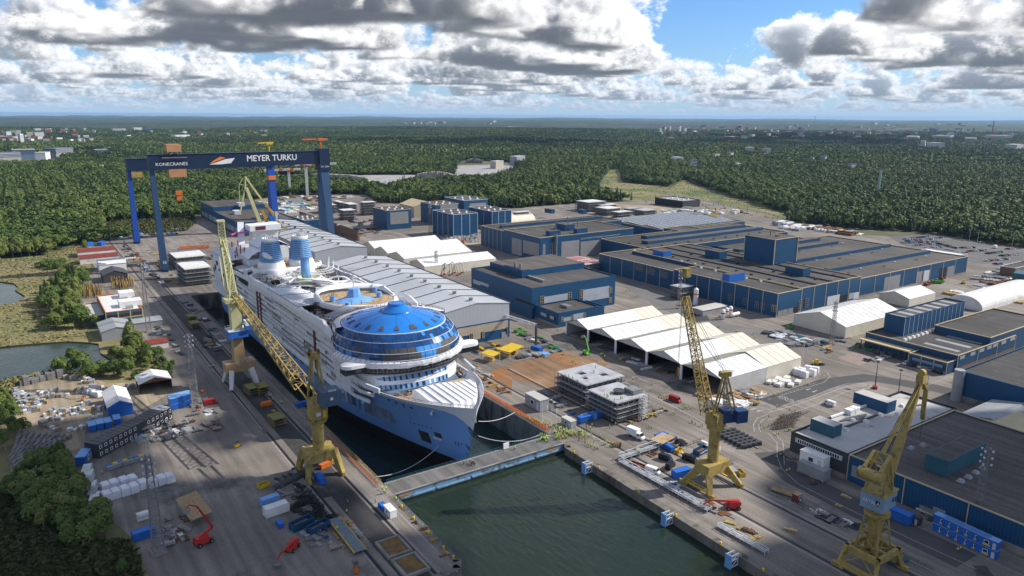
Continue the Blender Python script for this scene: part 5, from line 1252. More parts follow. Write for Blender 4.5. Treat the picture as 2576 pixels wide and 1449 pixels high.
m=MB();m.box(AX+3.2,AX+6.4,AY-5.2,AY-1.6,28.3,32.6);cb_=m.bd('cab',M['white'],ca);m=MB();m.box(AX+3.1,AX+6.5,AY-5.3,AY-1.5,28.2,30.2);m.bd('cab_lower',M['blue_bright'],cb_)
m=MB();m.loft([[(AX+sx*a,AY+sy*a,z)for sx,sy in((-1,-1),(1,-1),(1,1),(-1,1))]for a,z in((2.3,28.2),(2.5,41.5))],True,True,True);m.bd('upper_column',PY,ca)
m=MB();m.box(AX-4.6,AX+3.8,AY-3.4,AY+3.4,41.4,43.4);m.bd('head_platform',PY,ca)
TA=V3((AX+.4,AY+15,70));PA=V3((AX,AY+1.5,43.4))
m=MB();m.lattice(PA,TA,3.6,2.4,14,.5,.24);m.beam(PA+V3((-1,0,0)),TA,1.3,1.0);m.bd('boom',PY,ca)
m=MB();m.lattice(TA,TA+V3((.2,1.2,8)),3.0,2.6,5,.35,.2);m.rbox(TA.x,TA.y+1,77.4,3.6,3.2,.9);m.bd('boom_head',PY,ca)
m=MB();m.tube((AX-3.4,AY+1,43),(AX-3,AY+9,62),.3,n=6);m.tube((AX-3,AY-3,42),(AX-.5,AY-1,60),.4,n=6);m.tube((AX-.5,AY-1,60),TA,.3,n=6);m.bd('strut',PY,ca)
CX,CY=193,158.2
cc=empty('jib_crane',(CX,CY,0),'yellow jib crane with blue counterweights and a tall upright lattice boom on the right quay','crane')
for sx in(-1,1):
 for sy in(-1,1):m=MB();m.beam((CX+sx*7.6,CY+sy*6.2,.6),(CX+sx*4.4,CY+sy*2.2,6.6),1.5,1.7,2.3,2.6);m.rbox(CX+sx*7.4,CY+sy*6.2,.05,1.0,3.4,1.2);m.bd('leg',Yl,cc)
for sx in(-1,1):
 m=MB();m.beam((CX+sx*7.5,CY-6,1.4),(CX+sx*7.5,CY+6,1.4),.5);m.beam((CX+sx*7.3,CY-5.4,2.4),(CX+sx*7.3,CY+5.4,2.4),.2)
 for k in range(4):m.beam((CX+sx*7.4,CY-4+k*2.7,1.4),(CX+sx*7.4,CY-4+k*2.7,2.4),.18)
 m.bd('sill_beam',M['yellow_bright'],cc)
m=MB();m.box(CX-5.6,CX+5.6,CY-3.2,CY+3.2,5.6,9.4);m.bd('portal_beam',Yl,cc)
m=MB();m.tube((CX,CY,9.4),(CX,CY,22.6),1.95,1.95,18);m.bd('column',Yl,cc);m=MB();m.tube((CX,CY,21.6),(CX,CY,23),3.0,n=20);m.bd('slewing_ring',Yl,cc)
m=MB();m.box(CX-2.4,CX+2.4,CY-2.6,CY+2.6,23,27.4);m.bd('machine_house',Yl,cc)
bd=V3((1,-.35,0)).normalized()
m=MB();m.rbox(CX+3.6,CY-1.6,24.2,4.6,4.2,4.6,-.3);m.bd('counterweight',pm('dark blue ballast',(.02,.05,.14),.5,.15,.3),cc)
m=MB();m.rbox(CX+6.8,CY-4.6,24.4,4.2,3.8,4.4,-.3);m.bd('counterweight',MATS['dark blue ballast'],cc)
m=MB();m.rbox(CX+1.2,CY+3.8,26.2,4,2.6,2.2,-.3);m.bd('cab',M['blue'],cc)
AT=V3((CX+1.4,CY-1.4,42))
m=MB()
for s_ in(-1,1):m.beam((CX-1+s_*1.8,CY+s_*.8,27),AT+V3((s_*.9,0,0)),.55);m.beam((CX+5+s_*1.8,CY-3.4+s_*.8,28),AT+V3((s_*.9,0,0)),.5)
m.rbox(AT.x,AT.y,41,4,2,1.8,-.3);m.bd('a_frame',Yl,cc);m=MB();m.lattice((CX+2.5,CY-2,28),AT,1.4,1.2,8,.14,.1);m.bd('ladder',M['steel'],cc)
PC=V3((CX-2.6,CY+1.4,27));TC=V3(yy_:=(CX-4.8,CY+13,67))
m=MB();m.lattice(PC,TC,3.4,1.8,22,.34,.17);m.bd('boom',Yl,cc)
m=MB();m.rbox(TC.x,TC.y,74,2.2,2.0,3);m.tube((TC.x-1,TC.y,76),(TC.x+1,TC.y,76),1.0,n=12);m.bd('boom_head',Yl,cc)
m=MB()
for s_ in(-1,1):
 m.beam(AT+V3((s_*.5,0,1)),TC+V3((s_*.5,0,0)),.09);m.beam(AT+V3((s_*.2,.4,.6)),PC.lerp(TC,.75),.08)
m.beam(TC+V3((-.6,.6,0)),TC+V3((-.6,.6,-26)),.08);m.beam(TC+V3((-1,.6,0)),TC+V3((-1,.6,-26)),.08);m.bd('hoist_rope',M['black'],cc)
m=MB();m.rbox(TC.x-.8,TC.y+.6,TC.z-29,1.2,1,3,0,.6);m.bd('hook',M['rust'],cc)
DX,DY=193.2,98.8
cd=empty('jib_crane',(DX,DY,0),'large old yellow crane with pale blue house and raised box boom at the bottom right','crane')
for sx in(-1,1):
 for sy in(-1,1):
  m=MB();m.beam((DX+sx*7.2,DY+sy*5.6,.6),(DX+sx*5.2,DY+sy*4.6,6.4),1.0,1.0,1.4,1.4);m.rbox(DX+sx*7.2,DY+sy*5.6,.05,1.1,3.4,1.3);m.bd('leg',Yl,cd)
m=MB()
for sy in(-1,1):m.beam((DX-6.2,DY+sy*4.6,6.2),(DX+6.2,DY+sy*4.6,6.2),1.0,2.0)
for sx in(-1,1):m.beam((DX+sx*5.2,DY-5.1,6.2),(DX+sx*5.2,DY+5.1,6.2),1.0,2.0)
m.beam((DX-5,DY-4.4,6.6),(DX+5,DY+4.4,6.6),.5);m.beam((DX-5,DY+4.4,6.6),(DX+5,DY-4.4,6.6),.5);m.bd('portal_beam',Yl,cd)
for sx in(-1,1):m=MB();m.beam((DX+sx*7.1,DY-5.4,1.6),(DX+sx*7.1,DY+5.4,1.6),.9,1.6);m.bd('sill_beam',Yl,cd)
m=MB()
for sx in(-1,1):
 for sy in(-1,1):m.beam((DX+sx*7.0,DY+sy*5.2,1.8),(DX+sx*5.3,DY,5.4),.35)
m.bd('portal_brace',Yl,cd)
m=MB();r0,r1=4.6,2.8
for k in range(4):
 a=math.pi/4+k*math.pi/2;p=V3((DX+r0*1.1*cos(a),DY+r0*sin(a),7));q=V3((DX+r1*cos(a),DY+r1*sin(a),18.4));m.beam(p,q,.42)
 a2=a+math.pi/2;p2=V3((DX+r0*1.1*cos(a2),DY+r0*sin(a2),7));q2=V3((DX+r1*cos(a2),DY+r1*sin(a2),18.4))
 pmid,pmid2=p.lerp(q,.5),p2.lerp(q2,.5);m.beam(pmid,pmid2,.25);m.beam(p,pmid2,.22);m.beam(p2,pmid,.22);m.beam(pmid,q2,.2);m.beam(pmid2,q,.2)
m.bd('tower_lattice',Yl,cd)
m=MB();m.loft([[(DX+sx*a,DY+sy*a,z)for sx,sy in((-1,-1),(1,-1),(1,1),(-1,1))]for a,z in((1.1,6.6),(1.7,17.4))],True,True,True);m.bd('king_post',Yl,cd)
m=MB();m.tube((DX,DY,17.6),(DX,DY,18.6),3.5,n=24);m.bd('slewing_ring',Yl,cd);m=MB();m.tube((DX,DY,18.6),(DX,DY,20.2),2.9,n=20);m.bd('turntable',Yl,cd)
dirb=V3((1,.087,0)).normalized()
HB=pm('house pale blue',(.22,.30,.40),.55,.15,.3,dirt=(.12,.14,.17),dscale=.4,dthr=.58)
m=MB();a_=math.atan2(dirb.y,dirb.x);
m.rbox(DX-.2,DY,20.2,8.2,6.4,4.6,a_);hs=m.bd('house',HB,cd)
ca_,sa_=cos(a_),sin(a_)
lw=lambda x,y,z:V3((DX-.2+x*ca_-y*sa_,DY+x*sa_+y*ca_,z))
m=MB();m.add([lw(1.2,-3.24,22),lw(2.2,-3.24,22),lw(2.2,-3.24,23.4),lw(1.2,-3.24,23.4)],[(0,1,2,3)]);m.add([lw(2.8,-3.24,21.6),lw(3.9,-3.24,21.6),lw(3.9,-3.24,23.2),lw(2.8,-3.24,23.2)],[(0,1,2,3)]);m.bd('window',M['glass'],hs)
m=MB();m.add([lw(-4.14,-2.2,22),lw(-4.14,-1,22),lw(-4.14,-1,23.6),lw(-4.14,-2.2,23.6)],[(3,2,1,0)]);m.bd('window',M['glass'],hs)
text_mesh('house_lettering','ARTSILÄ',1.3,lw(-4.2,.2,22.6),Matrix.Rotation(a_-math.pi/2,4,'Z')@FRONT,M['white'],hs,.03)
m=MB();m.rbox(DX,DY,24.8,8.6,6.8,.5,a_);m.bd('house_roof',Yl,cd)
piv=lw(3.6,0,26);tipd=V3((205.6,93.6+11,55));tipd=V3((DX,DY,0))+dirb*18+V3((0,0,54))
m=MB();m.beam(piv,tipd,2.6,2.0,1.3,1.2);m.bd('boom',Yl,cd)
apx=lw(-3.4,0,37)
m=MB()
for s_ in(-1,1):
 m.beam(lw(2.4,s_*2.4,25),lw(-1.2,s_*2.2,36.5),.7);m.beam(lw(-3.4,s_*2.6,25),lw(-1.2,s_*2.2,36.5),.55);m.beam(lw(-1.2,s_*2.2,36.5),lw(-6.6,s_*2.2,33.2),.8,1.0)
 m.beam(lw(2.4,s_*2.4,25),lw(-1.6,s_*2.4,30),.3);m.beam(lw(-3.4,s_*2.4,25),lw(.6,s_*2.4,30.5),.3)
m.beam(lw(-1.2,-2.4,36.5),lw(-1.2,2.4,36.5),.6);m.beam(lw(-4,-2.2,34.7),lw(-4,2.2,34.7),.4);m.beam(lw(-1.2,-2.2,36.5),lw(-4,2.2,34.7),.25);m.beam(lw(-1.2,2.2,36.5),lw(-4,-2.2,34.7),.25);m.bd('a_frame',Yl,cd)
m=MB();m.tube(lw(-6.6,-3.4,31.6),lw(-6.6,3.4,31.6),1.7,n=16);m.bd('counterweight',Yl,cd)
m=MB();m.beam(lw(-1.2,0,36.6),piv.lerp(tipd,.9)+V3((0,0,.8)),.9,.7);m.bd('tie_bar',Yl,cd)
m=MB();tt=tipd+V3((0,0,-1));m.rbox(tt.x,tt.y,tt.z,2.4,2,2.4,a_);m.tube(tt+V3((-.6,0,3)),tt+V3((.6,0,3)),1.1,n=12);m.bd('boom_head',Yl,cd)
m=MB();q=tipd+dirb*4.4;m.path([tipd,q+V3((0,0,-4)),q+V3((.6,.2,-11)),q+V3((1.6,.5,-14))],1.2,1.0);m.beam(piv.lerp(tipd,.74),q+V3((.3,.1,-9)),.4);m.bd('jib_head',Yl,cd)
m=MB()
for s_ in(-1,1):m.beam(lw(-1.2,s_,36.6),tipd,.09)
m.beam(tipd+dirb*5,tipd+dirb*5+V3((0,0,-20)),.08);m.bd('hoist_rope',M['black'],cd)
EY=604;w_=lambda x,y:(lambda a:V3((a[0],EY,a[1])))(ony((480/1.5901+x*880/2576/1.5901,560/1.5901+y*880/2576/1.5901),EY))
ce=empty('jib_crane',(w_(1760,1100).x,EY,0),'double jib crane in pale yellow and ochre standing behind the stern','crane')
OCH=pm('ochre boom',(.40,.24,.05),.6,.15,.3)
m=MB();m.beam(w_(1480,560),w_(1700,1130),2.2,2.2,3.2,3.2);m.bd('boom',PY,ce)
m=MB();m.beam(w_(1465,430),w_(1690,740),1.3);m.beam(w_(1690,740),w_(1840,900),1.3);m.beam(w_(1465,430),w_(1470,540),.9);m.beam(w_(1470,540),w_(1410,840),1.0);m.beam(w_(1440,450),w_(1395,520),.5);m.beam(w_(1395,520),w_(1400,780),.4);m.beam(w_(1395,520),w_(1470,530),.4);m.bd('fly_jib',PY,ce)
m=MB();m.beam(w_(1660,820),w_(1790,1130),2.2,2.2);m.beam(w_(1700,740),w_(1880,1000),1.8);m.beam(w_(1880,1000),w_(1970,1050),1.6);m.beam(w_(1890,1000),w_(1860,1110),.7);m.beam(w_(1580,960),w_(1660,820),.7);m.bd('luffing_jib',OCH,ce)
m=MB();p=w_(1760,1120);m.beam((p.x,EY,8),w_(1830,840),3,3,2.2,2.2);m.rbox(p.x+3,EY,.1,14,12,9,0,.6);m.beam(w_(1680,950),w_(1860,860),.6);m.beam(w_(1640,930),w_(1800,930),.5);m.bd('tower',PY,ce)
m=MB();p=w_(1780,925);m.rbox(p.x,EY,p.z-1.5,5,4,4);m.bd('cab',M['blue_bright'],ce)
for(jx0,jx1,jy,mx,by,lab)in((1680,2110,345,1990,640,'nearer red and white tower crane behind the orange banded gantry leg'),(2050,2530,285,2195,655,'farther red and white tower crane behind the lettered gantry leg')):
 wx=lambda x,y:(480/1.5901+x*880/2576/1.5901,560/1.5901+y*880/2576/1.5901)
 b0=g(*wx(mx,by));tp=ony(wx(mx,jy),b0.y);root=empty('tower_crane',b0,lab,'tower crane')
 m=MB();m.lattice((b0.x,b0.y,0),(b0.x,b0.y,tp[1]),3,3,20,.5,.35);m.bd('mast',M['trim_white'],root)
 a,b_=ony(wx(jx0,jy),b0.y)[0],ony(wx(jx1,jy-12),b0.y)[0]
 for k in range(10):
  m=MB();m.lattice((a+(b_-a)*k/10,b0.y,tp[1]),(a+(b_-a)*(k+1)/10,b0.y,tp[1]+.2),2.4,2.4,3,.6,.4);m.bd('jib_section',pm('tower crane red',(.5,.06,.03),.5,.1,.5)if k%3==1 else M['trim_white'],root)
 m=MB();m.rbox(b0.x,b0.y-2,tp[1]-4,3,3,3.4);m.bd('cab',M['red'],root)
 # ------------------------------------------------------------------ lattice light masts
def mast(label,base,top,w0,w1,n,head=True):
 b0=g(*base);h_=onx(top,b0.x)[1]
 root=empty('light_mast',b0,label,'light mast','lattice masts');m=MB();m.lattice((b0.x,b0.y,0),(b0.x,b0.y,h_),w0,w1,n,.17,.1,up=(1,0,0));m.bd('lattice_tower',M['steel'],root)
 if head:
  m=MB()
  for k in range(3):m.beam((b0.x-1.7,b0.y,h_-1-k*2.2),(b0.x+1.7,b0.y,h_-1-k*2.2),.14);m.beam((b0.x,b0.y-1.7,h_-1-k*2.2),(b0.x,b0.y+1.7,h_-1-k*2.2),.14)
  m.bd('cross_arm',M['steel'],root)
  m=MB()
  for k in range(3):
   for s_ in(-1,1):m.rbox(b0.x+s_*1.6,b0.y,h_-1.3-k*2.2,.5,.5,.6);m.rbox(b0.x,b0.y+s_*1.6,h_-1.3-k*2.2,.5,.5,.6)
  m.bd('floodlights',M['trim_white'],root)
 m=MB();m.rbox(b0.x,b0.y,0,w0+.8,w0+.8,.5);m.bd('footing',M['concrete'],root)
mast('grey lattice light mast beside the blue cabins and red van',t(2,0,1965,1185),t(2,0,1865,430),3.2,1.2,22)
mast('tall lattice mast at the bottom left next to the wrapped white bales',t(3,0,1600,1215),t(3,0,1450,150),3.4,1.3,24)
mast('lattice mast by the white roofed workshop',t(2,0,1500,440),t(1,0,1300,1060),2.6,1.0,20)
mast('lattice mast in front of the pale tent hall at the right',t(2,3,640,560),t(2,3,660,130),2.2,1.1,18)
mast('dark lattice mast against the quay workshop wall at the bottom right',t(3,3,2080,980),t(3,3,2210,150),2.2,1.0,18)
mast('dark lattice mast in front of the white tents behind the silver hall',t(1,1,1815,1305),t(1,1,1810,1075),2.6,1.2,12)
mast('pale lattice mast beside the far painting hall',t(1,1,1755,905),t(1,1,1755,590),3.2,1.4,16)
mast('lattice mast beside the main hall corner by the grey tanks',t(2,2,1680,205),t(1,2,1690,1270),2.2,1.2,14)
# ------------------------------------------------------------------ tents
def tent(label,x0,x1,y0,y1,he,hr,roofm,open_x=True,split=None,group='white tent bays'):
 root=empty('storage_tent',((x0+x1)/2,(y0+y1)/2,0),label,'tent',group);ym=(y0+y1)/2
 m=MB()
 if split:
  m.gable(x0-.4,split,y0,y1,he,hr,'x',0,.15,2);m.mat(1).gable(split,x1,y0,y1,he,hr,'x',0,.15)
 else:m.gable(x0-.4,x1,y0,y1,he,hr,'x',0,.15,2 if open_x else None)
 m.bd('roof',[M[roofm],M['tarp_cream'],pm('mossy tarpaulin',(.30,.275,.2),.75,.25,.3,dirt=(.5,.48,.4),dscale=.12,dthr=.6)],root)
 m=MB();m.add([(x1,y0,0),(x1,y1,0),(x1,y1,he),(x1,ym,hr),(x1,y0,he)],[(0,1,2,3,4)])
 m.add([(x0,y1,he-.1),(x0,ym,hr-.1),(x0,y0,he-.1)],[(0,1,2)])
 if not open_x:m.add([(x0,y1,0),(x0,y1,he),(x0,y0,he),(x0,y0,0)],[(0,1,2,3)])
 m.add([(x0,y0,0),(x1,y0,0),(x1,y0,he),(x0,y0,he)],[(0,1,2,3)]);m.add([(x0,y1,0),(x1,y1,0),(x1,y1,he),(x0,y1,he)],[(3,2,1,0)])
 m.bd('side_wall',M['tarp_cream']if not open_x else pm('tent wall grey',(.5,.5,.49),.6,.1,.2),root)
 m=MB()
 for y in(y0+.35,y1-.35):m.box(x0-.5,x0+.1,y-.35,y+.35,0,he)
 m.bd('front_post',M['white'],root)
 m=MB();n=int((x1-x0)/5)
 for k in range(1,n):
  x=x0+(x1-x0)*k/n
  m.beam((x,y0,he+.06),(x,ym,hr+.06),.16,.08);m.beam((x,ym,hr+.06),(x,y1,he+.06),.16,.08)
 m.bd('roof_rib',M['trim_white'],root)
 return root
ly=[332.5,312,288.4,264.2,240,214]
labs=['open white tent bay beside the low blue annex, farthest of the row of five','second open white tent bay from the blue annex','middle open white tent bay of the row of five','fourth white tent bay, next to the nearest one','nearest white tent bay with a low grey side wall by the parked materials']
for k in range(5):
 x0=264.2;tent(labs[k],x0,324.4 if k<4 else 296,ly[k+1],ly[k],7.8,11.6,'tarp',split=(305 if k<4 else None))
 root_y=(ly[k]+ly[k+1])/2
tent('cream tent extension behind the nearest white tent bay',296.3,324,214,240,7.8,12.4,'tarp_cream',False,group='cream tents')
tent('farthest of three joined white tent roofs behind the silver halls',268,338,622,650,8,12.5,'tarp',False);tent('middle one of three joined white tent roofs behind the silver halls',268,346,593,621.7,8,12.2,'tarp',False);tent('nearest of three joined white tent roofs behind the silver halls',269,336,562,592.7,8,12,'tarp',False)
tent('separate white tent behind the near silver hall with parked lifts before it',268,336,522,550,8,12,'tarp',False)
p0=gt(2,3,780,510);X0t=p0.x;
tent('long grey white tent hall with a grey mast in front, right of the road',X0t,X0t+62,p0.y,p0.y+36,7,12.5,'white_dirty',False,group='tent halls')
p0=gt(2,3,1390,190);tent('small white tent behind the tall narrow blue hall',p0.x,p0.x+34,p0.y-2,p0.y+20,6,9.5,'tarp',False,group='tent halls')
def arch(label,x0,x1,y0,y1,h_,mat,axis='x'):
 root=empty('arched_tent',((x0+x1)/2,(y0+y1)/2,0),label,'tent');n=14;R0=[]
 for k in range(n+1):
  a=math.pi*k/n
  if axis=='x':R0.append([(x0,(y0+y1)/2-(y1-y0)/2*cos(a),h_*sin(a)**.8),(x1,(y0+y1)/2-(y1-y0)/2*cos(a),h_*sin(a)**.8)])
  else:R0.append([((x0+x1)/2-(x1-x0)/2*cos(a),y0,h_*sin(a)**.8),((x0+x1)/2-(x1-x0)/2*cos(a),y1,h_*sin(a)**.8)])
 m=MB();m.loft(R0,False);m.bd('canopy',M[mat],root,False)
 for e in(0,1):m=MB();m.add([r_[e]for r_ in R0],[tuple(range(n+1))]);m.bd('end_wall',M[mat],root)
 return root
p0=gt(2,3,2030,215);arch('grey white arched tent hall at the right edge behind the store halls',p0.x,p0.x+90,p0.y-8,p0.y+16,9,'white_dirty')
p0=gt(1,1,2300,830);arch('cream arched roof beside the rubble heap',p0.x,p0.x+70,p0.y-6,p0.y+34,12,'tarp_cream')
# ------------------------------------------------------------------ steel ship blocks
def ship_block(label,X0,X1,Y0,Y1,h_,nd,open_deck=True,z0=.8,top='plate'):
 root=empty('ship_block',((X0+X1)/2,(Y0+Y1)/2,0),label,'ship block','steel deck blocks');m=MB();dz=h_/nd
 plate=pm('bare plate deck',(.40,.41,.43),.55,.18,.2,dirt=(.24,.13,.06),dscale=.14,dthr=.58)
 for k in range(nd+1):
  z=z0+k*dz
  if k==nd:continue
  m.box(X0,X1,Y0,Y1,z,z+.25)
 m.bd('deck_plates',M['grey_dark'],root)
 m=MB();m.box(X0,X1,Y0,Y1,z0+h_,z0+h_+.25);tp=m.bd('top_plate',plate if top=='plate' else M[top],root)
 m=MB()
 for k in range(nd):
  z=z0+k*dz
  for x in np.arange(X0+.6,X1,3.0):m.box(x,x+.35,Y0+.3,Y0+.7,z+.25,z+dz)
  for y in np.arange(Y0+.6,Y1,3.0):m.box(X0+.3,X0+.7,y,y+.35,z+.25,z+dz)
  m.box(X0+2,X1-2,Y0+2,Y0+2.2,z+.25,z+dz);m.box(X0+2,X0+2.2,Y0+2.3,Y1-1,z+.25,z+dz)
 m.bd('frames',M['steel'],root)
 m=MB();
 for k in range(nd+1):
  z=z0+k*dz+1.1
  m.path([(X1,Y0-1,z),(X0-1,Y0-1,z),(X0-1,Y1,z)],.1);m.path([(X1,Y0-1,z-.5),(X0-1,Y0-1,z-.5),(X0-1,Y1,z-.5)],.08)
 for x in np.arange(X0-1,X1,2.6):m.beam((x,Y0-1,0),(x,Y0-1,z0+h_+1.1),.1)
 for y in np.arange(Y0-1,Y1,2.6):m.beam((X0-1,y,0),(X0-1,y,z0+h_+1.1),.1)
 m.bd('scaffolding',M['steel'],root)
 m=MB()
 for k in range(1,nd):z=z0+k*dz;m.box(X0-1.3,X0,Y0-1,Y1,z-.02,z+.1);m.box(X0,X1,Y0-1.3,Y0,z-.02,z+.1)
 m.bd('scaffold_planks',M['grey'],root)
 return root,z0+h_+.25
X0,X1,Y0_,Y1=at_corner(t(2,2,750,985),9,t(2,2,445,855),t(2,2,1140,885))
bk1,zt1=ship_block('taller rust flecked steel deck block standing on the rusty plate floor',X0,X1,Y0_,Y1,8,3)
for(x,y,wx_,wy_)in((.30,.55,3.4,2.6),(.62,.25,3.6,2.4),(.2,.3,2.4,2)):
 m=MB();px,py=X0+(X1-X0)*x,Y0_+(Y1-Y0_)*y;m.box(px,px+wx_,py,py+wy_,zt1,zt1+.06);m.bd('deck_opening',M['black'],bk1)
 m=MB()
 for k in range(3):m.box(px+.3+k*1,px+.9+k*1,py+wy_,py+wy_+.3,zt1,zt1+1.3)
 m.bd('stair_cover',M['trim_white'],bk1)
B1=(X0,X1,Y0_,Y1,zt1)
X0,X1,Y0_,Y1=at_corner(t(2,2,1060,1170),9,t(2,2,760,1025),t(2,2,1370,1085))
bk2,zt2=ship_block('nearer grey steel deck block with scaffolding and round hatch, by the containers',X0,X1,Y0_,Y1,8.2,4)
m=MB();m.tube((X0+9,Y0_+9,zt2),(X0+9,Y0_+9,zt2+1.4),2.6,n=20);m.bd('round_hatch',M['grey_dark'],bk2);m=MB();m.box(X1-6,X1-.5,Y0_+3,Y0_+9,zt2,zt2+2);m.bd('hatch_coaming',M['steel'],bk2)
m=MB();m.lattice((X1-5,Y0_-2.2,0),(X1-5,Y0_-2.2,10.5),2.6,2.6,9,.14,.12);m.bd('stair_tower',M['white_dirty'],bk2)
B2=(X0,X1,Y0_,Y1,zt2)
def block_px(label,tp,h_,l,r,nd,top='plate'):
 X0,X1,Y0_,Y1=at_corner(t(*tp),h_+1,t(*l),t(*r));return ship_block(label,X0,X1,Y0_,Y1,h_,nd,top=top)
block_px('white topped deck block under scaffolding by the near gantry leg',(1,0,1860,1265),12,(1,0,1780,1210),(1,0,2130,1235),4,'white_dirty')
block_px('long deck block behind the white topped one at the dock head',(1,0,1770,1150),9,(1,0,1690,1110),(1,0,2080,1120),3,'white_dirty')
farb=[((1,1,880,672),11,(1,1,825,655),(1,1,1010,665),'white deck block on trestles left of the brown trimmed hall'),((1,1,940,610),10,(1,1,870,598),(1,1,1030,605),'deck block with white cabin row in the far yard'),((1,1,1080,590),16,(1,1,1040,570),(1,1,1210,575),'tall grey deck block at the far edge of the yard'),((1,1,690,620),10,(1,1,620,605),(1,1,815,618),'deck block partly behind the near gantry leg'),((1,1,850,590),10,(1,1,775,575),(1,1,900,580),'low deck block behind the gantry leg near the woods'),((1,1,1100,645),8,(1,1,1055,635),(1,1,1180,640),'low wrapped block left of the shutter door hall'),((1,2,770,590),12,(1,2,640,575),(1,2,950,580),'white topped deck block in the yard by the meadow'),((1,2,905,620),8,(1,2,840,605),(1,2,1070,610),'low white deck block behind the blue hall wing'),((1,2,960,655),8,(1,2,830,645),(1,2,1110,645),'flat dark deck block behind the blue hall wing'),((1,2,1075,690),7,(1,2,1000,680),(1,2,1215,675),'flat white deck block left of the tall pole'),((1,2,1330,675),13,(1,2,1220,660),(1,2,1470,660),'four storey deck block with white posts by the tall pole'),((1,2,1180,655),7,(1,2,1110,650),(1,2,1300,645),'half hidden white deck block in the far yard'),((1,2,40,690),12,(1,2,0,665),(1,2,195,680),'red decked block left of the blue hall wing'),((2,2,1700,-20+20),8,(2,2,1590,-20),(2,2,1830,0),'grey ribbed block beside the main hall by the lattice mast')]
for tp,h_,l,r,lab in farb:block_px(lab,tp,h_,l,r,max(2,int(h_/3)),R.choice(('white_dirty','plate','white_dirty')))
for(tp,l,r,lab)in(((1,2,610,1185),(1,2,485,1150),(1,2,800,1135),'pink decked block in front of the grey roller doors'),((1,2,740,1215),(1,2,640,1190),(1,2,920,1195),'pink and white decked block nearest the blue workshop')):
 X0,X1,Y0_,Y1=at_corner(t(*tp),7,t(*l),t(*r));rt,z_=ship_block(lab,X0,X1,Y0_,Y1,6,2,top='white_dirty');m=MB();m.box(X0+3,X1-1,Y0_+3,Y1-1,z_,z_+.05);m.bd('primer_patch',pm('pink primer',(.42,.14,.15),.7,.15,.4),rt)
 # ------------------------------------------------------------------ vegetation
def leaf_mat(name,c0,c1,c2,rough=.65):
 m=bpy.data.materials.new(name);m.use_nodes=True;n=m.node_tree;b=n.nodes['Principled BSDF'];b.inputs['Roughness'].default_value=rough;b.inputs['Specular IOR Level'].default_value=.2
 geo=n.nodes.new('ShaderNodeNewGeometry');oi=n.nodes.new('ShaderNodeObjectInfo');at=n.nodes.new('ShaderNodeAttribute');at.attribute_name='tone'
 nz=n.nodes.new('ShaderNodeTexNoise');nz.inputs['Scale'].default_value=.006;nz.inputs['Detail'].default_value=4;n.links.new(geo.outputs['Position'],nz.inputs['Vector'])
 def math_(op,a,b_):
  q=n.nodes.new('ShaderNodeMath');q.operation=op
  for i,v in enumerate((a,b_)):
   if isinstance(v,(int,float)):q.inputs[i].default_value=v
   else:n.links.new(v,q.inputs[i])
  return q.outputs[0]
 f=math_('ADD',math_('MULTIPLY',at.outputs['Fac'],.55),math_('MULTIPLY',oi.outputs['Random'],.34));f=math_('ADD',f,math_('MULTIPLY',math_('SUBTRACT',nz.outputs['Fac'],.5),1.1));f=math_('ADD',f,math_('MULTIPLY',math_('SUBTRACT',geo.outputs['Random Per Island'],.5),.3))
 cr_=n.nodes.new('ShaderNodeValToRGB');e=cr_.color_ramp.elements;e[0].position=.05;e[0].color=(*c0,1);e[1].position=.95;e[1].color=(*c2,1);k=e.new(.45);k.color=(*c1,1)
 n.links.new(f,cr_.inputs[0]);n.links.new(cr_.outputs[0],b.inputs['Base Color'])
 return m
LEAF=leaf_mat('leaves',(.04,.075,.017),(.084,.13,.025),(.175,.195,.05));NEEDLE=leaf_mat('needles',(.024,.046,.018),(.046,.076,.025),(.09,.115,.036))
BARK=pm('bark',(.09,.07,.05),.9,.3,1);BIRCH=pm('pale bark',(.35,.33,.3),.8,.3,1)
rng=np.random.default_rng(5)
def cloud_quads(cent,radii,n,size,flat=.75,up=.25):
 """n leaf clumps scattered through an ellipsoid, most of them near its surface"""
 d=rng.normal(size=(n,3));d/=np.linalg.norm(d,axis=1)[:,None];r_=rng.random(n)**.33*.35+.65
 d[:,2]=np.where(d[:,2]<-.5,-d[:,2],d[:,2])
 p=cent+d*r_[:,None]*radii
 nn=d+rng.normal(size=(n,3))*.34+np.array((0,0,up));nn/=np.linalg.norm(nn,axis=1)[:,None]
 a=np.cross(nn,rng.normal(size=(n,3)));a/=np.linalg.norm(a,axis=1)[:,None];b=np.cross(nn,a)
 s=size*(.6+.8*rng.random(n))[:,None]
 q=np.stack([p-a*s-b*s*flat,p+a*s*.8-b*s,p+a*s+b*s*flat,p-a*s*.7+b*s],1)
 return q.reshape(-1,3)
def quads_mesh(name,parts,mats):
 """parts: (verts, tone, material index)"""
 V=np.concatenate([p[0]for p in parts]);nq=len(V)//4;me=bpy.data.meshes.new(name)
 me.vertices.add(len(V));me.vertices.foreach_set('co',V.astype(np.float32).ravel());me.loops.add(len(V));me.loops.foreach_set('vertex_index',np.arange(len(V),dtype=np.int32))
 me.polygons.add(nq);me.polygons.foreach_set('loop_start',np.arange(nq,dtype=np.int32)*4);me.polygons.foreach_set('loop_total',np.full(nq,4,np.int32))
 for m_ in mats:me.materials.append(m_)
 me.polygons.foreach_set('material_index',np.concatenate([np.full(len(p[0])//4,p[2],np.int32)for p in parts]))
 at=me.attributes.new('tone','FLOAT','POINT');at.data.foreach_set('value',np.concatenate([np.full(len(p[0]),p[1],np.float32)for p in parts]))
 me.update();me.validate();return me
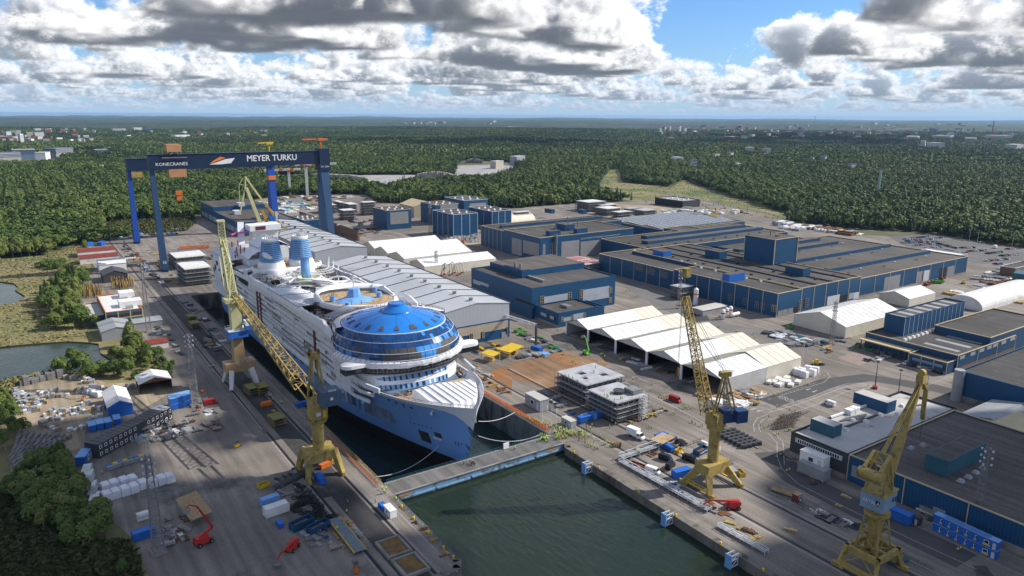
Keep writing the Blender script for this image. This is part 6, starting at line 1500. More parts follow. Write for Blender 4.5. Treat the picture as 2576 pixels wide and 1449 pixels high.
def decid(cx_,cy_,h_,w_,n,size,lobes=6):
 out=[]
 for k in range(lobes):
  a=rng.random()*6.28;u=rng.random();z=h_*(.42+.42*u);rr_=w_*(.52-.42*u)*(k>0)
  rad_=w_*(.34+.2*rng.random())*(1-.3*u);out.append(cloud_quads(np.array((cx_+rr_*cos(a),cy_+rr_*sin(a),z)),np.array((rad_,rad_,rad_*1.05)),n//lobes,size))
 return np.concatenate(out)
def conif(cx_,cy_,h_,w_,n,size):
 u=rng.random(n)**.75;z=h_*(.12+.9*u);R_=w_*.5*(1-u)**.85*(.55+.5*rng.random(n))+.15;a=rng.random(n)*6.28
 p=np.stack([cx_+R_*np.cos(a),cy_+R_*np.sin(a),np.minimum(z,h_*1.0)],1)
 o=np.stack([np.cos(a),np.sin(a),np.full(n,-.35)],1);s_=np.stack([-np.sin(a),np.cos(a),np.zeros(n)],1);nn=o*.5+np.stack([rng.normal(size=n)*.3,rng.normal(size=n)*.3,np.ones(n)],1)
 s=size*(.6+.7*rng.random(n))[:,None]*(1.15-.7*u)[:,None]
 b=o+np.stack([np.zeros(n),np.zeros(n),rng.normal(size=n)*.35],1)
 q=np.stack([p-s_*s*.8-b*s,p+s_*s*.8-b*s,p+s_*s*.55+b*s,p-s_*s*.55+b*s],1);return q.reshape(-1,3)
def trunk_mesh(h_,r_,limbs=4):
 m=MB();m.tube((0,0,0),(0,0,h_*.55),r_,r_*.6,7);m.tube((0,0,h_*.55),(.2,.1,h_*.9),r_*.6,.05,6)
 for k in range(limbs):a=R.random()*6.28;z=h_*ru(.28,.6);m.tube((0,0,z),(h_*.17*cos(a),h_*.17*sin(a),z+h_*.16),r_*.35,.04,5)
 return m
PROTO=[]
for k in range(5):
 h_=12+k;cm_=quads_mesh('crown',[(decid(0,0,h_,8.5+(k%3),1700,.42,8),.25+.15*k,0)],[LEAF]);tm=trunk_mesh(h_,.28);PROTO.append(('broadleaf_tree',cm_,tm,BARK))
for k in range(3):
 h_=14+k;cm_=quads_mesh('crown',[(decid(0,0,h_,5.2+.4*k,1100,.36,9),.75+.12*k,0)],[LEAF]);tm=trunk_mesh(h_,.2);PROTO.append(('birch_tree',cm_,tm,BIRCH))
for k in range(4):
 h_=15+k;cm_=quads_mesh('crown',[(conif(0,0,h_,6.0+.4*(k%2),1300,.62),.2+.2*k,0)],[NEEDLE]);tm=trunk_mesh(h_,.25,0);PROTO.append(('spruce_tree',cm_,tm,BARK))
for k in range(2):
 cm_=quads_mesh('crown',[(decid(0,0,4.2+k,5,650,.3,6),.3+.3*k,0)],[LEAF]);tm=trunk_mesh(3.5,.12);PROTO.append(('bush',cm_,tm,BARK))
TM=[]
for nm,cm_,tm,bk in PROTO:
 me=bpy.data.meshes.new('trunk');me.from_pydata(tm.v,[],tm.f);me.materials.append(bk);me.update();TM.append(me)
KINDS=dict(broadleaf=(0,1,2,3,4),birch=(5,6,7),spruce=(8,9,10,11),bush=(12,13))
NTREE=[0]
def tree(kind,x,y,s,label,group):
 i=R.choice(KINDS[kind]);nm,cm_,_,_=PROTO[i]
 o=empty(nm,(x,y,0),label,'bush' if kind=='bush' else 'tree',group,R.random()*6.28);o.scale=(s*ru(.9,1.1),s*ru(.9,1.1),s)
 for n_,me in(('crown',cm_),('trunk',TM[i])):c=bpy.data.objects.new(n_,me);sc.collection.objects.link(c);c.parent=o
 NTREE[0]+=1
def thicket(poly,sp_,kinds,smin,smax,label,group,maxn=80,jit=.45):
 """trees at about the given spacing inside a ground polygon"""
 xs=[p[0]for p in poly];ys_=[p[1]for p in poly];n=0;y=min(ys_)
 while y<max(ys_):
  x=min(xs)+(R.random()-.5)*sp_
  while x<max(xs):
   px,py=x+ru(-jit,jit)*sp_,y+ru(-jit,jit)*sp_
   if inpoly(px,py,poly)and n<maxn:tree(R.choice(kinds),px,py,ru(smin,smax),label,group);n+=1
   x+=sp_
  y+=sp_
thicket(G(t(3,0,180,440),t(3,0,330,400),t(3,0,590,290),t(3,0,760,370),t(3,0,790,500),t(3,0,880,640),t(3,0,900,850),t(3,0,1250,960),t(3,0,1280,1120),t(3,0,900,1230),t(3,0,380,1020),t(3,0,100,700)),5.0,['broadleaf','broadleaf','birch'],.5,.72,'dark leafy tree in the thicket at the bottom left corner','thicket at the bottom left',80)
thicket(G(t(2,0,-60,1449),t(2,0,0,1150),t(2,0,130,1090),t(2,0,170,1250),t(2,0,280,1449),t(3,0,150,180),t(3,0,0,300),t(3,0,-120,260)),5.4,['birch','broadleaf','birch'],.42,.62,'green birch at the left edge of the pallet yard','birches by the pallet yard',22)
thicket(G(t(3,0,1080,1300),t(3,0,1180,1230),t(3,0,1320,1290),t(3,0,1340,1400),t(3,0,1120,1420)),4.6,['bush','birch'],.5,.62,'yellowish bush by the kerb at the bottom left','bushes at the bottom left kerb',10)
thicket(G(t(2,0,520,880),t(2,0,620,760),t(2,0,820,740),t(2,0,950,880),t(2,0,1100,930),t(2,0,1400,930),t(2,0,1480,870),t(2,0,1240,860),t(2,0,1040,830),t(2,0,960,940),t(2,0,700,900)),5.2,['broadleaf','birch','bush'],.45,.72,'tree on the strip between bay and pallet yard','trees between bay and pallet yard',40)
thicket(G(t(2,0,1260,640),t(2,0,1460,640),t(2,0,1720,760),t(2,0,1860,860),t(2,0,1700,900),t(2,0,1350,800),t(2,0,1120,720)),5.0,['bush','bush','broadleaf'],.5,.7,'low dark bush between the bay and the quay road','bushes by the quay road',34)
for x,y,s in((1330,590,.98),(1400,660,1.0),(1360,690,.9),(1290,660,.8)):p=gt(2,0,x,y);tree('birch',p.x,p.y,s,'tall light green birch in front of the grey sheds','birches by the grey sheds')
p=gt(2,0,970,400);tree('birch',p.x,p.y,.62,'slim birch beside the wing of the white roofed workshop','single birches')
thicket(G(t(1,0,620,1230),t(1,0,860,1100),t(1,0,930,1220),t(2,0,790,100),t(2,0,830,380),t(2,0,880,470),t(2,0,560,430),t(2,0,500,330),t(2,0,380,150),t(1,0,640,1440)),6.4,['broadleaf','broadleaf','birch','spruce'],.62,.9,'tree in the belt between the meadow and the workshop','tree belt by the meadow',75)
thicket(G(t(1,0,370,1250),t(1,0,440,1190),t(1,0,640,1150),t(1,0,660,1240),t(1,0,480,1280)),6,['bush','bush'],.8,1.1,'bush on the dry meadow','bushes on the meadow',14)
p=gt(2,0,880,880);
def dead_tree(p):
 o=empty('dead_tree',p,'bare pale dead tree on the shore by the pallet yard','tree');m=MB();m.tube(p,p+V3((.2,0,9)),.22,.08,6);m.bd('trunk',M['white_dirty'],o);m=MB()
 for k in range(16):z=ru(3,8.6);a=R.random()*6.28;m.tube(p+V3((0,0,z)),p+V3((2*cos(a),2*sin(a),z+1.4)),.07,.02,4)
 m.bd('branches',M['white_dirty'],o)
dead_tree(p)
NOF=[yp,bay,pond,basin,G((-900,700),(-200,668),(0,655),(130,641),(226,606),(215,640),(250,720),(420,900),(400,1450),(-1200,1700)),G((262,562),(330,553),(400,552),(480,548),(492,562),(470,582),(340,592),(258,600)),G((694,440),(804,444),(930,441),(1144,440),(1150,415),(1172,404),(1290,410),(1305,430),(1262,442),(1240,452),(1180,456),(1010,464),(970,480),(930,466),(700,456)),G((1500,478),(1520,445),(1535,428),(1560,424),(1566,458),(1690,470),(1720,452),(1745,462),(1850,498),(1950,528),(2010,548),(1960,556),(1760,522),(1640,512),(1530,497)),G((1362,384),(1372,366),(1400,364),(1398,382)),G((205,408),(216,376),(240,362),(262,366),(250,384),(232,412)),G((-40,425),(0,398),(60,385),(190,385),(185,412),(60,425)),G((2020,560),(2120,575),(2320,585),(2420,600),(2400,610),(2200,596),(2010,575))]
BB=[(min(p[0]for p in P),max(p[0]for p in P),min(p[1]for p in P),max(p[1]for p in P))for P in NOF]
def free(x,y):return not any(b_[0]<x<b_[1]and b_[2]<y<b_[3]and inpoly(x,y,P)for P,b_ in zip(NOF,BB))
def polar(x,y):return math.atan2(x*cyw-y*syw,x*syw+y*cyw)
sheet('reed_meadow',[NOF[4]],pm('dry reeds',(.20,.17,.075),.95,.3,.03,dirt=(.11,.135,.045),dscale=.012,dthr=.5,bump=.5,bscale=.6),.0015,[bay,pond])
sheet('clearing',[NOF[5]],pm('clearing grass',(.13,.13,.05),.95,.3,.05,dirt=(.07,.085,.03),dscale=.03,dthr=.5),.0018)
sheet('quarry_floor',[NOF[6]],pm('quarry stone',(.33,.32,.31),.95,.2,.02,dirt=(.2,.19,.18),dscale=.03,dthr=.55),.6)
sheet('meadow',[NOF[7]],pm('meadow grass',(.21,.185,.08),.95,.3,.02,dirt=(.09,.12,.035),dscale=.012,dthr=.47),.003)
sheet('green_field',[NOF[8]],pm('field green',(.07,.15,.03),.95,.15,.02),2)
def rock(name,label,cx_,cy_,lx,ly_,h_,col='quarry stone',n=10,grp=None):
 m=MB();rows=[]
 for i in range(n+1):
  r_=[]
  for j in range(n+1):
   u,v_=i/n*2-1,j/n*2-1;e=max(abs(u),abs(v_));zz=h_*max(0,1-e**1.5)*ru(.6,1.15);r_.append((cx_+lx/2*(u+ru(-.06,.06)),cy_+ly_/2*(v_+ru(-.06,.06)),zz-.1))
  rows.append(r_)
 m.loft(rows,False);return tag(m.bd(name,MATS[col]),label,'heap',grp)
p0,p1=g(830,447),g(1000,447);
def cliff(label,pa,pb,h_,depth=30):
 a,b_=g(*pa),g(*pb);d=(b_-a);L_=d.length;d.normalize();nn=V3((-d.y,d.x,0));m=MB();rows=[]
 for i in range(41):
  p=a+d*L_*i/40;k=sin(math.pi*i/40)**.3;rows.append([p+nn*ru(-3,3)*0+V3((0,0,0)),p+nn*(2+ru(-2,2))+V3((0,0,h_*k*ru(.9,1.05))),p+nn*depth+V3((0,0,h_*k*.9)),p+nn*(depth+20)])
 m.loft(rows,False);tag(m.bd('rock_face',pm('rock face',(.25,.235,.21),.95,.35,.12,dirt=(.12,.11,.095),dscale=.2,dthr=.5,streak=.3)),label,'rock face')
cliff('grey blasted rock face of the quarry, behind the silver halls',(1040,452),(1145,452),16);cliff('broken pale rock face left of the quarry, beside the gantry leg',(700,452),(925,455),12);cliff('small pale rock face at the far quarry corner',(1172,412),(1215,412),14)
for k,(x,y,w_,h_)in enumerate(((985,462,60,7),(1010,470,50,6),(1060,462,60,7),(1090,466,40,6),(1250,450,60,8))):p=g(x,y);rock('gravel_heap','grey gravel heap on the quarry floor',p.x,p.y,w_,w_*.7,h_,grp='gravel heaps in the quarry')
rb=pm('rubble',(.26,.25,.24),.95,.5,.5,dirt=(.1,.095,.09),dscale=.6,dthr=.48)
for k,(x,y,w_,h_,lb)in enumerate((((1,1,2050,930)),0,0,0,0)if False else[(2000,950,34,5,'left'),(2130,900,40,8,'middle'),(2290,860,44,9,'tallest'),(2240,960,40,7,'front'),(2400,920,50,7,'right')]):
 p=gt(1,1,x,y);rock('rubble_heap','grey heap of blasted rock, %s one beside the painting halls'%lb,p.x,p.y,w_,w_*.8,h_,'rubble',14,'rubble heaps')
def patch(side,sp_,nq,size,conf,seed):
 global rng
 rng=np.random.default_rng(seed);parts=[];k=int(side/sp_)
 for i in range(k):
  for j in range(k):
   x=(i+.5+rng.uniform(-.4,.4))*sp_-side/2;y=(j+.5+rng.uniform(-.4,.4))*sp_-side/2;h_=rng.uniform(11,20)
   if rng.random()<conf:parts.append((conif(x,y,h_*1.08,6.2,nq,size*1.25),rng.random(),1))
   else:parts.append((decid(x,y,h_*.9,rng.uniform(8,14),nq,size,4 if nq>60 else 2),rng.random(),0))
 return quads_mesh('trees',parts,[LEAF,NEEDLE])
near_p=[patch(40,8,165,1.05,c,20+i)for i,c in enumerate((.04,.12,.3,.55))];far_p=[patch(84,9,34,2.1,c,40+i)for i,c in enumerate((.05,.15,.3,.5))]
def forest(name,label,meshes,pts):
 col=bpy.data.collections.new(name+' patches')
 for me in meshes:col.objects.link(bpy.data.objects.new('trees',me))
 me=bpy.data.meshes.new(name);me.from_pydata([p[:3]for p in pts],[],[])
 for an,ty,ix in(('kind_index','INT',3),('turn','FLOAT',4),('grow','FLOAT',5)):
  a=me.attributes.new(an,ty,'POINT');a.data.foreach_set('value',[p[ix]for p in pts])
 o=bpy.data.objects.new(name,me);sc.collection.objects.link(o);tag(o,label,None,None,'stuff')
 ng=bpy.data.node_groups.new(name,'GeometryNodeTree');ng.interface.new_socket('Geometry',in_out='INPUT',socket_type='NodeSocketGeometry');ng.interface.new_socket('Geometry',in_out='OUTPUT',socket_type='NodeSocketGeometry')
 N=ng.nodes.new;gi,go=N('NodeGroupInput'),N('NodeGroupOutput');ip=N('GeometryNodeInstanceOnPoints');ci=N('GeometryNodeCollectionInfo');ci.inputs['Collection'].default_value=col;ci.inputs['Separate Children'].default_value=True;ci.inputs['Reset Children'].default_value=True
 def att(nm_,ty):q=N('GeometryNodeInputNamedAttribute');q.data_type=ty;q.inputs['Name'].default_value=nm_;return q.outputs['Attribute']
 ng.links.new(gi.outputs[0],ip.inputs['Points']);ng.links.new(ci.outputs[0],ip.inputs['Instance']);ip.inputs['Pick Instance'].default_value=True;ng.links.new(att('kind_index','INT'),ip.inputs['Instance Index'])
 cx_=N('ShaderNodeCombineXYZ');ng.links.new(att('turn','FLOAT'),cx_.inputs[2]);ng.links.new(cx_.outputs[0],ip.inputs['Rotation']);sx_=N('ShaderNodeCombineXYZ');sx_.inputs[0].default_value=sx_.inputs[1].default_value=1;ng.links.new(att('grow','FLOAT'),sx_.inputs[2]);ng.links.new(sx_.outputs[0],ip.inputs['Scale'])
 ng.links.new(ip.outputs[0],go.inputs[0]);md=o.modifiers.new('forest','NODES');md.node_group=ng;return o
def stand(x,y):
 return .5+.5*sin(x*.006+1.3)*sin(y*.0052+.4)+.25*sin(x*.017+y*.013)
pts,ptf,edge=[],[],[]
RN=Rnd(3)
for i in range(-60,70):
 for j in range(0,80):
  x,y=i*38.0,j*38.0;r_=math.hypot(x,y);a=polar(x,y)
  if r_>2150 or r_<420 or abs(a)>.70:continue
  c=[(x+dx,y+dy)for dx in(-17,0,17)for dy in(-17,0,17)];n_=sum(free(*q)for q in c)
  if n_==9:pts.append((x,y,curve(x,y)+hill(x,y)-.3,min(3,max(0,int(stand(x,y)*4))),RN.choice((0,1.5708,3.1416,4.712)),RN.uniform(.8,1.15)))
  elif n_>0:
   for dx in np.arange(-16.5,17,6.6):
    for dy in np.arange(-16.5,17,6.6):
     q=(x+dx+RN.uniform(-2,2),y+dy+RN.uniform(-2,2))
     if free(*q):edge.append((*q,r_))
for i in range(-100,110):
 for j in range(0,110):
  x,y=i*78.0,j*78.0;r_=math.hypot(x,y);a=polar(x,y)
  if r_<=2150 or r_>6600 or abs(a)>.70:continue
  if free(x,y):ptf.append((x,y,curve(x,y)+hill(x,y)-.5,min(3,max(0,int(stand(x*.6,y*.6)*4))),RN.choice((0,1.5708,3.1416,4.712)),RN.uniform(.75,1.1)))
edge.sort(key=lambda e:e[2])
nind=300-NTREE[0]
for x,y,r_ in edge[:max(nind,0)]:
 kd='spruce' if RN.random()<.45*stand(x,y)+.1 else RN.choice(('broadleaf','broadleaf','birch'));nm={'spruce':'dark spruce','broadleaf':'round broadleaf tree','birch':'light birch'}[kd]
 zone='at the near edge of the woods left of the gantry cranes' if polar(x,y)<-.1 else 'at the edge of the woods beyond the works yard'
 tree(kd,x,y,RN.uniform(.75,1.1),nm+' '+zone,nm+'s '+zone)
single=[]
for c,sd in((0,70),(1,71)):
 rng=np.random.default_rng(sd);parts=[((conif(0,0,15,5.2,120,1.0)if c else decid(0,0,13,7.4,120,.85,4)),.5,c)];single.append(quads_mesh('edge tree',parts,[LEAF,NEEDLE]))
forest('forest','mixed forest covering the land behind the yard',near_p+single,pts+[(x,y,curve(x,y)+hill(x,y)-.2,4 if RN.random()>stand(x,y)*.8 else 5,RN.random()*6.28,RN.uniform(.7,1.15))for x,y,r_ in edge[max(nind,0):]])
forest('far_forest','distant forest stretching towards the horizon',far_p,ptf)
m=MB();rows=[]
CN=220
rr2=[6450*1.045**k for k in range(44)]
for k,r_ in enumerate(rr2):
 row=[]
 for i in range(CN+1):
  a=-.72+1.44*i/CN;x=r_*(sin(a)*cyw+cos(a)*syw);y=r_*(-sin(a)*syw+cos(a)*cyw);z=curve(x,y)+hill(x,y)*(1+r_/15000)+11+ru(-5,5)+14*max(0,sin(a*9+r_*.0011))*min(1,(r_-6400)/4000)+30*max(0,(r_-20000)/20000)*(1+.5*sin(a*23)+.4*sin(a*57))
  row.append((x,y,z if k else z-14))
 rows.append(row)
m.loft(rows,False);tag(m.bd('woods',pm('distant canopy',(.022,.04,.018),.95,.8,.006,dirt=(.075,.085,.035),dscale=.0016,dthr=.56)),'woods reaching to the horizon',None,None,'stuff')
rng=np.random.default_rng(9)
def reeds(name,label,polys,n,h_,matc,holes=()):
 q=[]
 for P in polys:
  x0,x1,y0,y1=min(p[0]for p in P),max(p[0]for p in P),min(p[1]for p in P),max(p[1]for p in P);k=0
  while k<n:
   x,y=ru(x0,x1),ru(y0,y1);k+=1
   if inpoly(x,y,P)and not any(inpoly(x,y,hh)for hh in holes)and abs(polar(x,y))<.68:q.append((x,y))
 V=np.zeros((len(q),4,3));q=np.array(q);a=rng.random(len(q))*6.28;w_=.35+.5*rng.random(len(q));hh=h_*(.5+.8*rng.random(len(q)));lx,ly_=rng.normal(size=len(q))*.5,rng.normal(size=len(q))*.5
 for c_,(s_,tz)in enumerate(((-1,0),(1,0),(1,1),(-1,1))):V[:,c_,0]=q[:,0]+s_*w_*np.cos(a)+tz*lx;V[:,c_,1]=q[:,1]+s_*w_*np.sin(a)+tz*ly_;V[:,c_,2]=tz*hh
 o=bpy.data.objects.new(name,quads_mesh(name,[(V.reshape(-1,3),.5,0)],[matc]));sc.collection.objects.link(o);tag(o,label,None,None,'stuff')
reedm=leaf_mat('reed stalks',(.15,.16,.06),(.21,.195,.08),(.28,.24,.11));shrub=leaf_mat('undergrowth',(.03,.045,.015),(.06,.075,.022),(.12,.11,.04))
reeds('reed_bed','dry reeds on the meadow around the bay',[G((-120,700),(0,655),(130,641),(226,606),(215,640),(250,800),(240,850),(0,880),(-150,890))],9000,.5,reedm,[bay,pond,yp])
reeds('shore_grass','tall grass along the shore by the pallet yard',[G(t(2,0,-100,1010),t(2,0,0,945),t(2,0,500,845),t(2,0,520,890),t(2,0,160,980),t(2,0,60,1130),t(2,0,-60,1300))],4000,1.3,reedm,[bay])
reeds('undergrowth','dark undergrowth at the bottom left corner',[G(t(3,0,-400,600),t(3,0,200,560),t(3,0,800,1100),t(3,0,1300,1100),t(3,0,1400,1300),t(3,0,1450,1500),t(3,0,-600,1600))],14000,1.1,shrub,[yp])
reeds('clearing_scrub','low scrub in the clearing by the far gantry leg',[NOF[5]],5000,2.0,shrub);reeds('meadow_scrub','tufts of scrub on the meadow beyond the yard',[NOF[7]],3500,1.1,shrub)
# ------------------------------------------------------------------ houses far away
HC=[pm('far white',(.72,.73,.74),.7,.1,.05),pm('far beige',(.45,.40,.32),.7,.1,.05),pm('far grey',(.3,.31,.33),.7,.1,.05),pm('far red',(.28,.08,.05),.8,.1,.05),pm('far blue roof',(.12,.17,.25),.6,.1,.05)]
RF=[pm('far roof dark',(.1,.1,.1),.8,.1,.05),pm('far roof pale',(.5,.5,.5),.7,.1,.05),HC[3],HC[4]]
def far_house(x,y,lx,ly_,h_,c,rc,label,group,name='far_building',lift=0.0,win=True):
 z=curve(x,y)+hill(x,y)+lift;o=empty(name,(x,y,z),label,'building',group,R.choice((.1,.4,.9,1.3)))if True else None
 with LOCAL():
  m=MB();m.box(-lx/2,lx/2,-ly_/2,ly_/2,-lift-2,h_);m.bd('wall',HC[c],o)
  m=MB();m.box(-lx/2-.4,lx/2+.4,-ly_/2-.4,ly_/2+.4,h_,h_+1.0);m.bd('roof',RF[rc],o)
  if win and h_>9:
   for k in range(int(h_/3.2)):m=MB();m.box(-lx/2-.06,lx/2+.06,-ly_/2-.06,ly_/2+.06,1.4+k*3.2,2.7+k*3.2);m.bd('window_row',M['glass'],o)
 return o
def far_px(px,py,w_,hp,c,rc,label,group=None,dp=.6,name='far_building',lift=0.0):
 """w_ and hp: width and height as measured on the sheet"""
 p=g(px,py,-2.0 if py<345 else 0);d=math.hypot(p.x,p.y);k=d/F;far_house(p.x,p.y,max(4,w_*k),max(4,w_*k*dp),max(3,hp*k)*1.15,c,rc,label,group,name,13 if d>1100 else 0)
 NOFB.append((p.x,p.y,w_*k))
NOFB=[]
for x,y,w_,h_,c,rc,lb in((20,414,44,9,2,3,'long blue roofed industrial hall at the left edge'),(62,405,40,9,4,1,'pale blue roofed hall in the left industrial area'),(150,400,55,9,2,3,'long grey hall with blue roof above the left woods'),(110,408,38,6,0,1,'low white hall in the left industrial area'),(255,398,24,6,4,1,'small blue grey hall by the left road'),(55,365,10,14,0,1,'white tower block at the far left'),(20,348,14,8,0,0,'white flats at the far left edge'),(48,352,10,10,0,1,'white flats left of the tower block'),(75,350,12,8,1,0,'beige flats behind the left tower block'),(98,349,18,7,0,1,'white row of flats in the left town'),(90,359,8,6,3,2,'red brick house in the left town'),(30,360,16,5,1,0,'low beige building in the left town'),(128,357,10,5,3,2,'small red roofed house in the left town'),(300,336,26,4,0,1,'long white store on the left horizon'),(345,333,18,5,0,1,'white store beyond the left woods'),(372,331,14,6,4,0,'blue grey store on the left skyline'),(465,344,10,4,0,1,'white house above the gantry girder'),(500,343,9,4,3,0,'red house above the gantry girder'),(455,352,36,3,0,1,'low white sheds above the gantry girder'),(535,344,9,5,2,2,'grey house with red roof above the girder'),(1645,345,10,5,2,0,'grey flats left of the white tower blocks'),(1660,344,7,7,0,1,'first white tower block in the right distance'),(1672,343,7,9,0,0,'second white tower block in the right distance'),(1684,343,7,10,0,1,'third white tower block in the right distance'),(1697,343,7,10,0,0,'fourth white tower block in the right distance'),(1709,343,7,9,0,1,'fifth white tower block in the right distance'),(1722,344,8,8,0,1,'last white tower block in the right distance'),(1838,360,44,8,3,1,'red arena with pale domed roof in the right woods'),(1703,418,30,7,0,1,'white low flats in the woods behind the meadow'),(1744,434,24,15,0,0,'white five storey flats standing in the woods'),(1800,408,18,6,1,0,'dim beige house in the right woods'),(1835,406,22,6,2,0,'grey long house in the right woods'),(1884,395,20,7,0,1,'white flats on the wooded slope at the right'),(1926,398,20,8,0,0,'white block of flats near the right power line'),(1855,429,14,3,0,1,'white low roof in the woods behind the meadow'),(2040,418,18,5,2,0,'dim grey flats in the middle of the right woods'),(2070,416,22,6,2,0,'second dim grey flats in the middle of the right woods'),(2140,436,22,6,2,0,'dim grey terrace deep in the right woods'),(2320,378,18,11,0,1,'white tower block above the right woods'),(2352,378,32,8,0,1,'wide white flats above the right woods'),(2550,380,42,6,0,1,'long white roofed hall at the right edge'),(2370,356,50,4,0,1,'long white warehouse in the city at right'),(2345,352,14,12,2,0,'grey block in the city at right'),(2440,362,40,5,1,1,'beige roofed warehouse in the city'),(2295,357,44,4,0,1,'second long white warehouse in the city'),(2510,358,44,5,0,1,'third long white warehouse near the right edge'),(1302,415,40,7,2,1,'grey hall with pale roof beyond the quarry'),(1250,424,34,4,1,1,'low beige hall beside the quarry road'),(1780,322,14,4,0,1,'white building far on the skyline right of centre'),(1285,328,20,3,0,1,'white building far on the skyline at centre')):
 far_px(x,y,w_,h_,c,rc,lb,'far buildings',.5,lift=4 if y<345 else 0)
for(x,yb,yt,w_,lb,c)in((2049,312,293,1.6,'slim lookout tower on the right skyline',2),(2494,350,314,2.2,'tall brown chimney in the city at the right edge',3),(2392,372,350,1.6,'dark chimney in front of the city warehouses',2)):
 p=g(x,yb,0);d=math.hypot(p.x,p.y)/F;o=empty('chimney',(p.x,p.y,curve(p.x,p.y)),lb,'chimney');
 with LOCAL():m=MB();m.tube((0,0,0),(0,0,(yb-yt)*d),w_*d*.6,w_*d*.35,10);m.bd('shaft',HC[c],o);m=MB();m.tube((0,0,(yb-yt)*d),(0,0,(yb-yt)*d*1.03),w_*d*.5,n=10);m.bd('rim',RF[0],o)
zones=[((1640,2570),(318,354),130,'city building on the right skyline','houses of the city on the right'),((0,240),(334,364),46,'small house of the town at the left','houses of the town on the left'),((300,700),(330,356),14,'small pale house among the woods behind the girder','houses behind the girder'),((900,1250),(312,318),14,'white dot-like block of flats on the skyline','flats on the skyline'),((60,700),(420,445),8,'villa half hidden in the woods behind the gantry','villas in the woods')]
RZ=Rnd(11)
for(xa,xb),(ya,yb),n_,lb,grp in zones:
 for k in range(n_):far_px(RZ.uniform(xa,xb),ya+(yb-ya)*RZ.random()**.8,RZ.uniform(5,15),RZ.uniform(2,5.5),RZ.choice((0,0,1,2,3)),RZ.choice((0,1,1,2)),lb,grp,RZ.uniform(.4,.9),lift=6)
p=gt(1,3,1095,560);o=empty('steel_chimney',p,'slanting pale green chimney standing alone in the right woods','chimney');m=MB();m.tube(p,p+V3((6,2,46)),2.2,1.8,10);m.bd('shaft',pm('pale green steel',(.28,.4,.38),.5,.1,.3),o);m=MB();m.rbox(p.x,p.y,0,7,7,1);m.bd('footing',M['concrete'],o)
# ------------------------------------------------------------------ prototypes of the movable things
BOX={}
def proto(name,cat):
 return empty(name,(0,0,0),None,cat)
def put(pr,p,rz,label,group=None,scale=None):
 return place(pr,USED,(p[0],p[1],p[2]if len(p)>2 else 0),rz,label,group,scale)
def part(root,mb,name,mat,smooth=False):
 with LOCAL():return mb.bd(name,mat,root,smooth)
def container(col,name='container',L_=6.1,W_=2.45,H_=2.6,open_top=False):
 o=proto(name,'container');m=MB()
 if open_top:
  for a in((-L_/2,L_/2,-W_/2,-W_/2+.1),(-L_/2,L_/2,W_/2-.1,W_/2),(-L_/2,-L_/2+.1,-W_/2+.11,W_/2-.11),(L_/2-.1,L_/2,-W_/2+.11,W_/2-.11)):m.box(*a,.15,H_)
  m.box(-L_/2+.1,L_/2-.1,-W_/2+.1,W_/2-.1,.15,.3)
 else:m.box(-L_/2,L_/2,-W_/2,W_/2,.15,H_)
 part(o,m,'shell',M[col])
 m=MB();n=int(L_/.55)
 for k in range(1,n):
  x=-L_/2+L_*k/n
  for s in(-1,1):m.box(x-.12,x+.12,min(s*W_/2,s*(W_/2+.05)),max(s*W_/2,s*(W_/2+.05)),.3,H_-.15)
 part(o,m,'corrugation',M[col]);m=MB()
 for sx in(-1,1):
  for sy in(-1,1):m.box(sx*L_/2-.09,sx*L_/2+.09,sy*W_/2-.09,sy*W_/2+.09,0,H_+.05)
 for sy in(-1,1):m.box(-L_/2,L_/2,sy*W_/2-.08,sy*W_/2+.08,H_-.1,H_+.05)
 part(o,m,'frame',M[col])
 if not open_top:
  m=MB();m.box(L_/2,L_/2+.05,-W_/2+.15,-.04,.3,H_-.2);m.box(L_/2,L_/2+.05,.04,W_/2-.15,.3,H_-.2)
  for y in(-.7,-.3,.3,.7):m.box(L_/2+.05,L_/2+.1,y-.03,y+.03,.3,H_-.2)
  part(o,m,'doors',M[col])
 else:m=MB();m.rbox(0,0,.3,L_*.8,W_*.75,H_*.5,0,.8);part(o,m,'load',M['rust'])
 return o
CT={c:container(c)for c in('blue_bright','blue_light','white_dirty','grey','orange','teal')}
SK=container('blue','open_container',6.1,2.45,2.0,True);SKR=container('redox','skip',6.4,2.4,1.6,True);SKY_=container('yellow_bright','skip',3.4,1.9,1.4,True);SKG=container('green','skip',5.4,2.3,1.7,True)
def cabin(col,name='site_cabin',L_=6.0,W_=2.6,H_=2.8,roof='grey',stripe=None):
 o=proto(name,'cabin');m=MB();m.box(-L_/2,L_/2,-W_/2,W_/2,.1,H_);part(o,m,'wall',M[col])
 m=MB();m.box(-L_/2-.08,L_/2+.08,-W_/2-.08,W_/2+.08,H_,H_+.15);part(o,m,'roof',M[roof])
 for s in(-1,1):m=MB();m.box(-.7,.5,s*W_/2-.06,s*W_/2+.06,1.1,2.1);w_=part(o,m,'window',M['glass']);m=MB();m.path([(-.75,s*(W_/2+.05),1.05),(.55,s*(W_/2+.05),1.05),(.55,s*(W_/2+.05),2.15),(-.75,s*(W_/2+.05),2.15),(-.75,s*(W_/2+.05),1.05)],.12);part(w_,m,'frame',M['white'])
 m=MB();m.box(L_/2-1.4,L_/2-.5,-W_/2-.05,-W_/2+.02,.15,2.2);part(o,m,'door',M['trim_white'])
 if stripe:m=MB();m.box(-1.2,.9,-W_/2-.05,-W_/2+.02,.4,.95);part(o,m,'sign',M[stripe])
 return o
CB=cabin('blue_bright',stripe='yellow_bright',roof='blue_light');CW=cabin('white',roof='white_dirty');CG=cabin('grey',roof='roof_light');CD=cabin('grey_dark',roof='roof')
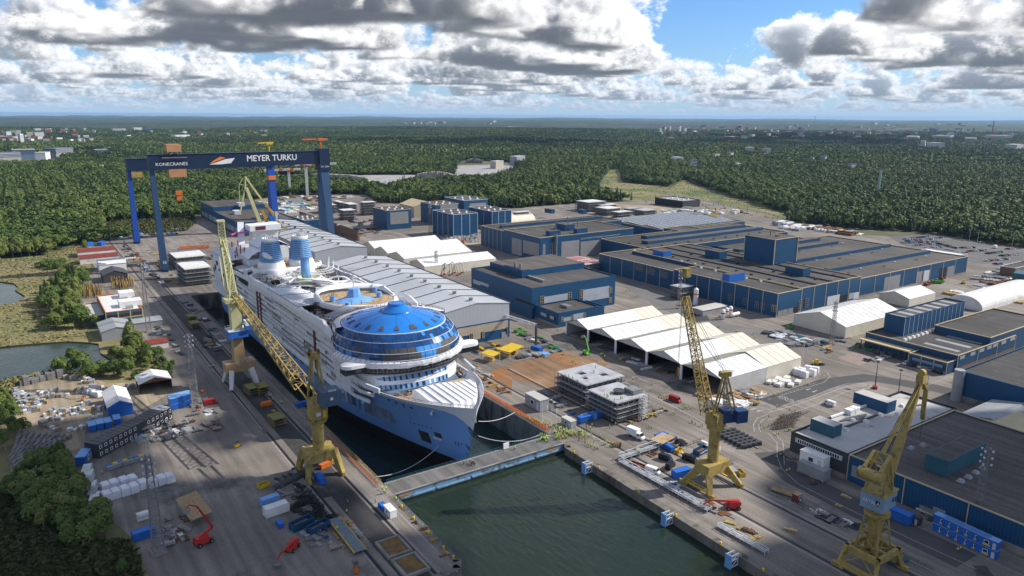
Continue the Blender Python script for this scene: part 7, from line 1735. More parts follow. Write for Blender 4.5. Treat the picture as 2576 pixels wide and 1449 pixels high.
def wheels(o,xs,ys,r_,w_=.24):
 for x in xs:
  for y in ys:
   m=MB();m.tube((x,y-w_/2,r_),(x,y+w_/2,r_),r_,n=12);wh=part(o,m,'wheel',M['tyre']);m=MB();m.tube((x,y-w_/2-.02,r_),(x,y+w_/2+.02,r_),r_*.5,n=8);part(wh,m,'rim',M['steel'])
def loft_car(prof,W_,tum=.16):
 """side profile as rows of (x, z0, z1) with narrowing of the upper part"""
 m=MB();rows=[]
 for x,zb,zt,k in prof:rows.append([(x,-W_/2,zb),(x,W_/2,zb),(x,W_/2,zb+(zt-zb)*.55),(x,W_/2*k,zt),(x,-W_/2*k,zt),(x,-W_/2,zb+(zt-zb)*.55)])
 m.loft(rows,True,True,True);return m
def car(col,simple=False,estate=False):
 o=proto('parked_car','car');rear=-2.15
 part(o,loft_car([(rear,.35,.95,.9),(rear+.1,.25,1.0,.92),(-1.0,.25,1.0,.95),(.8,.25,.98,.95),(2.0,.28,.82,.9),(2.15,.35,.7,.85)],1.78),'body',M[col])
 r0=rear+(.12 if estate else .45)
 m=MB();m.loft([[(x,-w_/2,.96),(x,w_/2,.96),(x+dx,w_/2*.82,zt),(x+dx,-w_/2*.82,zt)]for x,dx,w_,zt in((r0,.25,1.6,1.0),(r0+.1,.35,1.62,1.4),(-.2,0,1.64,1.47),(.45,-.2,1.62,1.44),(1.15,-.35,1.58,1.0))],True,True,True);part(o,m,'windows',M['glass'])
 m=MB();m.loft([[(x,-w_/2,z),(x,w_/2,z)]for x,w_,z in((r0+.55,1.2,1.47),(-.2,1.3,1.5),(.25,1.28,1.47))],False);part(o,m,'roof',M[col])
 wheels(o,(-1.35,1.35),(-.8,.8),.32)
 if not simple:
  for y in(-.62,.62):m=MB();m.box(2.1,2.18,y-.18,y+.18,.56,.7);part(o,m,'headlight',M['trim_white']);m=MB();m.box(rear-.03,rear+.04,y-.16,y+.16,.66,.84);part(o,m,'tail_light',M['red'])
 return o
def simple_car(col,k):
 o=proto('parked_car','car');part(o,loft_car([(-2.15,.3,.95,.9),(-1.2,.22,1.0,.94),(.9,.22,.98,.94),(2.15,.3,.72,.86)],1.78),'body',M[col])
 m=MB();m.loft([[(x,-.8,.96),(x,.8,.96),(x+dx,.66,zt),(x+dx,-.66,zt)]for x,dx,zt in((-1.9+.3*k,.35,1.1),(-1.2,.1,1.46),(.3,-.1,1.46),(1.1,-.3,1.02))],True,True,True);part(o,m,'windows',M['glass']);m=MB();m.box(-1.0,.15,-.6,.6,1.45,1.5);part(o,m,'roof',M[col]);return o
M['car_silver']=pm('silver car paint',(.42,.44,.46),.3,.05,.2,metal=.3);M['car_blue']=pm('dark blue car paint',(.02,.05,.14),.3,.05,.2);M['car_black']=pm('black car paint',(.012,.012,.014),.25,.05,.2);M['car_red']=pm('red car paint',(.32,.02,.02),.3,.05,.2);M['car_white']=pm('white car paint',(.75,.75,.74),.3,.04,.2)
CAR={c:car('car_'+c)for c in('white','black','blue','silver')}
def van(col,name='panel_van',box=None):
 o=proto(name,'van')
 part(o,loft_car([(-2.7,.4,2.3,.9),(-2.6,.3,2.4,.93),(.9,.3,2.42,.93),(1.6,.3,2.25,.9),(2.2,.3,1.35,.88),(2.75,.35,1.05,.85),(2.85,.45,.9,.82)]if not box else[(.7,.4,2.1,.9),(1.6,.35,2.15,.9),(2.2,.35,1.35,.88),(2.8,.4,1.05,.85),(2.9,.5,.9,.82)],2.0),'body',M[col])
 if box:m=MB();m.box(-3.6,.62,-1.1,1.1,.9,3.2);part(o,m,'load_box',M[box]);m=MB();m.box(-3.5,.7,-.5,.5,.45,.9);part(o,m,'chassis',M['grey_dark'])
 m=MB();m.add([(1.68,-.86,2.12),(1.68,.86,2.12),(2.24,.9,1.36),(2.24,-.9,1.36)],[(0,1,2,3)][::-1]);m.add([(1.70,-.84,2.14),(1.70,.84,2.14),(2.27,.88,1.38),(2.27,-.88,1.38)],[(0,1,2,3),(3,2,1,0)]);part(o,m,'windscreen',M['glass'])
 for s in(-1,1):m=MB();m.box(.8,1.7,min(s*.98,s*1.02),max(s*.98,s*1.02),1.4,1.95);part(o,m,'side_window',M['glass']);m=MB();m.box(2.82,2.9,s*.7-.2,s*.7+.2,.72,.9);part(o,m,'headlight',M['trim_white'])
 wheels(o,(-1.7 if not box else-2.2,1.75),(-.92,.92),.36);return o
VAN={c:van('car_'+c)for c in('white','black','red')};TRK=van('car_white','box_truck','white')
def boom_lift(col,fold=False):
 o=proto('boom_lift','boom lift');m=MB();m.rbox(0,0,.5,4.0,1.9,.9,0,.92);part(o,m,'chassis',M[col]);wheels(o,(-1.5,1.5),(-1.1,1.1),.55,.45)
 m=MB();m.rbox(-.5,0,1.4,3.4,2.0,1.0,0,.9);part(o,m,'turret',M[col])
 m=MB()
 if fold:m.beam((-1.5,.3,2.3),(6.5,.3,2.9),.55,.6,.4,.4);m.beam((6.5,.3,2.9),(8.4,.3,1.6),.3)
 else:m.beam((-1.4,0,2.1),(2.6,0,3.4),.6,.6);m.beam((2.6,0,3.4),(-.8,0,10.5),.55,.55,.36,.36);m.beam((-.8,0,10.5),(-2.6,0,11.6),.3);m.beam((-2.6,0,11.6),(-3.2,0,11),.22)
 part(o,m,'boom',M[col]);e=(8.4,.3,.9)if fold else(-3.6,0,10.2);m=MB()
 for z in(0,.55,1.1):m.path([(e[0]-.6,e[1]-.9,e[2]+z),(e[0]+.6,e[1]-.9,e[2]+z),(e[0]+.6,e[1]+.9,e[2]+z),(e[0]-.6,e[1]+.9,e[2]+z),(e[0]-.6,e[1]-.9,e[2]+z)],.08)
 for x in(-.6,.6):
  for y in(-.9,.9):m.beam((e[0]+x,e[1]+y,e[2]),(e[0]+x,e[1]+y,e[2]+1.1),.08)
 m.box(e[0]-.6,e[0]+.6,e[1]-.9,e[1]+.9,e[2]-.08,e[2]);part(o,m,'basket',M['steel']);return o
def tele_lift(col):
 o=proto('boom_lift','boom lift');m=MB();m.rbox(0,0,.5,3.6,1.9,.9,0,.92);part(o,m,'chassis',M[col]);wheels(o,(-1.3,1.3),(-1.0,1.0),.5,.4)
 m=MB();m.beam((-1.2,0,1.6),(1.6,0,13),.5,.5,.3,.3);m.beam((1.6,0,13),(3.2,0,14.4),.25);part(o,m,'boom',M['grey_dark']);m=MB();m.rbox(3.6,0,13.6,1.2,1.8,1.1);part(o,m,'basket',M['steel']);return o
LIFT=boom_lift('red');LIFTG=boom_lift('lime');LIFTF=boom_lift('red',True);LIFTT=tele_lift('red')
def forklift(col):
 o=proto('forklift','forklift');m=MB();m.rbox(-.2,0,.3,2.2,1.2,.9,0,.9);part(o,m,'body',M[col]);m=MB()
 for x in(-.6,.6):
  for y in(-.5,.5):m.beam((x,y,1.1),(x*.8,y,2.15),.1)
 m.rbox(0,0,2.12,1.3,1.2,.1);part(o,m,'cab',M['grey_dark']);m=MB()
 for y in(-.4,.4):m.beam((1.0,y,.1),(1.0,y,2.6),.14);m.beam((1.0,y,.15),(2.2,y,.15),.12)
 part(o,m,'mast',M['steel']);wheels(o,(-.8,.7),(-.5,.5),.3,.25);return o
FORK=forklift('orange');FORKY=forklift('yellow_bright')
def excavator(col):
 o=proto('excavator','excavator');m=MB()
 for y in(-1,1):m.rbox(0,y,0,3.6,.6,.9,0,.9)
 part(o,m,'tracks',M['black']);m=MB();m.rbox(-.3,0,1,3.2,2.4,1.3,0,.92);m.rbox(.6,.7,2.3,1.4,1,1,0,.9);part(o,m,'upper_body',M[col]);m=MB();m.beam((1,-.2,2),(4,-.2,4.6),.6);m.beam((4,-.2,4.6),(6,-.2,1.8),.4);m.rbox(6,-.2,.6,.9,1.1,1.1,0,.7);part(o,m,'arm',M[col]);return o
EXC=excavator('orange')
def loader(col):
 o=proto('wheel_loader','loader');m=MB();m.rbox(-1,0,.9,3.2,2,1.2,0,.92);m.rbox(-.2,0,2.1,1.4,1.5,1.1,0,.9);m.rbox(1.4,0,.8,1.6,1.4,.9);part(o,m,'body',M[col]);wheels(o,(-1.7,1.5),(-1,1),.7,.5);m=MB();m.beam((1.4,0,1.5),(3.2,0,.7),.8,.5);m.rbox(3.6,0,.2,.9,2.6,1,0,.8);part(o,m,'bucket',M['steel']);return o
LOADER=loader('yellow_bright')
def stack(n,kind):
 """stacked crates and racks of the storage yard"""
 o=proto('crate_stack','crate stack');mt={'grey':'grey','wood':'wood','pale':'white_dirty','dark':'steel'}[kind]
 for k in range(n):
  m=MB();m.rbox(ru(-.05,.05),ru(-.05,.05),k*.82+.12,2.2,1.25,.62);bx_=part(o,m,'crate',M[mt]);m=MB()
  for x in(-.95,0,.95):m.box(x-.1,x+.1,-.62,.62,k*.82,k*.82+.12)
  part(bx_,m,'skid',M['wood'])
 return o
ST=[stack(2,'grey'),stack(3,'grey'),stack(2,'wood'),stack(3,'dark'),stack(1,'pale'),stack(5,'dark'),stack(2,'pale')]
def rack():
 o=proto('plank_rack','rack');m=MB()
 for x in(-1.4,1.4):
  for y in(-.5,.5):m.beam((x,y,0),(x,y,1.7),.1)
  m.beam((x,-.5,.2),(x,.5,.2),.1)
 part(o,m,'frame',M['steel']);m=MB()
 for k in range(5):m.box(-1.6,1.6,-.46+k*.19,-.3+k*.19,.3,1.45+.1*(k%2))
 part(o,m,'planks',M['concrete']);return o
RACK=rack()
def bale():
 o=proto('wrapped_bale','bale');m=MB();m.loft([[(sx*a,sy*b_,z)for sx,sy in((-1,-1),(1,-1),(1,1),(-1,1))]for a,b_,z in((1.25,1.6,0),(1.3,1.65,1.2),(1.2,1.6,2.4),(.9,1.2,2.75))],True,False,True);part(o,m,'wrap',M['tarp']);m=MB();m.box(-1.2,1.2,-1.5,1.5,0,.14);part(o,m,'pallet',M['wood']);return o
BALE=bale()
def binn(col):
 o=proto('waste_bin','bin');m=MB();m.rbox(0,0,.1,1.5,1.5,1.2,0,1.1);part(o,m,'tub',M['grey']);m=MB();m.rbox(0,.35,1.2,1.55,.9,.35,0,.8);part(o,m,'lid',M[col]);return o
BIN={c:binn(c)for c in('blue_bright','yellow_bright','green')}
def hood():
 o=proto('covered_crate','crate');m=MB();m.loft([[(sx*1.15,sy*b_,z)for sx,sy in((-1,-1),(1,-1),(1,1),(-1,1))]for b_,z in((.95,.1),(.95,1.0),(.7,1.5),(.3,1.7))],True,True,True);part(o,m,'cover',M['grey_dark']);m=MB();m.box(-1.16,-1.1,-.5,.5,.2,.9);m.box(-1.1,1.1,-.9,.9,0,.1);part(o,m,'base',M['steel']);return o
HOOD=hood()
def pavilion(col='yellow_bright'):
 o=proto('shelter','shelter');m=MB();m.add([(-3,-2,2.7),(3,-2,2.7),(3,2,3.1),(-3,2,3.1),(-3,-2,2.55),(3,-2,2.55),(3,2,2.95),(-3,2,2.95)],[(0,1,2,3),(7,6,5,4),(0,4,5,1),(1,5,6,2),(2,6,7,3),(3,7,4,0)]);part(o,m,'roof',M[col])
 for x in(-2.8,2.8):
  for y in(-1.8,1.8):m=MB();m.beam((x,y,0),(x,y,2.7),.16);part(o,m,'post',M[col])
 m=MB();m.rbox(-.6,0,0,3.4,2,1.1);part(o,m,'stored_goods',M['tan']);return o
PAV=pavilion()
def cage():
 o=proto('mesh_shelter','shelter');m=MB();m.box(-2.6,2.6,-1.8,1.8,2.4,2.55);part(o,m,'roof',pm('mossy yellow roof',(.22,.20,.06),.8,.3,1.5));m=MB()
 for x in np.linspace(-2.5,2.5,6):
  for y in(-1.7,1.7):m.beam((x,y,0),(x,y,2.4),.1)
 for z in(.8,1.6):m.path([(-2.5,-1.7,z),(2.5,-1.7,z),(2.5,1.7,z),(-2.5,1.7,z),(-2.5,-1.7,z)],.08)
 part(o,m,'mesh_frame',M['yellow']);m=MB();m.rbox(0,0,0,3.6,2.2,1.4,.1);part(o,m,'stored_goods',M['grey_dark']);return o
CAGE=cage()
def drum():
 o=proto('cable_drum','cable drum');m=MB();m.tube((0,-.5,.8),(0,.5,.8),.45,n=14);part(o,m,'core',M['black'])
 for y in(-.5,.5):m=MB();m.tube((0,y-.05,.8),(0,y+.05,.8),.8,n=18);part(o,m,'flange',M['wood'])
 return o
DRUM=drum()
def tank():
 o=proto('gas_tank','tank');m=MB();m.lathe(0,0,[(0.2,.4),(1.25,.9),(1.25,5.4),(.6,6),(.1,6.1)],20);part(o,m,'vessel',M['white'],True);m=MB();m.tube((0,0,3.4),(0,0,4.2),1.28,n=20,caps=False);part(o,m,'band',M['red']);m=MB()
 for a in range(3):m.beam((1.1*cos(a*2.1),1.1*sin(a*2.1),0),(1.1*cos(a*2.1),1.1*sin(a*2.1),1.2),.2)
 part(o,m,'feet',M['steel']);return o
TANK=tank()
def lamp():
 o=proto('street_lamp','lamp post');m=MB();m.tube((0,0,0),(0,0,11),.12,.08,6);part(o,m,'post',M['trim_white']);m=MB();m.beam((-.9,0,11),(.9,0,11),.1);m.rbox(-.9,0,10.8,.5,.3,.2);m.rbox(.9,0,10.8,.5,.3,.2);part(o,m,'lamp_head',M['grey']);return o
LAMP=lamp()
def bollard():
 o=proto('mooring_bollard','bollard');m=MB();m.lathe(0,0,[(.55,0),(.45,.2),(.32,.35),(.32,.7),(.55,.85),(.5,1.0),(.1,1.05)],14);part(o,m,'post',M['yellow_bright'],True);m=MB();m.tube((0,0,0),(0,0,.06),.8,n=14);part(o,m,'base_plate',M['rust']);return o
BOLL=bollard()
def figure(kind,vest):
 J={'stand':[(0,0,.95),(0,0,1.2),(0,0,1.42),(0,.02,1.52),(0,.03,1.66),(0,.02,1.78),(-.1,0,.92),(-.11,.03,.5),(-.12,0,.08),(-.12,.14,.04),(.1,0,.92),(.12,.02,.5),(.13,-.02,.08),(.13,.12,.04),(-.2,0,1.38),(-.27,.02,1.12),(-.25,.12,.9),(-.24,.16,.8),(.2,0,1.38),(.27,.02,1.12),(.26,.1,.88),(.25,.14,.8)],'walk':[(0,0,.95),(0,.02,1.2),(0,.04,1.42),(0,.06,1.52),(0,.08,1.66),(0,.07,1.78),(-.1,0,.92),(-.1,.2,.52),(-.1,.3,.08),(-.1,.44,.06),(.1,0,.92),(.1,-.06,.5),(.1,-.36,.14),(.1,-.26,.05),(-.2,.04,1.38),(-.26,-.1,1.14),(-.25,-.02,.92),(-.24,.04,.83),(.2,.04,1.38),(.26,.16,1.14),(.24,.34,1.0),(.22,.4,.94)],'point':[(0,0,.95),(0,0,1.2),(0,0,1.42),(0,.02,1.52),(0,.03,1.66),(0,.02,1.78),(-.1,0,.92),(-.14,.02,.5),(-.17,0,.08),(-.18,.14,.04),(.1,0,.92),(.13,.02,.5),(.16,-.02,.08),(.17,.12,.04),(-.2,0,1.38),(-.3,.14,1.2),(-.24,.36,1.24),(-.22,.46,1.26),(.2,0,1.38),(.26,.02,1.12),(.2,.16,1.0),(.12,.2,.98)]}[kind]
 E=[(0,1),(1,2),(2,3),(3,4),(4,5),(0,6),(6,7),(7,8),(8,9),(0,10),(10,11),(11,12),(12,13),(2,14),(14,15),(15,16),(16,17),(2,18),(18,19),(19,20),(20,21)]
 rd=[.15,.15,.17,.06,.10,.09,.10,.075,.055,.045,.10,.075,.055,.045,.075,.06,.045,.05,.075,.06,.045,.05]
 me=bpy.data.meshes.new('person');me.from_pydata(J,E,[]);o=bpy.data.objects.new('person',me);sc.collection.objects.link(o)
 md=o.modifiers.new('skin','SKIN');md.use_smooth_shade=True
 for v_,r_ in zip(me.skin_vertices[0].data,rd):v_.radius=(r_,r_*.85)
 me.skin_vertices[0].data[0].use_root=True;sb_=o.modifiers.new('sub','SUBSURF');sb_.levels=1
 dg=bpy.context.evaluated_depsgraph_get();new=bpy.data.meshes.new_from_object(o.evaluated_get(dg));o.modifiers.clear();o.data=new;new.name='person'
 new.materials.clear()
 for q in(M['trousers'],M[vest],M['skin'],M['white']):new.materials.append(q)
 for f in new.polygons:
  z=f.center.z;r_=abs(f.center.x);f.material_index=0 if z<.93 and r_<.22 else(3 if z>1.72 else(2 if z>1.5 or(z<.9 and r_>=.22)else 1))
 o['category']='person';return o
FIG=[figure('stand','vest'),figure('walk','vest'),figure('point','vest')];FIGO=figure('stand','vest_orange');FIGD=figure('stand','grey_dark')
def person(p,label,group,fig=None):
 f=fig or R.choice(FIG);key=id(f)
 if key in USED:o=f.copy();sc.collection.objects.link(o)
 else:o=f;USED[key]=True
 o.location=(p[0],p[1],p[2]if len(p)>2 else .01);o.rotation_euler.z=R.random()*6.28;o['label']=label;o['category']='person';o['group']=group;s=ru(1.0,1.08);o.scale=(s,s,s);return o
 # ------------------------------------------------------------------ setting them out
A90=math.pi/2
def P_(r,c,x,y,z=0.0):return gt(r,c,x,y,z)
def crowd(pts,r,c,label,group,z=0.0,fig=None):
 for x,y in pts:person(P_(r,c,x,y,z),label,group,fig)
RC=Rnd(21)
for k in range(60):person(P_(3,2,RC.uniform(420,740),RC.uniform(0,62)),'worker in yellow vest in the crowd at the corner of the dock gate','crowd at the gate corner')
for k in range(26):person(P_(3,2,RC.gauss(318,30),RC.gauss(85,18)),'worker in yellow vest in the tight group on the gate deck','group on the gate deck')
for k in range(46):
 u=RC.random();person(P_(2,2,150+480*u+RC.uniform(-8,8),1316+150*u+RC.uniform(-2,22)),'worker in yellow vest standing along the orange dock railing','people along the orange railing')
crowd([(435,80),(445,78),(455,72),(470,80),(478,70),(510,75),(545,70),(703,80),(765,55),(775,65),(795,45),(765,135),(770,140),(790,155),(795,150),(825,105),(830,165),(855,180),(862,175),(885,60),(905,80),(925,135),(940,130),(958,125),(983,150)],3,2,'worker in yellow vest on the quay to the right of the gate corner','people on the quay by the gate')
crowd([(20,178),(32,180)],3,2,'one of two workers in yellow vests alone on the gate deck','pair on the gate deck')
crowd([(605,62),(735,95),(733,125),(535,72)],3,2,'worker in orange jacket among the yellow vests at the gate corner','orange jackets at the gate',fig=FIGO)
crowd([(455,437),(467,436),(565,622),(586,626),(598,622),(485,718),(887,688),(901,684),(915,680),(928,706),(937,700),(605,752),(622,748),(642,772),(598,792)],2,2,'worker in yellow vest between the rusty plate floor and the tents','people by the plate floor')
crowd([(1215,925),(1247,922),(1260,918),(1408,978),(1272,1004),(1490,1085),(1680,1216),(1728,1212),(1745,1216),(1758,1220),(1793,1224),(1615,1270),(1635,1280),(1808,1355),(1814,1362),(1843,1378),(1900,1390),(1915,1396),(2140,1405),(2160,1400),(1380,1408),(1400,1420)],2,2,'worker in yellow vest crossing the open yard in front of the tents','people in the open yard')
crowd([(1483,1220),(1508,1222),(1514,1228),(1530,1245),(1005,1362),(1042,1390),(980,1415),(1195,1370),(1215,1376),(1360,1328),(1300,1332),(1455,1285),(1340,1325),(705+100,1400),(790,1425)],2,2,'worker in yellow vest beside the scaffolded steel block','people by the steel block')
crowd([(2078,398),(2084,400),(2250,448),(2262,446),(2272,444),(2425,470),(2465,460),(2300,1272),(2495,1385),(2535,1420),(2440,510),(1130,44),(1150,44),(1190,34)],2,2,'distant worker in yellow vest on the road behind the tents','people on the yard road')
crowd([(820,850),(825,862),(540,890),(570,900),(610,915),(655,945),(665,950),(875,775),(840,810)],2,2,'worker standing on top of the taller steel deck block','people on the taller block',B1[4])
crowd([(930,1092),(955,1105),(968,1100),(992,1074),(1020,1072),(1030,1140),(1092,1120),(1108,1118)],2,2,'worker standing on top of the nearer steel deck block','people on the nearer block',B2[4])
crowd([(545,892),(597,898),(530,938),(395,982),(413,982),(52,1092),(65,1098),(80,1104),(90,1206),(118,1200),(215,1240),(270,1248),(100,1335),(130,1310),(60,1375),(5,1305),(200,1440),(212,1442),(224,1440),(1380,1085),(1005,996)],2,3,'worker in yellow vest on the curved road by the bicycle racks','people by the curved road')
crowd([(85,28),(105,34),(122,250),(82,272),(188,412),(215,404)],3,3,'worker in yellow vest near the corner of the quay office','people by the quay office')
crowd([(1905,1210),(1930,1200)],3,3,'one of two workers in yellow vests before the stacked blue cabins','pair by the blue cabins')
crowd([(1270,585),(1310,590),(1290,620),(1305,622),(1260,628),(1392,680),(1410,694),(1205,712)],3,1,'worker in yellow vest at the left end of the dock gate','people at the left gate end')
crowd([(925,730)],3,1,'worker in orange suit walking on the dark crane track','lone orange worker',fig=FIGO);crowd([(915,825)],3,1,'worker in yellow vest alone on the dark crane track','lone track worker');crowd([(820,992)],3,1,'worker in green vest on the long grey trailer','trailer worker',1.2)
crowd([(2090,330),(2152,318),(2165,340),(2180,335),(2192,330),(2200,345),(2170,325)],3,1,'worker in dark clothes in the group under the bow on the gate','dark group on the gate',fig=FIGD)
crowd([(135,1138),(170,1140),(250,1168),(265,1168),(410,1156)],2,1,'worker in yellow vest among cages on the left quay','people on the left quay');crowd([(2113,806),(2127,804),(2142,802),(2155,798)],2,0,'one of four yellow vests in a row on the left quay road','four on the left road');crowd([(1972,536)],2,0,'lone worker in yellow vest near the pale crane','lone worker left');crowd([(1032,428)],3,0,'lone worker in yellow vest beside the row of bins','lone worker by the bins');crowd([(970,1330)],3,1,'worker in blue overalls by the forklift at the bottom','bottom worker',fig=FIGD)
V=lambda pr,a,rz,lab,grp=None,sc_=None:put(pr,P_(*a),rz,lab,grp,sc_)
V(VAN['black'],(3,2,1545,285),-A90+.3,'black van at the left of the three black vans on the quay','black vans');V(VAN['black'],(3,2,1592,360),.35,'black van with open doors beside the blue container on the quay','black vans');V(VAN['black'],(3,2,1785,290),-A90+.35,'black van nearest the yellow crane column on the quay','black vans')
V(VAN['white'],(3,2,1415,410),-A90+.3,'white panel van parked on the quay beside the cable trestle');V(CAR['silver'],(3,2,1622,550),-A90+.4,'silver small car beside the crane leg on the quay','quay cars',1.15);V(TRK,(3,2,1255,60),-A90+.15,'white box truck on the quay behind the gate corner',None,1.25)
V(CAR['blue'],(3,2,1618,75),.2,'dark blue car, farthest of three cars behind the quay fence','quay cars');V(CAR['black'],(3,2,1678,102),.2,'black estate car, middle of three cars behind the quay fence','quay cars');V(CAR['black'],(3,2,1722,135),.2,'black car, nearest of three cars behind the quay fence','quay cars')
V(VAN['red'],(2,0,2118,1170),0.05,'red van parked on the left quay near the blue cabins',None,1.1);V(VAN['red'],(2,2,1640,1140),-A90+.1,'red delivery van on the open yard behind the cones',None,1.1);V(VAN['white'],(2,3,618,1180),A90,'white van half hidden behind the quay office',None)
V(LOADER,(2,3,490,775),-.5,'yellow wheel loader on the road beside the cream tent')
for k,(x,y,c)in enumerate(((1390,765,'white'),(1440,780,'blue'),(1488,790,'black'),(1540,800,'white'),(1618,805,'black'),(1642,832,'silver'),(1690,842,'black'),(1740,858,'black'))):V(CAR[c],(2,3,x,y),.05,'%s car, %s from the left in the row at the blue store office'%({'white':'white','blue':'blue','black':'dark','silver':'silver'}[c],('first','second','third','fourth','fifth','sixth','seventh','eighth')[k]),'cars at the store office',1.2)
for k,(x,y,c)in enumerate(((1960,1108,'blue'),(2012,1122,'white'),(2103,1150,'silver'),(2168,1166,'black'),(2432,1248,'black'),(2500,1262,'black'))):V(CAR[c],(2,3,x,y),.1,'%s car, %s from the left along the big grey roofed hall'%({'white':'white','blue':'dark blue','black':'black','silver':'silver'}[c],('first','second','third','fourth','fifth','sixth')[k]),'cars at the grey hall',1.2)
SC=[simple_car('car_'+c,k%2)for k,c in enumerate(('white','silver','black','blue','red','silver'))];CN_=('white','silver','black','dark blue','red','grey')
rows_=[((1375,960),(1605,935),9),((1400,980),(1640,962),11),((1350,998),(1690,990),14),((1490,1022),(1700,1005),10),((1590,1055),(1720,1045),7),((1700,1002),(1880,1050),8),((1950,1048),(2060,1046),4),((2030,1082),(2180,1075),6),((2210,1105),(2335,1090),6),((2350,1128),(2500,1115),7),((2190,1180),(2400,1160),12),((1760,1070),(1900,1090),6),((1920,1105),(1990,1100),3),((1650,1035),(1700,1030),3),((1640,955),(1740,945),5),((2290,1212),(2340,1210),2),((2410,1060),(2460,1058),2)]
for p,q,n in rows_:
 for k in range(n):
  u=k/max(1,n-1);i=R.randrange(6);V(SC[i],(1,3,p[0]+(q[0]-p[0])*u,p[1]+(q[1]-p[1])*u),A90+.1+ru(-.05,.05),'%s car parked in the rows of the big car park beyond the main hall'%CN_[i],'cars in the big car park (%s)'%CN_[i],1.15)
V(TRK,(1,3,2290,1048),.1,'yellowish lorry standing alone in the car park')
V(LIFT,(3,0,2050,1125),.3,'red boom lift with raised jib at the bottom left',None,1.25);V(LIFTF,(3,1,370,1180),-2.4,'dark red boom lift with lowered arm at the bottom of the left yard',None,1.1);V(LIFTF,(3,2,2215,770),2.6,'red boom lift with pale folded boom behind the quay crane',None,1.2);V(LIFTG,(2,2,745,670),-1.6,'lime green telescopic lift in front of the white tents',None,.9)
V(LIFTT,(2,3,1075,1010),.5,'grey stick boom lift standing up behind the quay office','upright lifts behind the quay office',.9);V(LIFTT,(2,3,1310,1070),.5,'upright boom lift nearest the crane tip behind the quay office','upright lifts behind the quay office',.8)
for k in range(9):V(LIFTT,(1,1,1870+k*26,1325-(k%3)*14),.4+k*.3,'parked boom lift in the cluster before the separate white tent','lifts before the white tent',.62)
V(FORK,(2,0,2005,1240),.4,'orange forklift near the lattice mast on the left yard','forklifts');V(FORK,(2,0,2040,1050),.9,'red orange forklift behind the red van','forklifts');V(FORKY,(2,0,1218,1145),2,'yellow forklift beside the blue arched store','forklifts');V(FORK,(2,0,845,1135),1,'orange forklift in the pallet yard','forklifts');V(FORKY,(2,2,1088,720),1,'small yellow forklift in front of the middle tent','forklifts');V(FORK,(3,1,1010,1400),1.2,'forklift with pale roof at the bottom edge','forklifts',1.2);V(FORKY,(3,0,2390,150),.5,'yellow forklift with crates on the left yard','forklifts')
for x,y,lb in((2080,1000,'orange excavator below the rubble heaps'),(2200,890,'red excavator on the rubble heap'),(2390,900,'orange excavator at the right of the rubble heaps')):V(EXC,(1,1,x,y),R.random()*6,lb,'excavators',1.3)
V(LOADER,(1,3,1965,1405),.4,'green machine on the yard in front of the main hall');
C_=lambda c,a,rz,lab,grp=None,z=0,s=1.0:put(CT[c],P_(*a,z),rz,lab,grp,s)
C_('blue_bright',(3,1,647,500),A90,'blue container by the yellow portal crane foot',s=.95);C_('blue_bright',(3,1,1280,780),A90,'small blue container on the left pier by the railing',s=.7);C_('blue_bright',(3,1,240,945),A90,'small blue container on the bottom left yard',s=.6);C_('blue_light',(3,1,140,720),.1,'light blue container above the white one on the left yard',s=1.0);C_('white_dirty',(3,1,205,820),.1,'white container with door below the light blue one',s=1.25)
put(SK,P_(3,1,462,950),.25,'open blue container with rusty load on the bottom left yard',None,1.2);put(SK,P_(3,1,630,985),.3,'open grey container of pipes beside the blue open one',None,1.15);put(CW,P_(3,1,1350,830),A90,'white cabin with one window on the left pier',None,.9)
sk1=[o for o in sc.objects if o.get('label')=='open blue container with rusty load on the bottom left yard'][0]
with LOCAL():text_mesh('container_lettering','KOSETINA',.95,V3((0,-1.32,1.1)),FRONT,M['white'],sk1,.02);sk1.children[-1].matrix_parent_inverse=Matrix.Identity(4)
C_('blue_bright',(3,2,1705,450),-A90+1.45,'blue container beside the white van on the right quay',s=1.15);C_('blue_bright',(3,2,1500,70),0,'blue container behind the scaffold on the right quay',s=.9);C_('blue_bright',(3,2,1575,180),A90,'small blue container next to the yellow skip on the quay',s=.8);put(SKY_,P_(3,2,1680,205),.2,'yellow skip beside the small blue container');put(SK,P_(3,2,1900,215),.15,'dark blue open container behind the crane column',None,1.1);put(SKY_,P_(3,2,2295,430),1.2,'yellow open box to the right of the quay crane',None,1.1);C_('grey',(3,2,2220,415),1.2,'grey box container to the right of the quay crane',s=.75);put(CW,P_(3,2,1245+690,130),A90,'white narrow cabin left of the crane column','white quay cabins',.5);put(CW,P_(3,2,2058,175),A90,'white narrow cabin right of the crane column','white quay cabins',.5)
put(SKR,P_(3,2,1262,355),-A90+.3,'red and blue skip beside the cable trestle',None,.9)
for k,(x,y,lb)in enumerate(((735,1345,'nearest'),(770,1330,'middle'),(830,1310,'farthest'))):C_('blue_bright' if k!=1 else 'blue_light',(2,2,x,y),0,'%s of three blue containers under the steel block'%lb,'containers under the block',s=1.1)
put(CG,P_(2,2,250,1200),-A90,'long grey site hut with red door by the orange railing',None,1.9);put(CG,P_(2,2,570,1385),-A90,'small beige hut below the blue containers',None,1.1);C_('blue_bright',(2,2,248,635),-A90+.2,'blue container left of the lamp pole by the plate floor',s=1.05)
for k in range(6):
 p0=P_(3,3,1765,1020).lerp(P_(3,3,2200,1230),k/5)
 put(CB,p0,-A90,'blue cabin on the ground in the two storey row at the bottom right','lower row of blue cabins',.98);put(CB,p0+V3((0,0,2.95)),-A90,'blue cabin on the upper storey of the row at the bottom right','upper row of blue cabins',.98)
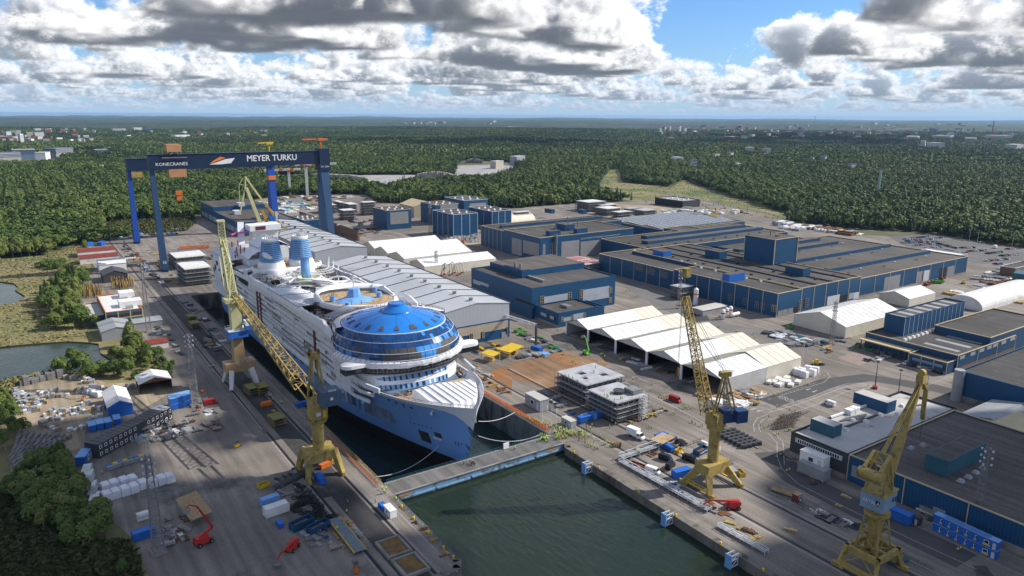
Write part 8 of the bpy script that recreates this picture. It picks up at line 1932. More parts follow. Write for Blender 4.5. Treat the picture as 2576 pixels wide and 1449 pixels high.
put(CW,P_(3,3,455,400,0)+V3((0,0,2.9)),-A90+.0,'white upper cabin of the stack in front of the quay office',None,1.6);put(CT['grey'],P_(3,3,455,440),-A90,'dark lower container of the stack in front of the quay office',None,1.7);C_('blue_bright',(3,3,1310,880),-A90,'dark blue long container against the quay workshop',s=1.3);put(CD,P_(3,3,1445,900),-A90,'wrapped dark crate beside the long blue container',None,.9)
put(cabin('redox','guard_hut',2.6,2.2,2.6,'tan'),P_(3,3,290,690),0,'red brown guard hut with tan roof on the barrier line');
for k in range(4):
 p0=P_(2,0,1735,1210).lerp(P_(2,0,1895,1165),k/3)
 put(CB,p0,A90*0+1.57,'blue cabin on the ground beside the lattice mast','lower blue cabins on the left',.92);put(CB,p0+V3((0,0,2.75)),1.57,'blue cabin with yellow sign on the upper storey by the lattice mast','upper blue cabins on the left',.92)
for k,(x,y)in enumerate(((930,1425),(1010,1405),(1090,1390),(1180,1360))):put(CB,P_(2,0,x,y),1.57,'blue cabin of the row behind the grey office rows','blue cabins behind the grey office',1.0)
def office_row():
 a,b_=P_(3,0,1000,270),P_(2,0,1740,1320);d=(b_-a);L_=d.length;d.normalize();nn=V3((-d.y,d.x,0));o=empty('office_row',a+d*L_/2,'two storey dark grey row of site offices with white framed windows','site office',None)
 m=MB();W_=6.4;H_=5.7;q=[a,b_,b_+nn*W_,a+nn*W_];m.add([(p.x,p.y,.1)for p in q]+[(p.x,p.y,H_)for p in q],[(0,1,5,4),(1,2,6,5),(2,3,7,6),(3,0,4,7)]);m.bd('wall',M['grey_dark'],o)
 m=MB();n=int(L_/2.4)
 for k in range(n):s0,s1=a+d*(L_*k/n)-nn*.15,a+d*(L_*(k+(.86))/n)-nn*.15;m.mat(1 if k in(14,15)else 0).add([(s0.x,s0.y,H_+.05),(s1.x,s1.y,H_+.05),((s1+nn*(W_+.3)).x,(s1+nn*(W_+.3)).y,H_+.2),((s0+nn*(W_+.3)).x,(s0+nn*(W_+.3)).y,H_+.2)],[(0,1,2,3)])
 m.mat(2).add([(p.x,p.y,H_+.01)for p in q],[(0,1,2,3)]);m.bd('roof',[pm('office roof',(.12,.115,.11),.8,.2,.2),M['white_dirty'],M['black']],o)
 for k in range(16):
  for z in(.9,3.7):
   if k in(8,9):continue
   c=a+d*(L_*(k+.5)/16);s_=V3((d.x*.62,d.y*.62,0));f=c-nn*.06;m=MB();m.add([f-s_+V3((0,0,z)),f+s_+V3((0,0,z)),f+s_+V3((0,0,z+1.35)),f-s_+V3((0,0,z+1.35))],[(0,1,2,3)]);w_=m.bd('window',M['white'],o);f=c-nn*.1;s_=s_*.62;m=MB();m.add([f-s_+V3((0,0,z+.25)),f+s_+V3((0,0,z+.25)),f+s_+V3((0,0,z+1.1)),f-s_+V3((0,0,z+1.1))],[(0,1,2,3)]);m.bd('pane',M['glass'],w_)
 c=a+d*L_*.54;m=MB();m.beam(c-nn*1+V3((0,0,2.9)),c-nn*1+d*5+V3((0,0,2.9)),1.6,.15);m.beam(c-nn*1.6+V3((0,0,.1)),c-nn*1.4+d*5+V3((0,0,2.9)),.8,.2);m.bd('stairs',M['steel'],o)
office_row()
p=P_(2,0,1350,1250)
o=shed('arched_store','blue gabled store with white roof at the middle of the left yard',p.x-10,p.x-.5,p.y-2,p.y+20,5,7.4,'y','blue_bright','white_dirty')
p=P_(2,0,1560,1010);shed('open_shelter','open shelter with brown striped gable roof on the left yard',p.x-7,p.x+7,p.y-4,p.y+9,4.6,7,'y','rust','white_dirty',True)
p=P_(2,0,1190,480);shed('boat_shed','grey blue shed with pale gable roof beside the bay',p.x-9,p.x+7,p.y-8,p.y+16,5.5,7.5,'y','grey','grey')
p=P_(2,0,1480,380);shed('grey_shed','long low grey shed below the white roofed workshop',p.x-8,p.x+8,p.y-6,p.y+6,4,5,'x','grey','grey')
p=P_(2,0,1550,600);shed('rust_shed','small white shed with rusty red roof by the birches',p.x-8,p.x+7,p.y-4,p.y+5,3.4,4.6,'x','white_dirty','redox')
for k,(x,y,lb,rf)in enumerate(((980,1095,'long red and pale roofed shed at the upper left of the road','redox'),(1010,1160,'second red roofed shed at the upper left of the road','redox'))):p=P_(1,0,x,y+20);shed('red_shed',lb,p.x-16,p.x+14,p.y-8,p.y+8,5,7,'x','white_dirty',rf)
p=P_(1,0,1130,1260);shed('white_shed','white gabled shed with pale roof left of the road',p.x-10,p.x+10,p.y-8,p.y+10,6,9,'x','white','white_dirty');p=P_(1,0,1150,1370);shed('dark_shed','dark grey gabled shed below the white gabled one',p.x-8,p.x+9,p.y-8,p.y+14,6,9,'y','grey_dark','grey_dark')
for k,(x,y)in enumerate(((725,965),(810,940),(890,960),(895,1030),(1020,1020))):C_('blue_bright',(1,0,x,y),.3+.2*k,'blue container among the trees at the upper left of the yard','blue containers by the woods',s=1.5)
for k,(x,y)in enumerate(((1915,915),(2000,920))):C_('blue_bright',(1,1,x,y),.1,'blue container in front of the rubble heaps','containers by the rubble',s=1.5)
put(CB,P_(3,0,850,300),1.2,'blue hut at the lower end of the grey office row',None,1.3)
for k in range(7):put(CT[('white_dirty','white_dirty','grey','white_dirty','grey','white_dirty','teal')[k]],P_(3,0,880+16*k,425+58*k),1.35,'%s of the line of pale containers along the thicket'%('topmost','second','third','fourth','fifth','sixth','lowest')[k],'containers along the thicket',1.05)
p=P_(3,0,1450,1060);put(CT['blue_bright'],p,.1,'blue container carrying white frames beside the tall lattice mast',None,1.05);put(ST[6],P_(3,0,1440,880,0)+V3((0,0,0)),.1,'white frames stacked by the blue container at the bottom left',None,1.6)
def line(pr,r,c,p,q,n,lab,grp,rz=None,jit=.35,sc_=1.0,turn=0,z=0,sj=.15):
 a,b_=P_(r,c,*p),P_(r,c,*q);ang=math.atan2(b_.y-a.y,b_.x-a.x)if rz is None else rz
 for k in range(n):
  u=k/max(1,n-1);w_=a.lerp(b_,u);put(R.choice(pr)if isinstance(pr,list)else pr,(w_.x+ru(-jit,jit),w_.y+ru(-jit,jit),z),ang+turn+ru(-.12,.12),lab,grp,sc_*ru(1-sj,1+sj))
yl='stack of grey crates in the long rows of the pallet yard';yg='crate stacks of the pallet yard'
line([ST[3],ST[5]],2,0,(235,985),(660,890),14,'tall dark crate stack at the back of the pallet yard','tall stacks at the back');line([ST[5],ST[3]],2,0,(260,965),(640,875),10,'tall dark crate stack at the back of the pallet yard','tall stacks at the back')
for p,q,n in(((660,905),(900,930),11),((150,1045),(250,1085),6),((765,1040),(1030,1000),14),((770,1065),(1010,1025),13),((840,960),(940,950),6),((140,1065),(330,1110),8),((150,1100),(260,1120),6),((260,1100),(480,1075),11),((390,1070),(600,1040),9),((170,1150),(690,1085),24),((175,1180),(470,1160),16),((165,1215),(400,1190),16),((160,1245),(400,1205),13),((160,1275),(400,1235),13),((440,1290),(700,1240),12),((520,1250),(1040,1220),18),((480,1340),(620,1330),7),((560,1300),(900,1250),13),((1060,1030),(1150,1000),5),((1290,1020),(1380,1000),5),((780,1190),(900,1170),5),((910,1310),(1030,1290),5),((700,1440),(880,1410),8),((430,1385),(600,1440),8)):line([ST[0],ST[1],ST[2],ST[4],ST[6]],2,0,p,q,n,yl,yg,turn=A90,sc_=.95)
line(BALE,2,0,(910,1060),(1000,1090),4,'white wrapped bale in the pallet yard','white bales in the pallet yard',sc_=.8)
for r_ in range(9):line(RACK,3,0,(200-r_*9,40+r_*26),(700-r_*48,60+r_*26),9-r_//3,'rack of grey planks in the dense racks above the thicket','plank racks above the thicket',rz=1.2,jit=.2)
for r_ in range(4):line(RACK,3,0,(115+r_*15,260+r_*35),(215+r_*8,290+r_*30),3,'rack of grey planks in the dense racks above the thicket','plank racks above the thicket',rz=1.2,jit=.2)
for k,(x,y)in enumerate(((1060,590),(1150,560),(1245,535),(1335,515),(1440,560),(1530,545),(1625,515),(1707,495))):put(BALE,P_(3,0,x,y),.2,'white wrapped bale, %s of the upper row from the left'%('first','second','third','fourth','fifth','sixth','seventh','last')[k],'row of white bales',1.12)
for k,(x,y)in enumerate(((1075,680),(1165,650),(1258,625),(1350,598))):put(BALE,P_(3,0,x,y),.2,'white wrapped bale, %s of the short lower row'%('first','second','third','last')[k],'row of white bales',1.12)
for k,(x,y,c)in enumerate(((1105,380,'blue_bright'),(1165,360,'yellow_bright'),(1215,340,'blue_bright'),(1265,330,'yellow_bright'),(1325,310,'green'),(1378,295,'blue_bright'),(1425,285,'yellow_bright'))):put(BIN[c],P_(3,0,x,y),.2,'%s lidded bin, %s from the left in the row'%({'blue_bright':'blue','yellow_bright':'yellow','green':'green'}[c],('first','second','third','fourth','fifth','sixth','seventh')[k]),'lidded bins',1.35)
for r_ in range(4):
 for k in range(7):put(HOOD,P_(3,2,2075+k*42+r_*50,30+k*22+r_*2-14*r_),-.6,'black covered crate in the block of crates behind the quay crane','black covered crates',1.0)
for r_ in range(3):
 for k in range(5):put(HOOD,P_(3,1,215+k*58+r_*30,560-k*28-r_*20+10),.2,'dark covered crate in the block beside the yellow crane foot','dark crates by the crane foot',1.0)
for k,(a,lb)in enumerate((((2,1,2360,730),'yellow roofed shelter nearest the ship on the plate floor edge'),((2,1,2530,690),'larger yellow roofed shelter behind the nearest one'),((2,2,20,660),'yellow roofed shelter beside the blue container'))):put(PAV,P_(*a),-A90+.25,lb,'yellow shelters',1.5)
for k,(a,lb)in enumerate((((2,0,1930,330),'mossy yellow mesh shelter, farthest on the left quay'),((2,0,1960,400),'mossy mesh shelter beside the kerb on the left quay'),((2,1,210,1370),'mossy yellow mesh shelter, largest on the left quay'),((2,0,2540,1060),'mesh shelter under the pale crane'),((2,1,60,1050),'mesh shelter with blue load behind the orange box'))):put(CAGE,P_(*a),-A90+.1,lb,'mesh shelters',1.5)
C_('orange',(2,1,105,1185),.1,'orange box container on the left quay',s=.75);C_('blue_bright',(2,1,455,1190),.1,'blue box container beside the yellow crane on the left pier',s=.8);C_('orange',(3,1,695,355),.3,'orange skip under the yellow portal crane',s=.7)
put(SKY_,P_(3,1,75,555),.2,'yellow skip left of the dark crates',None,1.1)
for k,(x,y)in enumerate(((2120,285),(2155,265),(2195,250))):put(TANK,P_(2,2,x,y+30),0,'%s of three upright white gas tanks before the main hall'%('first','second','third')[k],'gas tanks',1.1)
p=P_(2,2,2245,290);o=empty('gas_tank',p,'white horizontal gas tank on saddles beside the upright ones','tank');m=MB();m.tube(p+V3((-3.4,0,1.9)),p+V3((3.4,0,1.9)),1.2,n=18);m.bd('vessel',M['white'],o);m=MB();m.rbox(p.x-2,p.y,0,.5,2,1.2);m.rbox(p.x+2,p.y,0,.5,2,1.2);m.bd('saddles',M['concrete'],o)
p=P_(2,2,1845,165);o=empty('silo',p,'tall slim white silo beside the lattice mast at the main hall','silo');m=MB();m.lathe(p.x,p.y,[(1.6,0),(1.6,11),(.3,12)],18);m.bd('vessel',M['white'],o);m=MB();m.tube(p+V3((0,0,7)),p+V3((0,0,8)),1.65,n=18);m.bd('band',M['orange'],o)
p=P_(2,2,2020,250);shed('flat_shed','long low grey flat shed between the tanks and the silo',p.x-12,p.x+12,p.y-2,p.y+8,3.6,3.9,'x','grey','roof_light')
for k,(a)in enumerate(((2,2,2205,1050),(1,3,2020,1000),(1,3,2100,1030),(1,3,2450,1060),(1,2,1475,770),(1,3,205,780),(2,3,345,800),(2,2,1700,-20))):put(LAMP,P_(*a),R.random()*3,'slim pale lamp post beside the %s'%('nearest tent','far car park','middle of the car park','right of the car park','far deck blocks','public road','cream tent','main hall')[k],'lamp posts',1.3 if k!=0 else 1.0)
for k,y in enumerate((205,196,186,176,170)):put(BOLL,(94.4,y,.01),0,'yellow mooring bollard on the left pier edge','bollards on the left pier',.8)
for k,y in enumerate((205,190,168,150,131,115)):put(BOLL,(168.3-(211-y)*.025,y,.04),0,'yellow mooring bollard on the right quay edge','bollards on the right quay',.8)
for k in range(8):put(DRUM,P_(3,2,1030+18*(k%4),150-12*(k//4)),R.random()*3,'cable drum in the small group on the quay','cable drums',.9)
for k,(x,y)in enumerate(((250,860),(300,875),(360,895),(265,830),(330,860),(440,875),(470,850),(400,840),(40,905),(100,930),(150,950),(190,920),(230,990),(120,985),(60,960),(200,960),(20,960),(300,960))):put(BALE if k<8 else ST[4],P_(2,3,x,y),.3+ru(-.2,.2),('white wrapped pack beside the cream tent' if k<8 else 'pale crate beside the nearest tent and the curved road'),('white packs by the cream tent' if k<8 else 'pale crates by the curved road'),(1.15 if k<8 else 2.0))
p=P_(2,3,320,960)
for k in range(7):put(SKR if k<4 else SKG,P_(1,3,1600+k*75 if k<4 else 1560+k*30,1420-k*30 if k<4 else 1400),.15,('rusty red skip in the row before the main hall, %s from the left'%('first','second','third','fourth')[k])if k<4 else 'green skip near the main hall doors','skips before the main hall',1.2)
for a,lb in(((2,2,60,440),'green skip left of the lamp pole'),((2,2,110,470),'blue rimmed open tub beside the green skip'),((2,3,225,405),'dark open container near the grey tent'),((2,3,1000,620),'dark green skip under the loading canopy'),((2,3,900,590),'dark container under the loading canopy')):put(SKG,P_(*a),.4,lb,'skips in the yard',1.0)
def bike():
 o=proto('bicycle','bicycle');m=MB()
 for x in(-.5,.5):m.path([(x+.33*cos(a),0,.34+.33*sin(a))for a in np.linspace(0,6.28,13)],.05)
 part(o,m,'wheels',M['black']);m=MB();m.path([(-.5,0,.34),(-.15,0,.8),(.4,0,.8),(.5,0,.34)],.05);m.beam((-.15,0,.34),(-.15,0,.95),.05);m.beam((.4,-.22,1),(.4,.22,1),.05);part(o,m,'frame',M['rust']);m=MB();m.rbox(-.15,0,.95,.25,.14,.07);part(o,m,'saddle',M['black']);return o
BK=bike()
for r_ in range(5):line(BK,2,3,(60-20*r_+60,1300+r_*32),(330-20*r_,1262+r_*34),18,'bicycle in the crowded racks by the curved road','bicycles in the racks',rz=1.9,sc_=1.1)
def rail(name,label,pts,h_,mat,cat='railing',z=0,every=2.0,w_=.09,bars=(1.0,.5)):
 pts=[V3((p[0],p[1],z))for p in pts];o=empty(name,pts[0],label,cat);m=MB()
 for f in bars:m.path([p+V3((0,0,h_*f))for p in pts],w_)
 m.bd('bars',M[mat],o);m=MB()
 for a,b_ in zip(pts,pts[1:]):
  n=max(1,int((b_-a).length/every))
  for k in range(n+1):p=a.lerp(b_,k/n);m.beam(p,p+V3((0,0,h_)),w_)
 m.bd('posts',M[mat],o);return o
rail('dock_railing','orange railing along the right dock edge beside the bow',[(171.2,226),(171.2,330)],1.3,'orange',w_=.22);rail('dock_railing','orange second railing inside the right dock edge',[(172.6,228),(172.6,345)],1.1,'orange',w_=.2);rail('dock_railing','yellow railing on the left dock edge by the gate',[(95.4,224),(95.4,290)],1.3,'yellow',w_=.16);rail('dock_railing','orange inner railing on the left dock edge',[(93.4,222),(93.4,272)],1.1,'orange',w_=.14);rail('dock_railing','grey railing along the far left dock edge',[(95.4,292),(95.4,550)],1.2,'grey_dark');rail('dock_railing','grey railing along the right dock edge beside the ship',[(171,332),(171,552)],1.2,'grey_dark');rail('quay_railing','thin pale railing on the edge of the left pier',[(95.2,212),(95.2,168)],1.1,'teal');rail('office_fence','thin fence with kerb in front of the bicycle racks',[P_(2,3,0,1400),P_(2,3,330,1290),P_(2,3,420,1250)],1.3,'grey_dark','fence');rail('quay_fence','dark fence behind the black vans on the quay',[P_(3,2,1720,170),P_(3,2,1930,90)],1.6,'grey_dark','fence');rail('hoarding','row of bars along the barrier line at the bottom right',[P_(3,3,0,590),P_(3,3,800,985)],1.2,'grey_dark','fence');rail('hoarding','row of bars on the lower barrier line at the bottom right',[P_(3,3,1290,1220),P_(3,3,1650,1400)],1.2,'grey_dark','fence')
def kerb(label,pts,w_=.5,h_=.35,mat='concrete',name='concrete_barrier'):
 m=MB();m.path([V3((p[0],p[1],h_/2))for p in pts],w_,h_);tag(m.bd(name,M[mat]),label,'barrier')
kerb('pale concrete barrier line at the bottom right',[P_(3,3,0,605),P_(3,3,800,1000)]);kerb('lower pale concrete barrier line at the bottom right',[P_(3,3,1280,1230),P_(3,3,1660,1412)]);kerb('white barrier behind the black vans',[P_(3,2,1715,180),P_(3,2,1930,100)]);kerb('grey barrier along the plate floor',[P_(2,2,0,745),P_(2,2,290,690)]);kerb('concrete barrier beside the covered crates',[P_(3,2,2140,-30),P_(3,2,2480,170)])
def trestle(label,a,b_,h_,w_=2.0):
 a,b_=V3(a),V3(b_);o=empty('cable_trestle',a,label,'cable trestle');d=(b_-a);L_=d.length;d.normalize();nn=V3((-d.y,d.x,0))*w_/2;m=MB();n=int(L_/4)
 for s in(-1,1):
  for f in(.55,1):m.beam(a+nn*s+V3((0,0,h_*f)),b_+nn*s+V3((0,0,h_*f)),.16)
 for k in range(n+1):
  p=a.lerp(b_,k/n)
  for s in(-1,1):m.beam(p+nn*s,p+nn*s+V3((0,0,h_)),.14)
  m.beam(p+nn+V3((0,0,h_)),p-nn+V3((0,0,h_)),.12)
  if k<n:q=a.lerp(b_,(k+1)/n);m.beam(p+nn+V3((0,0,h_)),q-nn+V3((0,0,h_)),.1)
 m.bd('frame',M['trim_white'],o);m=MB();m.beam(a+V3((0,0,h_*.6)),b_+V3((0,0,h_*.6)),w_*.8,.1);m.bd('cable_tray',M['grey'],o)
trestle('long white cable trestle on the right quay, seaward part',P_(3,2,1095,310),P_(3,2,1985,810),1.8,2.2);trestle('white scaffold gangway crossing the quay by the red skip',P_(3,2,1090,290),P_(3,2,1260,235),2.6,2.6);trestle('white raised gangway leading to the scaffold roof',P_(3,2,1265,240),P_(3,2,1455,180),3.4,2.4);trestle('lower cable trestle beside the rails at the bottom right quay',P_(3,2,2080,960),P_(3,2,2560,1230),1.6,1.8);trestle('inner cable trestle running beside the long one on the quay',P_(3,2,1360,440),P_(3,2,1830,720),1.4,1.6)
p=P_(3,2,1510,140);o=empty('scaffold_roof',p,'timber scaffold roof on the quay beside the blue container','scaffold');m=MB();m.rbox(p.x,p.y,3.2,9,6,.2,.2);m.bd('planks',M['tan'],o);m=MB()
for x in(-4,0,4):
 for y in(-2.6,2.6):m.beam((p.x+x,p.y+y,0),(p.x+x,p.y+y,3.3),.14)
m.bd('tubes',M['steel'],o)
for k,a in enumerate(((3,2,850,300),(3,2,1690,790),(3,2,2345,1190))):
 p=P_(*a);o=empty('quay_fender',(165.6,p.y,-1),'%s light blue fender frame hung on the quay wall'%('farthest','middle','nearest')[k],'fender','quay fenders');xw=168-(211-p.y)*.0253-.05
 m=MB();m.box(xw-3.5,xw-3.0,p.y-1.1,p.y+1.1,-3.6,1.2);m.bd('panel',M['blue_light'],o);m=MB()
 for y in(-.9,.9):
  for z in(-2.8,-.6,.9):m.beam((xw-3,p.y+y,z),(xw,p.y+y,z),.28)
  m.beam((xw-3,p.y+y,-2.8),(xw,p.y+y,-.6),.2);m.beam((xw,p.y+y,-3),(xw,p.y+y,1.1),.3);m.beam((xw-2.9,p.y+y,-.6),(xw,p.y+y,.9),.2)
 m.bd('frame',M['trim_white'],o)
p=P_(2,2,240,600);o=empty('gantry_pole',p,'dark pole carrying a white truss arm, left of the tents','pole');m=MB();m.box(p.x-.5,p.x+.5,p.y-.5,p.y+.5,0,13);m.bd('pole',M['grey_dark'],o);m=MB();m.lattice((p.x,p.y,13.2),(p.x-4,p.y+30,13.2),1.4,1.4,10,.2,.14);m.bd('truss_arm',M['trim_white'],o)
for k,(x,y)in enumerate(((305,1370),(350,1390),(397,1405),(445,1420))):p=P_(2,2,x,y);o=empty('flag_pole',p,'%s flag pole at the orange railing'%('first','second','third','fourth')[k],'flag pole','flag poles');m=MB();m.tube(p,p+V3((0,0,9.5)),.09,.05,6);m.bd('pole',M['white'],o);m=MB();m.add([p+V3((0,0,9.3)),p+V3((.25,.1,9.2)),p+V3((.3,0,7.2)),p+V3((.02,.1,7.1))],[(0,1,2,3)]);m.bd('flag',M['white' if k%2 else 'blue_light'],o)
for k,(x,y)in enumerate(((745,20),(672,90))):p=P_(3,2,x,y);o=empty('camera_pole',p,'%s dark pole among the crowd at the gate'%('taller','shorter')[k],'pole');m=MB();m.tube(p,p+V3((0,0,6-k*2)),.16,n=8);m.bd('pole',M['rust'],o);m=MB();m.rbox(p.x,p.y,6-k*2,.5,.5,.4);m.bd('head',M['grey_dark'],o)
def cone_():
 o=proto('traffic_cone','cone');m=MB();m.lathe(0,0,[(.22,.04),(.05,.75),(.03,.76)],10);part(o,m,'cone',M['orange']);m=MB();m.rbox(0,0,0,.5,.5,.05);part(o,m,'base',M['black']);return o
CONE=cone_()
for x,y in((1480,1100),(1505,1110),(1530,1115),(1560,1090),(1590,1080),(1555,1120),(1600,1100)):put(CONE,P_(2,2,x,y),0,'orange traffic cone by the red van','traffic cones',1.3)
p,q=P_(3,1,790,900),P_(3,1,1050,1230);o=empty('flat_trailer',p,'long grey flat trailer with yellow rim beside the crane track','trailer');m=MB();m.beam(p+V3((0,0,1.1)),q+V3((0,0,1.1)),3.6,.3);m.bd('platform',pm('trailer deck',(.15,.18,.2),.7,.2,.5),o);m=MB();d=(q-p).normalized();nn=V3((-d.y,d.x,0))
for s in(-1,1):m.beam(p+nn*1.85*s+V3((0,0,1.05)),q+nn*1.85*s+V3((0,0,1.05)),.2,.5)
m.bd('rim',M['yellow_bright'],o);m=MB()
for k in range(8):c=p.lerp(q,.06+k*.125);m.beam(c-nn*1.5,c+nn*1.5,.5,.8);
m.bd('axles',M['tyre'],o)
for k,a in enumerate(((3,1,1385,1170),(3,1,1555,1350))):
 p=P_(*a);o=empty('ballast_frame',p,'%s concrete ballast frame with rusty sand filling on the left pier'%('farther','nearer')[k],'frame');m=MB()
 for x0,x1,y0,y1 in((-4,4,-5,-4.2),(-4,4,4.2,5),(-4,-3.2,-4.19,4.19),(3.2,4,-4.19,4.19)):m.box(p.x+x0,p.x+x1,p.y+y0,p.y+y1,.02,.9)
 m.bd('frame',M['concrete'],o);m=MB();m.box(p.x-3.2,p.x+3.2,p.y-4.2,p.y+4.2,.03,.6);m.bd('filling',pm('rusty sand',(.20,.11,.03),.9,.4,.4,dirt=(.1,.08,.06),dscale=.3,dthr=.5),o)
def heap(name,label,r,c,pts,n,sz,mats,hmax=1.6,kind='stuff',spread=.5,lng=1.0):
 m=MB();P=[P_(r,c,*p)for p in pts]
 for k in range(n):
  if k%5:x+=dx;y+=dy;m.rbox(x,y,z0,s_[0]*ru(.9,1.1),s_[1],s_[2]*ru(.7,1.2),an+ru(-.05,.05),.96);continue
  q=R.choice(P).lerp(R.choice(P),R.random()).lerp(R.choice(P),R.random()*.4);x,y=q.x,q.y
  q=mats[R.randrange(len(mats))];i=mats.index(q)if R.random()<(.35 if q in('white','blue_light','trim_white','white_dirty','blue','orange','teal')and name=='yard_debris' else 1)else len(mats)+R.randrange(3)
  x+=ru(-spread,spread);y+=ru(-spread,spread);z0=R.choice((.02,.02,.02,hmax*.3));s_=(sz*ru(.5,1.5)*lng,sz*ru(.25,.8),sz*ru(.15,.7));an=R.choice((0,1.57,.3))+ru(-.12,.12);dx,dy=-sin(an)*s_[1]*1.15,cos(an)*s_[1]*1.15
  m.mat(i).rbox(x,y,z0,*s_,an,.96)
 tag(m.bd(name,[M[q]for q in list(mats)+['grey_dark','concrete','steel']]),label,None,None,kind)
def coil(label,r,c,pts,n,rad_=.9):
 o=None;m=MB()
 for k in range(n):
  u=R.random()*(len(pts)-1);i=int(u);a,b_=P_(r,c,*pts[i]),P_(r,c,*pts[i+1]);p=a.lerp(b_,u-i)+V3((ru(-1.2,1.2),ru(-1.2,1.2),ru(.1,1.0)))
  rr_=rad_*ru(.5,1.3);t1,t2=ru(-.4,.4),ru(-.4,.4);m.path([p+V3((rr_*cos(a_),rr_*sin(a_),rr_*(t1*cos(a_)+t2*sin(a_))))for a_ in np.linspace(0,6.28,9)],.16)
 tag(m.bd('hose_heap',M['black']),label,None,None,'stuff')
coil('snaking heap of black hoses on the left yard',3,1,[(400,660),(560,670),(480,720),(380,770),(520,850),(600,860),(640,770),(580,720),(690,880),(790,860)],240)
heap('scrap_pile','mixed scrap beside the snaking black hoses',3,1,[(250,430),(400,400),(480,560),(300,640),(560,590)],70,1.2,['black','grey_dark','steel'])
heap('yard_debris','loose materials at the bottom of the left yard',3,1,[(420,1130),(560,1130),(600,1010),(740,1000),(800,1160),(900,1180)],90,1.0,['grey','wood','blue','steel','trim_white']);heap('yard_debris','loose gear by the ballast frames',3,1,[(930,920),(1060,1080),(980,1000),(1090,1090)],34,1.3,['orange','grey','wood','white_dirty'])
heap('yard_debris','pieces along the edge of the left pier',3,1,[(1600,900),(1720,980),(1800,1090),(1960,1240)],50,.7,['rust','yellow','black','grey'])
heap('yard_debris','steel parts and tubs round the tall lattice mast',3,0,[(1660,860),(1840,850),(1700,1000),(1920,1100),(1760,1160),(1900,1000)],110,1.3,['concrete','steel','rust','white_dirty','grey'])
heap('yard_debris','piled beams and lifts before the grey offices',3,0,[(1280,60),(1500,30),(1700,20),(1900,10),(1450,110),(1700,90)],150,1.4,['white_dirty','steel','blue_light','grey','rust','concrete'],lng=1.8);heap('yard_debris','concrete feet and frames by the grey offices',2,0,[(1620,1400),(1760,1390),(1950,1350),(2240,1360),(2210,1440),(1700,1440)],170,1.3,['concrete','white_dirty','steel','grey_dark','rust'])
heap('yard_debris','materials around the lattice mast and cabins',2,0,[(1980,1080),(2100,1090),(2050,1250),(2230,1280),(1990,1280)],80,1.3,['orange','grey','white_dirty','teal','steel'],lng=1.5);heap('yard_debris','boxes and pallets on the quay road by the sheds',2,0,[(1580,340),(1720,420),(1600,470),(1850,680),(1680,600),(1700,520)],130,1.4,['grey_dark','white_dirty','steel','blue','concrete','grey'])
heap('yard_debris','gear along the pale crane track',2,0,[(2000,480),(2250,640),(2100,560),(2080,600),(2240,660),(2150,500)],110,1.5,['grey','blue','white_dirty','grey_dark','yellow']);heap('yard_debris','pipes and plates along the dock kerb',2,0,[(1790,100),(1950,220),(2180,420),(2020,260),(2300,560)],120,1.2,['white_dirty','steel','concrete','grey_dark'],lng=2.5)
heap('yard_debris','gear on the left quay by the mesh shelters',2,1,[(20,900),(150,1100),(60,1000),(300,1380),(180,1230)],60,1.2,['grey','yellow','blue','wood','grey_dark'])
heap('yard_debris','jumbled steel parts around the near gantry leg',1,0,[(1250,1000),(1400,1090),(1380,1180),(1560,1330),(1480,1260),(1640,1400),(1240,1060)],260,2.0,['white_dirty','grey','rust','grey_dark','blue_light','wood'],lng=1.5);heap('yard_debris','yellow and rusty posts below the gantry leg',1,0,[(1500,1050),(1600,1100),(1800,1400),(1950,1390),(1700,1430)],120,1.8,['yellow','rust','steel','yellow']);heap('yard_debris','white and blue packs at the dock head',1,0,[(1060,970),(1330,930),(1650,880),(1850,850),(1780,910),(1440,940)],190,2.4,['white','white_dirty','blue_light','grey','rust'])
m=MB()
for x0,x1,n,xx in((800,1030,60,0),(1110,1360,50,0)):
 for k in range(n):p=P_(2,0,ru(x0,x1),ru(25,110)if x0<1000 else ru(-30,12));m.mat(0 if k%3 else 1).beam(p,p+V3((ru(-.3,.3),ru(-.3,.3),ru(5,8))),.42)
tag(m.bd('post_stand',[M['yellow'],M['rust']]),'upright yellow and rusty steel posts stored behind the workshop',None,None,'stuff')
X0,X1,Y0_,Y1=at_corner(t(1,0,1830,1030),3,t(1,0,1650,1060),t(1,0,2100,1010));o=empty('spreader_beam',P_(1,0,1900,1040),'long orange spreader beam lying at the dock head','beam');a,b_=P_(1,0,1800,1050,2),P_(1,0,2100,1025,2);m=MB();m.lattice(a,b_,2.4,2.4,12,.5,.3);m.bd('beam',M['orange'],o);m=MB();m.beam(a-V3((0,0,2)),a,.8);m.beam(b_-V3((0,0,2)),b_,.8);m.bd('stands',M['steel'],o)
heap('materials_yard','crowded materials and wrapped parts beyond the far gantry',1,1,[(0,600),(150,580),(300,590),(600,600),(640,640),(400,690),(230,680),(30,640)],620,3.4,['white','white_dirty','blue_light','grey','teal','white','redox','green']);heap('materials_yard','building site clutter between tower cranes and woods',1,1,[(240,540),(620,540),(640,580),(280,580),(1100,530),(760,550)],200,4,['concrete','rust','grey','brick','white_dirty'])
heap('yard_debris','dark racks near the brick store',1,1,[(1040,870),(1240,870),(1200,930),(1050,920),(900,690),(1160,700)],130,2.6,['grey_dark','steel','black','rust'],lng=1.6);heap('yard_debris','rusty rails on the far yard',1,1,[(1180,800),(1330,800),(1400,830),(1250,830)],50,2,['rust','blue','redox'],lng=2)
